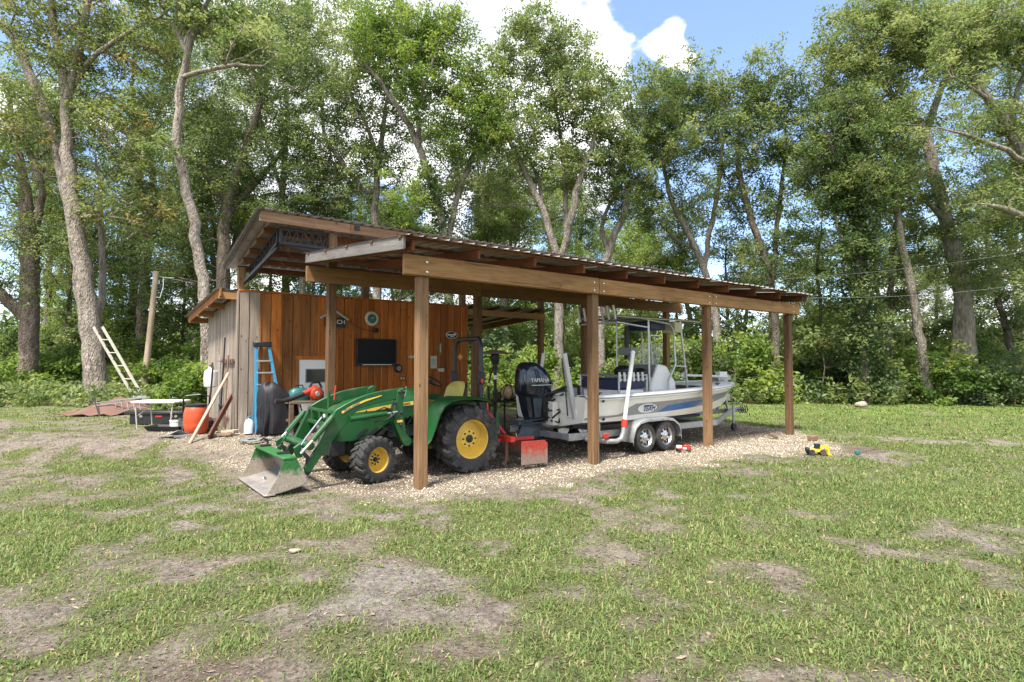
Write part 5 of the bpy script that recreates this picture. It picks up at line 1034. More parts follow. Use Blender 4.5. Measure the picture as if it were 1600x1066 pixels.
# side graphics
def band(u0, u1, k0, k1, off, mat, name, nn=36, s_=-1):
    us = np.linspace(u0, u1, nn); return part(MB().sheet([[hull_side(u, k0(u) + (k1(u) - k0(u)) * q, s_, off) for q in (0, .33, .67, 1)] for u in us], .002), name, mat, hull, ang=60)
ki = lambda xs, ys: (lambda u: float(np.interp(u, xs, ys)))
gb0 = ki([3.32, 3.6, 4.15, 4.3, 5.5, 7.0, 8.6], [.10, .14, .20, .20, .24, .34, .52]); gb1 = ki([3.32, 3.6, 4.05, 4.15, 4.4, 5.5, 7.0, 8.6], [.18, .235, .26, .46, .66, .68, .70, .74])
for s_ in (-1, 1):
    band(3.32, 8.6, gb0, gb1, .004, M['grey_band'], 'grey_band', 50, s_)
    band(5.05, 8.3, ki([5.05, 5.5, 6.2, 6.5, 7.2, 8.3], [.245, .25, .30, .50, .585, .66]), ki([5.05, 5.3, 5.5, 6.2, 7.2, 8.3], [.255, .47, .50, .55, .625, .67]), .009, M['blue_band'], 'blue_band', 40, s_)
oc = hull_side(4.72, .44, -1, .012); ovp = [oc + Vector((.26 * math.cos(g), -.012 * math.sin(g) * .0, .085 * math.sin(g))) for g in np.linspace(0, 2 * math.pi, 28, endpoint=False)]
lg = part(MB().prism([Vector((p.x, hull_side(p.x, (p.z - itp(p.x, ZC)) / (itp(p.x, ZG) - itp(p.x, ZC)), -1, .010).y, p.z)) for p in ovp], (0, -.005, 0)), 'logo_oval', M['white'], hull, smooth=False)
lettering('TEAM', .13, M['deep_blue'], lg, (oc.x + .01, oc.y - .028, oc.z - .012), (1, 0, 0), (0, -.12, 1), shear=.3, depth=.006)
part(MB().box((oc.x + .01, oc.y - .026, oc.z + .05), (.26, .004, .018)), 'logo_bar', M['deep_blue'], lg, smooth=False)
ft = MB()
for u, k in ((3.62, .86), (3.68, .12), (7.6, .9), (3.42, .45)): ft.lathe([(.03, 0), (.022, .02)], hull_side(u, k, -1, 0), (0, -1, 0), 10)
part(ft, 'drain_fitting', M['black'], boat)
cl = MB()
for u in (3.6, 7.2, 8.2): c_ = Vector((u, BVC - itp(u, HB) + .09, itp(u, ZG) + .04)); cl.bar(c_ + Vector((-.08, 0, .03)), c_ + Vector((.08, 0, .03)), .02, .02).box(c_ + Vector((0, 0, .012)), (.06, .02, .03))
part(cl, 'cleat', M['black'], boat, smooth=False, bevel=.003)
# console, tower, electronics
con = part(MB().prism([(5.72, BVC - .36, .73), (6.62, BVC - .36, .73), (6.56, BVC - .36, 1.22), (6.28, BVC - .36, 1.56), (6.02, BVC - .36, 1.60), (5.86, BVC - .36, 1.30), (5.80, BVC - .36, 1.26)], (0, .72, 0)), 'console', M['gel_white'], boat, smooth=False, bevel=.03)
part(MB().prism([(5.86, BVC - .30, 1.33), (6.0, BVC - .30, 1.58), (5.99, BVC + .30, 1.585), (5.85, BVC + .30, 1.335)], (-.012, 0, .008)), 'dash_panel', M['grey_plastic'], con, smooth=False)
part(MB().lathe([(.15, -.01), (.165, 0), (.15, .01), (.14, 0)], (5.72, BVC + .02, 1.38), (-.8, 0, .5), 20, closed=True).tube([(5.72, BVC + .02, 1.38), (5.88, BVC + .02, 1.33)], .02, 8), 'steering_wheel', M['black'], con)
part(MB().box((6.0, BVC - .365, 1.0), (.16, .012, .10)), 'hatch', M['grey_plastic'], con, smooth=False)
part(MB().ball((5.9, BVC - .365, .92), (.03, .012, .03)), 'latch', M['black'], con)
wsd = MB().sheet([[Vector((u, BVC + v, z)) for u, z in ((6.05, 1.60), (6.18, 1.85), (6.22, 2.02))] for v in (-.30, -.15, 0, .15, .30)], .006)
m, t, b = newmat('clear_screen'); b.inputs['Base Color'].default_value = (.8, .85, .85, 1); b.inputs['Transmission Weight'].default_value = .0; b.inputs['Roughness'].default_value = .08
tb = nd(t, 'ShaderNodeBsdfTransparent'); mx = nd(t, 'ShaderNodeMixShader', {'Fac': .28}); t.links.new(tb.outputs[0], mx.inputs[1]); t.links.new(b.outputs[0], mx.inputs[2]); t.links.new(mx.outputs[0], t.nodes['Material Output'].inputs['Surface']); M['clear'] = m
part(wsd, 'windscreen', M['clear'], con)
tw = MB()
for s_ in (-1, 1):
    y = BVC + s_ * .43
    tw.tube([(6.20, y, .74), (6.22, y, 1.25), (6.46, y, 1.60), (6.40, y, 2.30), (6.28, y, 2.44), (5.4, y, 2.52)], .024, 8)
    tw.tube([(6.92, y, .75), (6.78, y, 1.6), (6.62, y, 2.52)], .024, 8)
    tw.tube([(6.60, y, 2.0), (6.46, y, 2.0)], .018, 6).tube([(6.82, y, 1.55), (6.46, y, 1.56)], .018, 6)
    tw.tube([(5.62, y, .74), (5.60, y, 2.48)], .022, 8).tube([(5.62, y, 2.18), (5.95, y, 2.18)], .018, 6)
    tw.tube([(4.62, y + s_ * .06, 2.52), (5.3, y + s_ * .06, 2.52), (6.9, y + s_ * .05, 2.53), (7.3, y + s_ * .02, 2.53)], .022, 8)
for u in (4.62, 5.1, 5.7, 6.3, 6.9): tw.tube([(u, BVC - .49, 2.525), (u, BVC + .49, 2.525)], .02, 8)
tw.tube([(7.3, BVC - .45, 2.53), (7.3, BVC + .45, 2.53)], .02, 8).tube([(4.62, BVC - .49, 2.40), (5.6, BVC - .43, 2.34)], .018, 6).tube([(4.62, BVC - .49, 2.40), (4.62, BVC + .49, 2.40)], .018, 6)
tower = part(tw, 'tower', M['alu'], boat)
part(MB().box((5.95, BVC, 2.555), (1.5, .82, .015)), 'hardtop', M['galv'], tower, bevel=.008)
for i in range(7):
    q = Vector((4.58, BVC - .48 + i * .16, 2.46)); part(MB().tube([q, q + Vector((-.06, 0, .26))], .027, 8), 'rod_holder', M['alu'], tower)
part(MB().box((6.05, BVC, 2.40), (.50, .62, .18)), 'electronics_box', M['navy'], tower, bevel=.02)
part(MB().box((6.56, BVC - .28, 2.38), (.26, .34, .22)), 'side_panel', M['cream'], tower, bevel=.01)
part(MB().box((5.46, BVC - .02, 1.86), (.22, .34, .16)).box((5.5, BVC - .02, 1.76), (.06, .06, .2)), 'display', M['grey_plastic'], boat, bevel=.01)
part(MB().tube([(5.66, BVC + .2, 1.7), (5.66, BVC + .2, 2.4)], .05, 8), 'folded_antenna', M['black'], tower)
# leaning post with rod holders over a navy cooler seat
lp = MB()
for s_ in (-1, 1):
    for u in (4.62, 5.42): lp.tube([(u, BVC + s_ * .52, .74), (u, BVC + s_ * .52, 1.40)], .02, 8)
for z in (1.38, 1.30): lp.tube([(4.62, BVC - .52, z), (5.42, BVC - .52, z)], .02, 8).tube([(4.62, BVC + .52, z), (5.42, BVC + .52, z)], .02, 8)
lp.tube([(4.62, BVC - .52, 1.38), (4.62, BVC + .52, 1.38)], .02, 8)
lpo = part(lp, 'leaning_post', M['alu'], boat)
part(MB().box((5.02, BVC, 1.22), (.78, 1.02, .20)), 'seat_cushion', M['navy'], lpo, bevel=.03)
part(MB().box((5.02, BVC, .93), (.74, .96, .34)), 'cooler', M['gel_white'], lpo, bevel=.02)
for i in range(6):
    q = Vector((4.62 + i * .13, BVC - .55, 1.27)); part(MB().tube([q, q + Vector((-.03, -.015, .17))], .024, 8), 'rod_holder', M['white'], lpo)
# clutter on board: dark bag and coiled line
bg_ = part(MB().ball((5.45, BVC + .1, 1.45), (.22, .2, .13)).ball((5.7, BVC - .15, 1.42), (.12, .14, .10)), 'bag', M['black'], boat)
part(MB().tube([(3.15, BVC - .1, 1.02), (3.35, BVC - .35, 1.16), (3.42, BVC - .5, 1.22), (3.55, BVC - .55, 1.2), (3.6, BVC - .5, 1.0)], .035, 8), 'motor_hose', M['black'], boat)
# bow trolling motor
tm = part(MB().tube([(6.86, BVC - .34, 1.36), (8.85, BVC - .12, 1.30)], .026, 8), 'trolling_motor', M['white'], boat)
part(MB().tube([(8.6, BVC - .06, 1.32), (8.85, BVC - .04, 1.31), (9.08, BVC + .0, 1.30)], [.05, .075, .05], 12).box((8.7, BVC - .05, 1.26), (.5, .18, .10)), 'motor_head', M['galv'], tm)
part(MB().ball((6.86, BVC - .34, 1.36), (.10, .06, .07)).box((8.6, BVC - .12, 1.36), (.3, .12, .12)), 'motor_mount', M['white'], tm)
part(MB().tube([(7.55, BVC - .4, 1.14), (7.55, BVC - .36, 1.36)], .015, 6).ball((7.55, BVC - .4, 1.17), .03), 'stabiliser_post', M['black'], tm)
# outboard
om = thing_parent = part(MB().loft([[Vector((u, BVC + sy * hw, z)) for u, sy in ((u0, -.55), (u0 + .06, -.92), ((u0 + u1) / 2, -1), (u1 - .07, -.95), (u1, -.6), (u1, .6), (u1 - .07, .95), ((u0 + u1) / 2, 1), (u0 + .06, .92), (u0, .55))] for z, u0, u1, hw in ((1.03, 2.68, 3.22, .20), (1.09, 2.63, 3.26, .225), (1.25, 2.63, 3.26, .235), (1.38, 2.635, 3.23, .235), (1.48, 2.65, 3.14, .225), (1.56, 2.67, 3.04, .205), (1.615, 2.71, 2.95, .175), (1.635, 2.76, 2.87, .12))]), 'outboard_motor', M['cowl'], boat, ang=60)
part(MB().loft([[Vector((u, BVC + sy * hw, z)) for u, sy in ((u0, -.6), ((u0 + u1) / 2, -1), (u1, -.7), (u1, .7), ((u0 + u1) / 2, 1), (u0, .6))] for z, u0, u1, hw in ((.58, 2.82, 3.06, .13), (.70, 2.77, 3.10, .155), (.86, 2.73, 3.12, .18), (1.00, 2.70, 3.16, .19), (1.045, 2.69, 3.2, .195))]), 'lower_cowling', M['cowl'], om, ang=60)
part(MB().prism([(2.78, BVC - .192, 1.0), (2.98, BVC - .195, 1.0), (3.0, BVC - .155, .66), (2.86, BVC - .15, .66)], (0, -.006, 0)), 'panel', M['cowl_grey'], om, smooth=False)
part(MB().loft([[Vector((u, BVC + sy * hw, z)) for u, sy in ((u0, -.5), ((u0 + u1) / 2, -1), (u1, -.6), (u1, .6), ((u0 + u1) / 2, 1), (u0, .5))] for z, u0, u1, hw in ((.10, 2.86, 3.0, .012), (.22, 2.72, 3.08, .03), (.27, 2.55, 3.16, .075), (.34, 2.52, 3.18, .08), (.40, 2.62, 3.14, .05), (.60, 2.66, 3.10, .09))]), 'gearcase', M['cowl_grey'], om, ang=60)
part(MB().prism([(2.50, BVC - .10, .535), (2.58, BVC - .18, .545), (3.10, BVC - .17, .56), (3.10, BVC + .17, .56), (2.58, BVC + .18, .545), (2.50, BVC + .10, .535)], (0, 0, .02)).prism([(2.58, BVC - .10, .60), (2.64, BVC - .17, .60), (3.10, BVC - .18, .62), (3.10, BVC + .18, .62), (2.64, BVC + .17, .60), (2.58, BVC + .10, .60)], (0, 0, .02)).box((2.8, BVC, .585), (.5, .2, .08)), 'cavitation_plate', M['cowl_grey'], om, smooth=False, bevel=.004)
pr = MB().tube([(2.54, BVC, .305), (2.40, BVC, .305)], [.06, .05], 12)
for k in range(3):
    g = k * 2.094 + .4; d = Vector((0, math.cos(g), math.sin(g))); e = Vector((0, -math.sin(g), math.cos(g))); c_ = Vector((2.47, BVC, .305))
    pr.loft([[c_ + d * r_ + e * w_ * s_ + Vector((-s_ * .04 + dx, 0, 0)) for s_, dx in ((-1, 0), (1, 0), (1, .008), (-1, .008))] for r_, w_ in ((.05, .05), (.12, .085), (.17, .07), (.195, .02))])
part(pr, 'propeller', M['chrome'], om)
lettering('YAMAHA', .10, M['white'], om, (2.91, BVC - .240, 1.315), (1, 0, 0), (0, 0, 1), depth=.006)
part(MB().box((2.95, BVC - .237, 1.23), (.46, .006, .010)), 'trim_line', M['white'], om, smooth=False)
sw_ = MB().box((3.12, BVC, .80), (.18, .34, .42)).box((3.02, BVC, .62), (.2, .2, .12)); random.seed(5)
for i in range(9): a = Vector((3.1 + random.uniform(-.1, .1), BVC - .2 + random.uniform(-.1, .1), random.uniform(.6, .95))); sw_.tube([a, a + Vector((random.uniform(-.1, .18), random.uniform(-.1, .1), random.uniform(-.1, .18))), a + Vector((.3, random.uniform(-.2, .1), random.uniform(0, .25)))], .016, 6)
part(sw_, 'transom_clamp', M['engine'], om)
M['anchor_grey'] = plain('anchor_grey', (.50, .50, .49), .45, .2, .1)
# shallow water anchor standing at the transom
an = part(MB().bar(onv(881, 552, .62), onv(899, 655, .62), .09, .07, (0, 1, 0)), 'anchor_pole', M['anchor_grey'], boat, smooth=False, bevel=.01)
part(MB().tube([Vector(onv(878, 560, .58)), Vector(onv(883, 600, .58)), Vector(onv(887, 650, .58))], .012, 6), 'anchor_hose', M['black'], an)
part(MB().box(Vector(onv(897, 648, .62)) + Vector((.10, .05, .02)), (.24, .26, .16)), 'anchor_bracket', M['gel'], an, bevel=.01)
# ------------------------------------------------------------------ trailer
tl = thing('boat_trailer', 'galvanised tandem-axle boat trailer with white guide posts', 'trailer', (5.8, BVC, 0))
V0, V1 = BVC - .80, BVC + .80
for s_, vv in ((-1, V0), (1, V1)):
    part(MB().box((5.2, vv, .36), (4.3, .055, .12)), 'frame_rail', M['galv'], tl, smooth=False, bevel=.004)
    part(MB().bar((7.33, vv, .36), (9.1, BVC + s_ * .06, .47), .05, .11), 'tongue_rail', M['galv'], tl, smooth=False, bevel=.004)
    part(MB().bar((3.4, BVC + s_ * .5, .50), (7.2, BVC + s_ * .45, .50), .11, .05), 'bunk_board', M['navy'], tl, smooth=False, bevel=.006)
part(MB().box((3.1, BVC, .36), (.09, 1.6, .10)), 'cross_member', M['galv'], tl, smooth=False, bevel=.004)
for u in (4.5, 6.2, 7.2): part(MB().box((u, BVC, .34), (.08, 1.58, .08)), 'cross_member', M['galv'], tl, smooth=False, bevel=.004)
part(MB().bar((9.0, BVC, .47), (9.5, BVC, .48), .09, .10).box((9.56, BVC, .49), (.16, .11, .09)), 'coupler', M['galv'], tl, bevel=.012)
wp = MB().bar((8.95, BVC - .06, .5), (8.78, BVC - .06, .98), .05, .06).bar((8.70, BVC + .06, .5), (8.85, BVC + .06, .9), .05, .05).box((8.93, BVC, .80), (.18, .16, .16)); part(wp, 'winch_post', M['galv'], tl, smooth=False, bevel=.004)
part(MB().lathe([(.07, -.05), (.08, -.05), (.05, -.02), (.05, .02), (.08, .05)], (8.97, BVC, .78), (0, 1, 0), 14), 'winch_drum', M['black'], tl)
jk = part(MB().tube([(9.12, BVC - .10, .12), (9.12, BVC - .10, .66)], .028, 10).tube([(9.12, BVC - .10, .64), (9.22, BVC - .18, .70)], .012, 6), 'tongue_jack', M['galv'], tl); part(MB().lathe([(.085, -.03), (.09, 0), (.085, .03)], (9.12, BVC - .10, .09), (0, 1, 0), 16), 'jack_wheel', M['black'], jk)
chn = MB()
for k in range(4): q = Vector((9.35 + .09 * k, BVC - .06, .50 - .0 * k)); chn.tube([q, q + Vector((.05, -.05, -.10)), q + Vector((.12, -.04, -.05)), q + Vector((.14, 0, .08))], .011, 6)
part(chn, 'safety_chain', M['steel_black'], tl)
def t_wheel(u, s_):
    c = Vector((u, BVC + s_ * 1.10, .275)); ax = Vector((0, s_, 0)); w = part(MB().lathe([(.165, -.085), (.20, -.098), (.255, -.085), (.272, -.05), (.275, 0), (.272, .05), (.255, .085), (.20, .098), (.165, .085)], c, ax, 36, closed=True), 'wheel', M['tyre'], tl)
    rm = MB().lathe([(.168, .086), (.158, .075), (.14, .03), (.10, .05), (.05, .055), (.05, .075), (.03, .085), (.001, .085), (.001, -.06), (.168, -.086)], c, ax, 32, closed=True); part(rm, 'rim', M['chrome'], w)
    x = ax.orthogonal().normalized(); y = ax.cross(x)
    for k in range(8): g = k * math.pi / 4; q = c + ax * .056 + (x * math.cos(g) + y * math.sin(g)) * .112; part(MB().lathe([(.024, -.02), (.024, .004)], q, ax, 8), 'rim_hole', M['black'], w)
for u in (4.60, 5.17):
    for s_ in (-1, 1): t_wheel(u, s_)
for s_ in (-1, 1):
    vo_, vi_ = BVC + s_ * 1.22, BVC + s_ * .92; pf = [(4.22, .22), (4.23, .34), (4.30, .50), (4.42, .585), (4.6, .615), (5.18, .615), (5.36, .585), (5.50, .50), (5.57, .36), (5.58, .24)]
    rows = [[Vector((u, v, z - dz)) for v, dz in ((vo_ - 0, .05), (vo_, .012), (vo_ - s_ * .02, 0), (vi_, 0))] for u, z in pf]
    part(MB().sheet(rows if s_ > 0 else [r_[::-1] for r_ in rows], .008), 'wheel_fender', M['galv'], tl)
    for u in (4.60, 5.17): part(MB().tube([(u, BVC + s_ * .75, .29), (u, BVC + s_ * 1.05, .29)], .03, 8), 'axle', M['galv'], tl)
for s_ in (-1, 1):
    vp = BVC + s_ * 1.22; gpz = MB().tube([(3.42, BVC + s_ * .85, .31), (3.55, vp, .30), (3.78, vp, .285), (3.90, vp, .32), (3.95, vp, .42), (3.99, vp, .60)], .042, 10); g_ = part(gpz, 'guide_bracket', M['galv'], tl)
    part(MB().tube([(3.98, vp, .56), (4.22, vp, 1.80)], .037, 12).ball((4.22, vp, 1.80), .041), 'guide_post', M['white'], tl); part(MB().tube([(3.975, vp, .52), (4.0, vp, .64)], .058, 10), 'clamp', M['red'], tl)
    part(MB().box((3.50, vp + .02 * s_, .40), (.13, .04, .09)), 'tail_lamp', M['red'], tl, bevel=.01)
part(MB().box((3.42, V0 - .35, .48), (.06, .03, .24)).box((3.34, V0 - .35, .48), (.03, .03, .24)), 'lamp_bracket', M['galv'], tl, smooth=False)
# ------------------------------------------------------------------ things standing by the cabin
def lz(u, v): p = l2w(u, v); return float(gz(p.x, p.y))
def onvp(px, py, v): p = onv(px, py, v); return Vector((p[0], v, p[2]))
# blue step ladder leaning on the wall
z0 = lz(-.6, 5.1); LT = 2.0
sl_ = thing('step_ladder', 'blue fibreglass step ladder with black cap leaning on the cabin front', 'ladder', (-.55, 5.1, z0))
lb = Vector((-.82, 5.02, z0)); lt = Vector((-.775, 5.36, LT - .06)); rb_ = Vector((-.30, 5.02, z0)); rt = Vector((-.54, 5.36, LT - .06))
for a, b_ in ((lb, lt), (rb_, rt)): part(MB().bar(a, b_, .055, .07, (0, 1, 0)), 'rail', M['ladder_blue'], sl_, smooth=False, bevel=.004)
for k in range(1, 7): t_ = k / 7.2; part(MB().bar(lb.lerp(lt, t_), rb_.lerp(rt, t_), .085, .028), 'step', M['alu'], sl_, smooth=False, bevel=.003)
part(MB().box(((lt.x + rt.x) / 2, 5.37, LT - .01), (.33, .14, .10)), 'cap', M['black'], sl_, bevel=.012)
for a in (lb, rb_): part(MB().bar(a + Vector((.0, .30, 0)), Vector((a.x * .6 + (lt.x + rt.x) / 2 * .4 - .0, 5.44, LT * .8)), .03, .04, (0, 1, 0)), 'rear_leg', M['ladder_blue'], sl_, smooth=False)
# covered grill
random.seed(9); z0 = lz(-.4, 4.9)
gr_ = thing('covered_grill', 'barbecue grill under a black vinyl cover beside the blue ladder', 'grill', (-.47, 4.95, z0))
rings = []
for z, hu, hv, du in ((0.02, .36, .30, 0), (.3, .345, .29, .0), (.62, .335, .28, .0), (.80, .325, .28, -.01), (.89, .27, .25, -.05), (.95, .18, .19, -.09), (.965, .08, .1, -.11)):
    ring = []
    for k in range(40):
        g = 2 * math.pi * k / 40; cx_, sy_ = math.cos(g), math.sin(g); e = .5; x = abs(cx_) ** e * math.copysign(1, cx_); y = abs(sy_) ** e * math.copysign(1, sy_)
        wr = 1 + (.17 * math.sin(g * 11 + 1.3 + z * 1.5) + .08 * math.sin(g * 17 + z * 3)) * max(0, 1 - z / .95) ; ring.append(Vector((-.47 + du + x * hu * wr, 4.95 + y * hv * wr, z0 + z - (.16 * max(0, x) + .03 * math.sin(g * 5)) * (z > .5) * min(1, (z - .5) / .3))))
    rings.append(ring)
cv = part(MB().loft(rings), 'cover', M['cover'], gr_, ang=80)
for s_ in (-1, 1): part(MB().tube([(-.47 + s_ * .36, 4.70, z0 + .55), (-.47 + s_ * .39, 4.68, z0 + .40), (-.47 + s_ * .34, 4.67, z0 + .32)], .014, 6), 'strap', M['black'], cv)
# work bench on castors, blower on top
z0 = lz(-.1, 4.55)
bn = thing('work_bench', 'small dark wooden bench on castors in front of the covered grill', 'bench', (-.08, 4.6, z0))
for k in range(3): part(MB().box((-.08, 4.42 + k * .175, z0 + .605), (.66, .165, .045)), 'board', M['bench_wood'], bn, smooth=False, bevel=.004)
for u in (-.37, .21):
    for v in (4.38, 4.82):
        part(MB().box((u, v, z0 + .335), (.075, .075, .49)), 'leg', M['bench_wood'], bn, smooth=False, bevel=.004); part(MB().lathe([(.045, -.018), (.045, .018)], (u, v, z0 + .045), (0, 1, 0), 12).box((u, v, z0 + .085), (.02, .05, .05)), 'castor', M['galv'], bn)
part(MB().box((-.08, 4.6, z0 + .26), (.60, .44, .05)).box((-.08, 4.375, z0 + .3), (.56, .03, .11)), 'shelf', M['bench_wood'], bn, smooth=False, bevel=.004)
bz = z0 + .63
lbw = thing('leaf_blower', 'orange-red leaf blower with a black nozzle lying on the wooden bench', 'blower', (.1, 4.55, bz))
part(MB().lathe([(.02, -.10), (.115, -.09), (.135, -.03), (.135, .05), (.10, .10), (.03, .12)], (.12, 4.5, bz + .135), (0, -1, 0), 22), 'fan_housing', M['orange'], lbw)
part(MB().tube([(.12, 4.5, bz + .26), (-.02, 4.48, bz + .17), (-.14, 4.46, bz + .13)], [.06, .055, .05], 12), 'outlet', M['red'], lbw)
part(MB().tube([(-.12, 4.46, bz + .135), (-.36, 4.42, bz + .05), (-.52, 4.40, bz + .015), (-.66, 4.38, bz + .02)], [.05, .045, .04, .045], 12), 'nozzle', M['black'], lbw)
part(MB().tube([(.0, 4.5, bz + .25), (.05, 4.5, bz + .34), (.18, 4.5, bz + .35), (.24, 4.5, bz + .24)], .022, 8), 'handle', M['black'], lbw)
part(MB().box((.2, 4.55, bz + .09), (.14, .2, .18)), 'engine', M['black'], lbw, bevel=.02)
part(MB().lathe([(.05, 0), (.04, .012)], (.12, 4.375, bz + .13), (0, -1, 0), 14), 'starter', M['galv'], lbw)
tb_ = thing('tool_case', 'rounded teal plastic case behind the leaf blower', 'case', (-.1, 4.72, bz)); part(MB().loft([[Vector((-.12 + x * w_, 4.74 + y * d_, bz + z)) for x, y in ((-1, -.7), (-.7, -1), (.7, -1), (1, -.7), (1, .7), (.7, 1), (-.7, 1), (-1, .7))] for z, w_, d_ in ((.0, .19, .11), (.10, .20, .12), (.19, .17, .10), (.24, .10, .06))]), 'shell', M['teal'], tb_, ang=60); part(MB().tube([(-.2, 4.74, bz + .22), (-.18, 4.74, bz + .29), (-.06, 4.74, bz + .29), (-.04, 4.74, bz + .22)], .013, 6), 'handle', M['black'], tb_)
z0 = lz(-.83, 5.2)
jg = thing('white_jug', 'white plastic jug at the foot of the blue step ladder', 'jug', (-.93, 5.15, z0)); part(MB().lathe([(.07, 0), (.085, .01), (.085, .19), (.06, .25), (.025, .28), (.025, .30)], (-.93, 5.15, z0), (0, 0, 1), 16), 'body', M['white'], jg); part(MB().lathe([(.03, 0), (.03, .03)], (-.93, 5.15, z0 + .295), (0, 0, 1), 12), 'cap', M['ladder_blue'], jg)
z0 = lz(-.9, 4.4) + .03; hp = []
for k in range(46): g = k * .42; r_ = .20 - .0018 * k; hp.append((-.95 + r_ * 1.5 * math.cos(g), 4.5 + r_ * math.sin(g), z0 + .012 * math.sin(k * 1.7)))
solo(MB().tube(hp, .013, 6), 'garden_hose', M['leaf_dark'] if False else M['grey_plastic'], 'dark coiled garden hose lying on the gravel before the ladder', 'hose', (-.95, 4.5, z0))
# ------------------------------------------------------------------ tools along the grey side wall
US = CL - .03
tk = thing('tool_rack', 'rusty brown tool rack on the weathered grey side wall', 'rack', (US, 6.2, 1.6)); part(MB().box((US - .02, 6.3, 1.66), (.03, 1.1, .08)), 'rail', M['rust'], tk, smooth=False)
for k in range(5): part(MB().bar((US - .03, 5.9 + k * .22, 1.66), (US - .12, 5.9 + k * .22, 1.66), .02, .015), 'peg', M['rust'], tk, smooth=False)
def tool(name, label, p, q, head, hm_, hmat=None):
    o = thing(name, label, name.replace('_', ' '), q); part(MB().tube([p, q], .016, 8), 'handle', hmat or M['old_plank'], o); part(head(Vector(q), (Vector(q) - Vector(p)).normalized()), 'head', hm_, o, smooth=False); return o
g6 = lambda v: lz(US - .3, v)
tool('shovel', 'long-handled shovel hanging on the grey side wall', (US - .08, 5.9, 1.78), (US - .12, 5.9, .60), lambda q, d: MB().prism([q + Vector((0, -.03, 0)), q + Vector((0, -.11, -.06)), q + Vector((0, -.10, -.22)), q + Vector((0, 0, -.32)), q + Vector((0, .10, -.22)), q + Vector((0, .11, -.06)), q + Vector((0, .03, 0))], (.012, 0, 0)), M['rust'])
tool('rake', 'thin-handled rake hanging beside the shovel on the grey wall', (US - .08, 6.25, 2.15), (US - .12, 6.3, .75), lambda q, d: MB().box(q, (.03, .4, .03)).box(q + Vector((0, -.15, -.05)), (.015, .015, .1)).box(q + Vector((0, -.05, -.05)), (.015, .015, .1)).box(q + Vector((0, .05, -.05)), (.015, .015, .1)).box(q + Vector((0, .15, -.05)), (.015, .015, .1)), M['steel_black'], M['steel_black'])
tool('hoe', 'hoe with a pale handle hanging at the far end of the rack', (US - .08, 6.7, 1.8), (US - .1, 6.7, .5), lambda q, d: MB().box(q + Vector((-.04, 0, -.04)), (.10, .18, .012)), M['rust'], M['galv'])
sp3 = thing('garden_sprayer', 'white tank sprayer with black hose hanging on the grey side wall', 'sprayer', (US - .2, 7.0, 1.0))
part(MB().lathe([(.09, 0), (.13, .03), (.14, .2), (.13, .34), (.06, .40), (.05, .44)], (US - .2, 7.0, 1.1), (0, 0, 1), 18), 'tank', M['gel_white'], sp3); part(MB().tube([(US - .2, 7.0, 1.5), (US - .2, 6.85, 1.62), (US - .22, 6.7, 1.5), (US - .25, 6.65, 1.1), (US - .3, 6.6, .6)], .02, 6), 'hose', M['black'], sp3); part(MB().box((US - .2, 7.0, 1.56), (.05, .2, .04)), 'pump_handle', M['black'], sp3, bevel=.01)
p1 = Vector((US - .10, 5.75, 1.42)); p2 = Vector((-1.95, 5.0, lz(-1.9, 5.0)))
solo(MB().tube([p1, p2], .028, 10), 'wooden_pole', M['pale_wood'], 'pale round wooden pole leaning on the side wall corner', 'pole', p2)
p1 = Vector((US - .06, 5.62, .98)); p2 = Vector((-1.62, 5.1, lz(-1.6, 5.1)))
solo(MB().bar(p1, p2 + Vector((0, 0, .03)), .16, .035, (1, 0, .4)), 'brown_plank', M['red_plank'], 'dark brown plank leaning on the side wall corner', 'plank', p2, smooth=False, bevel=.003)
z0 = lz(-1.5, 6.2)
mw = thing('push_mower', 'old dark push mower with folded handle beside the orange barrel', 'mower', (-1.62, 6.4, z0))
part(MB().loft([[Vector((-1.62 + x * w_, 6.4 + y * w_ * 1.1, z0 + z)) for x, y in ((-1, -.7), (-.7, -1), (.7, -1), (1, -.7), (1, .7), (.7, 1), (-.7, 1), (-1, .7))] for z, w_ in ((.09, .30), (.20, .29), (.25, .22))]), 'deck', M['black'], mw); part(MB().box((-1.62, 6.4, z0 + .36), (.24, .26, .22)).lathe([(.11, 0), (.11, .06), (.05, .09)], (-1.62, 6.4, z0 + .46), (0, 0, 1), 16), 'engine', M['engine'], mw, bevel=.02)
for x in (-.27, .27):
    for y in (-.28, .28): part(MB().lathe([(.03, -.03), (.11, -.03), (.115, 0), (.11, .03), (.03, .03)], (-1.62 + x, 6.4 + y, z0 + .115), (1, 0, 0), 18), 'wheel', M['tyre'], mw)
part(MB().tube([(-1.84, 6.65, z0 + .2), (-1.86, 6.5, z0 + .62), (-1.84, 6.3, z0 + .70), (-1.60, 6.22, z0 + .72), (-1.42, 6.3, z0 + .68), (-1.40, 6.6, z0 + .2)], .016, 8), 'handle', M['black'], mw)
part(MB().box((-1.62, 6.12, z0 + .34), (.10, .02, .08)), 'recoil_cover', M['red'], mw, bevel=.004)
stw = thing('scrap_board', 'short tan board lying at the side wall corner', 'board', (-1.45, 5.3, lz(-1.4, 5.3))); zz = BASE[stw.name].z; part(MB().bar((-1.5, 5.45, zz + .05), (-1.15, 5.15, zz + .09), .2, .03), 'plank', M['pale_wood'], stw, smooth=False, bevel=.003); part(MB().bar((-1.56, 5.25, zz + .02), (-1.25, 5.05, zz + .04), .08, .03), 'offcut', M['old_plank'], stw, smooth=False)
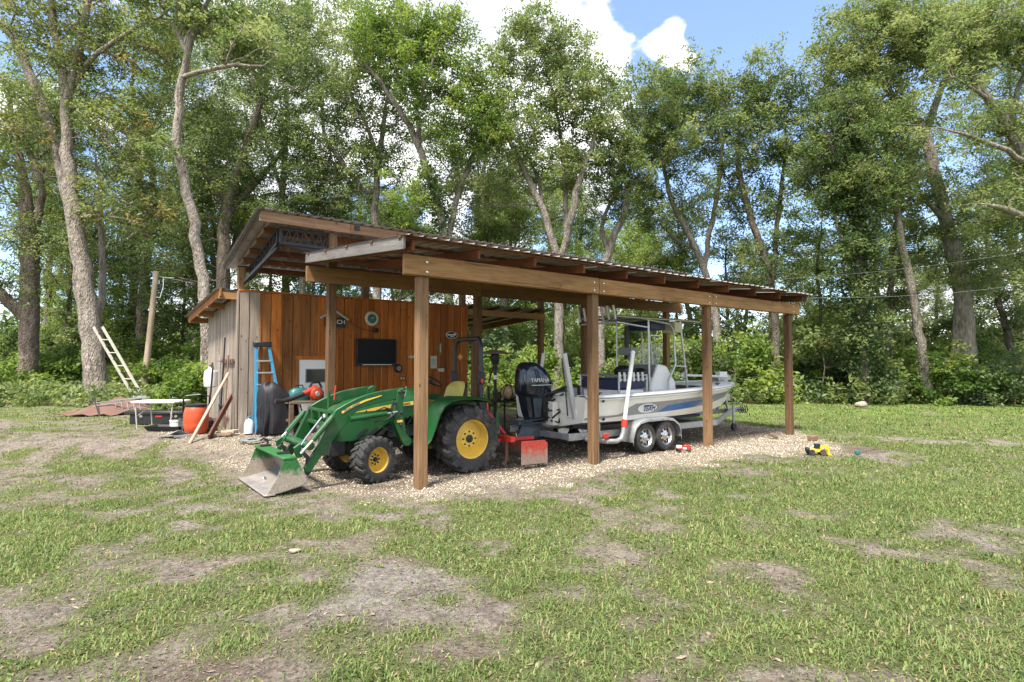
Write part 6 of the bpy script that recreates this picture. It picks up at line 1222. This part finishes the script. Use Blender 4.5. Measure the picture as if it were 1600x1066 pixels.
# ------------------------------------------------------------------ left side of the yard (placed on the ground at the picture's spots)
def G(px, py): return gp(px, py)
b0 = G(306, 677); k_ = b0.y / 900
br = thing('barrel', 'orange plastic barrel with a black lid at the cabin side', 'barrel', b0, 'W')
r_ = 17.5 * k_; h_ = 43 * k_
part(MB().lathe([(r_ * .78, 0), (r_ * .86, .02), (r_ * .96, h_ * .22), (r_, h_ * .32), (r_ * .985, h_ * .36), (r_, h_ * .40), (r_ * 1.02, h_ * .55), (r_, h_ * .7), (r_ * .985, h_ * .73), (r_ * .99, h_ * .76), (r_ * .86, h_ * .94), (r_ * .80, h_ * .97), (r_ * .80, h_)], b0, (0, 0, 1), 36), 'drum', M['orange'], br)
part(MB().lathe([(r_ * .86, h_ * .955), (r_ * .88, h_ * .97), (r_ * .88, h_ * 1.04), (r_ * .80, h_ * 1.055), (.01, h_ * 1.045)], b0, (0, 0, 1), 36), 'lid', M['black'], br)
b0 = G(277, 671); k_ = b0.y / 900
bu = thing('bucket', 'small white plastic tub in front of the orange barrel', 'bucket', b0, 'W'); part(MB().lathe([(.01, 0), (9 * k_, 0), (10.5 * k_, 13 * k_), (11 * k_, 13 * k_), (11 * k_, 14.5 * k_), (10 * k_, 14.5 * k_), (8.6 * k_, .02), (.01, .02)], b0, (0, 0, 1), 24), 'tub', M['white'], bu); part(MB().tube([b0 + Vector((-11 * k_, 0, 13 * k_)), b0 + Vector((-7 * k_, -.10, 7 * k_)), b0 + Vector((7 * k_, -.10, 7 * k_)), b0 + Vector((11 * k_, 0, 13 * k_))], .006, 5), 'bail', M['galv'], bu)
b0 = G(262, 672); ty = thing('plastic_tray', 'flat black plastic tray on the ground by the white tub', 'tray', b0, 'W'); part(MB().loft([[b0 + Vector((x * w_, y * w_ * .6, z)) for x, y in ((-1, -1), (1, -1), (1, 1), (-1, 1))] for z, w_ in ((.0, .30), (.09, .36), (.09, .33), (.03, .28))], caps=True), 'pan', M['black'], ty, smooth=False); part(MB().box(b0 + Vector((.5, .0, .04)), (.5, .3, .05)), 'pad', M['steel_black'], ty, bevel=.01)
b0 = G(268, 684); gs = thing('bent_gutter', 'bent grey sheet offcut lying before the plastic tray', 'sheet', b0, 'W'); part(MB().sheet([[b0 + Vector((x, y, z)) for x, y, z in ((-.22, -.1, .01), (-.1, .0, .06), (.05, .12, .02))], [b0 + Vector((x, y, z)) for x, y, z in ((.05, -.12, .08), (.14, .0, .14), (.26, .12, .06))]], .004), 'flap', M['galv'], gs, smooth=False); part(MB().bar(b0 + Vector((.1, -.1, .03)), b0 + Vector((.42, .1, .05)), .06, .03), 'strip', M['grey_plastic'], gs, smooth=False)
# folding table
b0 = G(232, 671); k_ = b0.y / 900; s_ = k_
ft_ = thing('folding_table', 'low white folding table with thin metal legs behind the black tool box', 'table', b0, 'W')
tw_, th_ = 68 * k_, 42 * k_; part(MB().box(b0 + Vector((.10, .25, th_)), (tw_, .62, .045)), 'table_top', M['white'], ft_, bevel=.012)
for sx, lean in ((-1, .03), (1, -.03)):
    for dy in (0.0, .5): part(MB().tube([b0 + Vector((.10 + sx * tw_ * .43 + (.0), dy, th_ - .02)), b0 + Vector((.10 + sx * tw_ * .43 - sx * .05, dy, 0))], .014, 7), 'leg', M['old_alu'], ft_)
    part(MB().tube([b0 + Vector((.10 + sx * tw_ * .42, .02, th_ * .45)), b0 + Vector((.10 + sx * tw_ * .12, .2, th_ - .02))], .009, 6), 'brace', M['old_alu'], ft_)
# black truck tool box
b0 = G(226, 668); k_ = b0.y / 900; c_ = b0 + Vector((0, .7, 0))
tx = thing('truck_tool_box', 'long low black truck tool box lying under the folding table', 'tool box', c_, 'W'); L_ = 104 * k_ * 1.06
part(MB().box(c_ + Vector((0, 0, .12)), (L_ * .86, .45, .22)), 'box', M['black'], tx, bevel=.01); lid = part(MB().box(c_ + Vector((0, 0, .26)), (L_, .50, .07)), 'lid', M['black'], tx, bevel=.012)
for x in (-.27, .27): part(MB().lathe([(.04, 0), (.03, .015)], c_ + Vector((x * L_ * .95, -.23, .19)), (0, -1, 0), 12), 'latch', M['chrome'], tx)
part(MB().box(c_ + Vector((0, -.228, .19)), (.14, .008, .035)), 'badge', M['red'], tx, smooth=False)
# culvert pipe
a = G(172, 640) + Vector((0, 1.0, .16)); bq = a + Vector((.95, .9, .0))
pi_ = thing('drain_pipe', 'thick grey-black corrugated drain pipe at the foot of the big oak', 'pipe', a - Vector((0, 0, .16)), 'W'); ptsr = [(a.lerp(bq, k / 28), .19 if k % 2 else .178) for k in range(29)]
part(MB().tube([p for p, r_ in ptsr], [r_ for p, r_ in ptsr], 20), 'pipe_wall', M['grey_plastic'], pi_); part(MB().tube([a + (a - bq).normalized() * .004, a + (bq - a).normalized() * .02], .13, 20), 'pipe_mouth', M['chrome'], pi_)
# rusty sheet, stacked aluminium chair frames
b0 = G(80, 654); c_ = G(150, 652)
rs = thing('rusty_sheet', 'bent rust-brown sheet of roofing lying against the big oak', 'sheet', c_, 'W')
rows = []
for i in range(9):
    t_ = i / 8; rr = []
    for j in range(7):
        q = j / 6; x = -1.15 + 1.45 * t_ + q * .25; y = 1.3 * q + .1; z = .04 + (.36 * q) * (.35 + .65 * math.sin(math.pi * min(1, t_ * .95 + .12))) * (1 if t_ > .2 else .6 + t_) + .03 * math.sin(i * 2.1 + j * 1.3); rr.append(c_ + Vector((x, y, z)))
    rows.append(rr)
part(MB().sheet(rows, .012), 'bent_panel', M['rust'], rs, ang=20)
part(MB().tube([c_ + Vector((.1, -.02, .02)), c_ + Vector((-.5, .6, .42)), c_ + Vector((-.7, .9, .5))], .015, 6), 'edge_strip', M['steel_black'], rs)
c_ = G(196, 648); al = thing('chair_frame', 'folded aluminium chair frame behind the black tool box', 'chair', c_, 'W')
for dx, dz in ((0, .38), (.1, .3)): part(MB().tube([c_ + Vector((-.85, 0, dz - .08)), c_ + Vector((.0, .05, dz + .03)), c_ + Vector((.5, .2, dz + .07)), c_ + Vector((.5, .5, dz + .07)), c_ + Vector((-.6, .4, dz - .05))], .014, 6), 'frame', M['chrome'], al)
for k in range(5): part(MB().tube([c_ + Vector((-.3 + .16 * k, .03, .34)), c_ + Vector((-.22 + .16 * k, .0, .02))], .012, 6), 'leg', M['chrome'], al)
# extension ladder against the oak
a = G(224, 634); top = atd(153, 511, 18.9); d = Vector((.42, -.12, 0)).normalized() * .19
el_ = thing('extension_ladder', 'long weathered aluminium ladder leaning against the big left oak', 'ladder', a, 'W')
for s_ in (-1, 1): part(MB().bar(a + d * s_, top + d * s_, .035, .085, d), 'rail', M['old_alu'], el_, smooth=False)
for k in range(1, 12): q = a.lerp(top, k / 12); part(MB().tube([q - d, q + d], .018, 6), 'rung', M['steel_black'] if k % 2 else M['old_alu'], el_)
# leaning service pole with hanging wires
a = G(222, 627); top = atd(244, 424, a.y + .2)
up_ = thing('service_pole', 'leaning weathered wooden service pole with a loose wire loop', 'pole', a, 'W'); part(MB().tube([a - Vector((0, 0, .1)), a.lerp(top, .5) + Vector((.02, 0, 0)), top], [.115, .10, .085], 12), 'shaft', M['pole_wood'], up_)
w1 = [a.lerp(top, .80), a.lerp(top, .79) + Vector((.25, 0, .02)), a.lerp(top, .86) + Vector((.33, 0, .12)), a.lerp(top, .93) + Vector((.30, 0, .1)), a.lerp(top, .95) + Vector((.6, .1, .0))]; part(MB().tube(w1, .018, 6), 'wire_loop', M['white'], up_)
part(MB().tube([a.lerp(top, .97), a.lerp(top, .93) + Vector((.3, 0, .1)), a.lerp(top, .9) + Vector((1.2, .4, .1))], .010, 5), 'wire', M['galv'], up_)
# white car parked far behind the oaks on the left
a = atd(105, 590, 40); a.z = float(gz(a.x, a.y)); wc = thing('parked_car', 'white car parked far behind the left oaks', 'car', a, 'W', rz=R(8)); BASE[wc.name] = Vector((0, 0, 0))
part(MB().loft([[Vector((x, y * w_, z)) for y, z in ((-1, .35), (-1.02, .8), (-.95, .98), (.95, .98), (1.02, .8), (1, .35))] for x, w_ in ((-2.2, .7), (-2.1, .85), (-1, .9), (1.2, .9), (2.1, .82), (2.25, .65))]), 'body', M['white'], wc, ang=50)
cbn = part(MB().loft([[Vector((x0 + dx, y * w_, z)) for dx, y in ((0, -1), (ln, -1), (ln, 1), (0, 1))] for z, x0, ln, w_ in ((.95, -1.7, 3.0, .86), (1.42, -1.2, 1.9, .72), (1.5, -1.0, 1.5, .62))]), 'roof', M['white'], wc, ang=50)
for s_ in (-1, 1): part(MB().prism([(-1.45, s_ * .84, 1.0), (1.05, s_ * .84, 1.0), (.62, s_ * .73, 1.38), (-1.1, s_ * .73, 1.38)], (0, s_ * .02, 0)), 'window', M['glass'], cbn, smooth=False)
for x in (-1.4, 1.4):
    for s_ in (-1, 1): part(MB().lathe([(.05, -.1), (.33, -.1), (.34, 0), (.33, .1), (.05, .1)], (x, s_ * .82, .34), (0, 1, 0), 20), 'wheel', M['tyre'], wc)
# ------------------------------------------------------------------ heater and clutter between tractor and boat
hu, hv = 3.0, 2.55
ph = thing('patio_heater', 'mushroom-shaped patio heater standing between the tractor and the boat', 'heater', (hu, hv, 0))
part(MB().lathe([(.22, 0), (.22, .03), (.05, .06), (.032, .08)], (hu, hv, 0), (0, 0, 1), 24), 'base', M['black'], ph); part(MB().tube([(hu, hv, .06), (hu, hv, 1.45), (hu, hv, 1.62)], [.032, .032, .055], 12), 'pole', M['black'], ph)
part(MB().lathe([(.055, 1.60), (.085, 1.66), (.09, 1.78), (.06, 1.80)], (hu, hv, 0), (0, 0, 1), 20), 'burner', M['steel_black'], ph); part(MB().lathe([(.30, 1.80), (.305, 1.81), (.16, 1.865), (.02, 1.885), (.02, 1.87), (.15, 1.85)], (hu, hv, 0), (0, 0, 1), 32, closed=True), 'reflector', M['heater'], ph); part(MB().tube([(hu, hv, 1.30), (hu, hv, 1.38)], .035, 12), 'label_ring', M['white'], ph)
pc = onv(783, 640, 2.75); cu, cvv = pc[0], 2.75
cst = thing('clutter_stand', 'dark metal stand crowded with tools behind the tractor', 'stand', (cu, cvv, 0))
part(MB().box((cu - .1, cvv, .86), (.80, .55, .03)), 'tray', M['engine'], cst, smooth=False)
for x in (-.45, .25):
    for y in (-.22, .22): part(MB().tube([(cu + x, cvv + y, .86), (cu + x, cvv + y, 0)], .02, 6), 'leg', M['steel_black'], cst)
random.seed(12)
for k in range(9): q = Vector((cu - .1 + random.uniform(-.38, .38), cvv + random.uniform(-.25, .25), .875)); part(MB().tube([q, q + Vector((random.uniform(-.06, .06), random.uniform(-.06, .06), random.uniform(.12, .34)))], random.uniform(.012, .035), 7), 'tool', random.choice((M['engine'], M['rust'], M['steel_black'], M['galv'])), cst)
tb2 = thing('tan_bundle', 'round tan bundle strapped with dark cords on the clutter stand', 'bundle', (cu + .12, cvv - .1, .88)); part(MB().ball((cu + .12, cvv - .1, 1.02), (.17, .16, .15), 18, 12), 'wrap', M['tan'], tb2)
for g in (.3, 1.4, 2.4): part(MB().tube([Vector((cu + .12 + .174 * math.sin(q) * math.cos(g), cvv - .1 + .165 * math.sin(q) * math.sin(g), 1.02 + .155 * math.cos(q))) for q in np.linspace(0, 2 * math.pi, 22)], .009, 5), 'cord', M['black'], tb2)
hk2 = thing('red_lantern', 'small red lantern with a bent hook on the post behind the tractor', 'lantern', (SP - .06, VM - .14, 1.5)); part(MB().lathe([(.03, 0), (.055, .02), (.055, .13), (.02, .17)], (SP - .03, VM - .17, 1.30), (0, 0, 1), 14), 'body', M['red'], hk2); part(MB().tube([(SP + .03, VM - .10, 1.75), (SP + .25, VM - .15, 1.75), (SP + .36, VM - .15, 1.62), (SP + .22, VM - .15, 1.2)], .018, 8), 'hook', M['steel_black'], hk2); part(MB().tube([(SP - .03, VM - .17, 1.46), (SP - .03, VM - .12, 1.55)], .008, 6), 'hanger', M['galv'], hk2)
# ------------------------------------------------------------------ toys and small things on the gravel
b0 = G(1068, 706); k_ = b0.y / 900
rt_ = thing('toy_truck', 'small red and white toy truck on the gravel by the trailer wheels', 'toy truck', b0, 'W', rz=R(12)); BASE[rt_.name] = Vector((0, 0, 0)); e = 28 * k_ / 2
part(MB().box((.05 * e, 0, .35 * e), (1.5 * e, .55 * e, .34 * e)), 'body', M['red'], rt_, bevel=.01); part(MB().box((-.55 * e, 0, .55 * e), (.5 * e, .5 * e, .34 * e)), 'cab', M['white'], rt_, bevel=.01); part(MB().box((.35 * e, 0, .62 * e), (.7 * e, .4 * e, .22 * e)), 'load', M['red'], rt_, bevel=.01)
part(MB().box((0.0, -.285 * e, .42 * e), (.4 * e, .01, .2 * e)), 'door', M['white'], rt_, smooth=False)
for x in (-.6, .6):
    for y in (-.28, .28): part(MB().lathe([(.05 * e, -.06 * e), (.18 * e, -.06 * e), (.18 * e, .06 * e), (.05 * e, .06 * e)], (x * e, y * e, .18 * e), (0, 1, 0), 14), 'wheel', M['tyre'], rt_)
b0 = G(1276, 711); k_ = b0.y / 900; e = 36 * k_ / 2
tyl = thing('toy_loader', 'yellow and black toy wheel loader at the edge of the lawn', 'toy loader', b0, 'W', rz=R(-6)); BASE[tyl.name] = Vector((0, 0, 0))
part(MB().box((-.1 * e, 0, .38 * e), (1.1 * e, .5 * e, .3 * e)), 'body', M['toy_yellow'], tyl, bevel=.012); part(MB().box((.05 * e, 0, .72 * e), (.42 * e, .42 * e, .42 * e)), 'cab', M['black'], tyl, bevel=.012); part(MB().box((.05 * e, 0, .96 * e), (.52 * e, .5 * e, .06 * e)), 'cab_roof', M['teal'], tyl, bevel=.008)
part(MB().prism([(.75 * e, -.4 * e, .1 * e), (1.1 * e, -.4 * e, .06 * e), (1.05 * e, -.4 * e, .12 * e), (.85 * e, -.4 * e, .3 * e), (.95 * e, -.4 * e, .55 * e), (.8 * e, -.4 * e, .5 * e)], (0, .8 * e, 0)), 'scoop', M['toy_yellow'], tyl, smooth=False); part(MB().bar((.2 * e, -.2 * e, .62 * e), (.85 * e, -.2 * e, .85 * e), .08 * e, .1 * e).bar((.85 * e, -.2 * e, .85 * e), (.9 * e, -.2 * e, .3 * e), .08 * e, .1 * e).bar((.2 * e, .2 * e, .62 * e), (.85 * e, .2 * e, .85 * e), .08 * e, .1 * e), 'lift_arm', M['toy_yellow'], tyl, smooth=False)
for x in (-.5, .4):
    for y in (-.34, .34): part(MB().lathe([(.05 * e, -.1 * e), (.24 * e, -.1 * e), (.27 * e, 0), (.24 * e, .1 * e), (.05 * e, .1 * e)], (x * e, y * e, .26 * e), (0, 1, 0), 16), 'wheel', M['tyre'], tyl)
part(MB().box((-.75 * e, 0, .45 * e), (.3 * e, .5 * e, .35 * e)), 'engine_cover', M['black'], tyl, bevel=.012)
b0 = G(1340, 711); solo(MB().lathe([(.02, 0), (.045, .01), (.05, .05), (.04, .075), (.02, .06)], b0, (0, 0, 1), 16), 'toy_cup', M['teal'], 'small teal toy cup at the lawn edge right of the toy loader', 'toy cup', b0, 'W')
b0 = G(1270, 689); solo(MB().box(b0 + Vector((0, 0, .055)), (.20, .12, .11), Matrix.Rotation(.5, 3, 'Z')), 'wood_block', M['old_plank'], 'short brown block of wood right of the last carport post', 'block', b0, 'W', smooth=False, bevel=.008)
b0 = G(1209, 684); solo(MB().box(b0 + Vector((0, 0, .04)), (.17, .10, .07), Matrix.Rotation(-.6, 3, 'Z') @ Matrix.Rotation(.5, 3, 'Y')), 'wood_block', M['bench_wood'], 'tilted dark block of wood left of the last carport post', 'block', b0, 'W', smooth=False, bevel=.008)
def rock(px, py, rad, name, label, seed):
    random.seed(seed); b0 = G(px, py); mb = MB().ball((0, 0, 0), 1.0, 12, 9); mb.v = [tuple(Vector(p) * (1 + .22 * math.sin(p[0] * 3.1 + seed) * math.cos(p[1] * 2.7 + seed) + random.uniform(-.06, .06))) for p in mb.v]; mb.v = [(b0.x + p[0] * rad[0], b0.y + p[1] * rad[1], b0.z + rad[2] * .6 + p[2] * rad[2]) for p in mb.v]
    return solo(mb, name, M['stone'], label, 'rock', b0, 'W')
rock(1345, 636, (.22, .18, .13), 'rock', 'pale rock lying at the edge of the woods', 3)
rock(460, 862, (.05, .04, .016), 'rock', 'small flat pale stone in the middle of the lawn', 5)
# overhead wires on the right
a = l2w(9.9, .5, 3.2); bq = atd(1720, 424, 17.0); solo(MB().tube([a.lerp(bq, k / 12) - Vector((0, 0, .25 * math.sin(math.pi * k / 12))) for k in range(13)], .0042, 5), 'overhead_wire', M['grey_plastic'], 'lower thin wire running from the carport roof to the right', 'wire', a, 'W')
a = atd(1225, 436, 21); bq = atd(1720, 372, 19); solo(MB().tube([a.lerp(bq, k / 12) - Vector((0, 0, .2 * math.sin(math.pi * k / 12))) for k in range(13)], .0036, 5), 'overhead_wire', M['grey_plastic'], 'upper thin wire crossing in front of the woods on the right', 'wire', a, 'W')
# ------------------------------------------------------------------ grass
def blades():
    rg = np.random.RandomState(19); out = []; tints = []
    for y0, y1, dens, bl, bw, per in ((1.6, 4.5, 520, .050, .0062, 9), (4.5, 7.5, 340, .052, .0076, 9), (7.5, 12, 150, .055, .0105, 9), (12, 18, 52, .066, .016, 8), (18, 24.5, 21, .075, .022, 8)):
        hw = y1 * .95 + 2.2; n = int(2 * hw * (y1 - y0) * dens); x = rg.uniform(-hw, hw, n); y = rg.uniform(y0, y1, n); mk = masks(x, y)
        p = mk['cover'] * .95 + .15 * (1 - mk['gravel']); p = p * (1 - mk['woods']); ok = rg.rand(n) < p
        ok &= ~((np.abs(x) > y * .95 + 1.6)); x, y, cv_ = x[ok], y[ok], mk['cover'][ok]; n = len(x)
        k = per; m_ = n * k; ix = np.repeat(np.arange(n), k); sp_ = .034 + .004 * y[ix]
        bx = x[ix] + rg.normal(0, 1, m_) * sp_; by = y[ix] + rg.normal(0, 1, m_) * sp_; bz = ground_z(bx, by) - .004
        az = rg.uniform(0, 2 * math.pi, m_); ln = bl * rg.uniform(.45, 1.35, m_) * (.6 + .55 * cv_[ix]); lean = rg.uniform(.6, 2.1, m_); ln = ln * np.clip(rg.lognormal(0, .25, n), .6, 2.0)[ix]
        dx, dy = np.cos(az), np.sin(az); br_ = rg.rand(n) < .14 + .12 * (fbm(x, y, 3, .5, 14) > .56); w_ = bw * rg.uniform(.7, 1.3, m_) / 2 * np.where(br_, 2.4, 1.0)[ix]; ln = ln * np.where(br_, .62, 1.0)[ix]; px_, py_ = -dy * w_, dx * w_
        h1 = ln * .55 * np.cos(lean * .5); r1 = ln * .55 * np.sin(lean * .5); h2 = h1 + ln * .45 * np.cos(lean * 1.25); r2 = r1 + ln * .45 * np.sin(lean * 1.25)
        b = np.stack([bx, by, bz], 1); z0 = np.zeros(m_); side = np.stack([px_, py_, z0], 1)
        mid = b + np.stack([dx * r1, dy * r1, h1], 1); tip = b + np.stack([dx * r2, dy * r2, h2], 1)
        out.append(np.stack([b - side, b + side, mid + side * .85, tip, mid - side * .85], 1))
        tt = np.clip(rg.normal(.42, .18, n), 0, .85) + .18 * (fbm(x, y, 3, .8, 9) - .5); tb = tt[ix] + rg.normal(0, .10, m_); tb = np.where(rg.rand(m_) < .07, rg.uniform(.88, 1, m_), tb); tints.append(np.clip(tb, 0, 1))
    return scatter_mesh('grass', np.concatenate(out), [(0, 1, 2, 4), (4, 2, 3)], np.concatenate(tints), M['grass'], None, None)
go = link(bpy.data.objects.new('grass', blades())); tag(go, 'patchy green grass of the lawn', 'grass', None, 'stuff')
# dry leaves, twigs and bark chips scattered over the bare ground
def litter():
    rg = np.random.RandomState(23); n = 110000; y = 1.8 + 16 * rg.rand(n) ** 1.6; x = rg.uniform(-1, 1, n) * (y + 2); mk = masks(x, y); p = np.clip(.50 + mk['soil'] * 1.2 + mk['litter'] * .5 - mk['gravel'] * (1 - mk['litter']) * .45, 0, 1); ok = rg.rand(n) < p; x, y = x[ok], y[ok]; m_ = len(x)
    az = rg.uniform(0, 6.28, m_); L = rg.lognormal(math.log(.0105), .45, m_) * (.75 + y * .05); L = np.minimum(L, .045); W_ = L * rg.uniform(.12, .5, m_); t_ = rg.normal(0, .25, m_)
    a = np.stack([np.cos(az), np.sin(az), t_], 1) * L[:, None]; b_ = np.stack([-np.sin(az), np.cos(az), rg.normal(0, .25, m_)], 1) * W_[:, None]; c = np.stack([x, y, ground_z(x, y) + .008], 1)
    return scatter_mesh('leaf_litter', np.stack([c - a, c + b_, c + a, c - b_], 1), [(0, 1, 2, 3)], rg.rand(m_), M['dry_leaf'], None, None)
m, t, b = newmat('dry_leaf'); c = ramp(t, att(t, 'tint'), [(0, (.06, .042, .03)), (.5, (.14, .10, .07)), (.85, (.22, .165, .115)), (1, (.29, .23, .165))]); t.links.new(c, b.inputs['Base Color']); b.inputs['Roughness'].default_value = .9; M['dry_leaf'] = m
lo_ = link(bpy.data.objects.new('leaf_litter', litter())); tag(lo_, 'dry brown leaves and chips scattered over the bare soil', 'leaf litter', None, 'stuff')
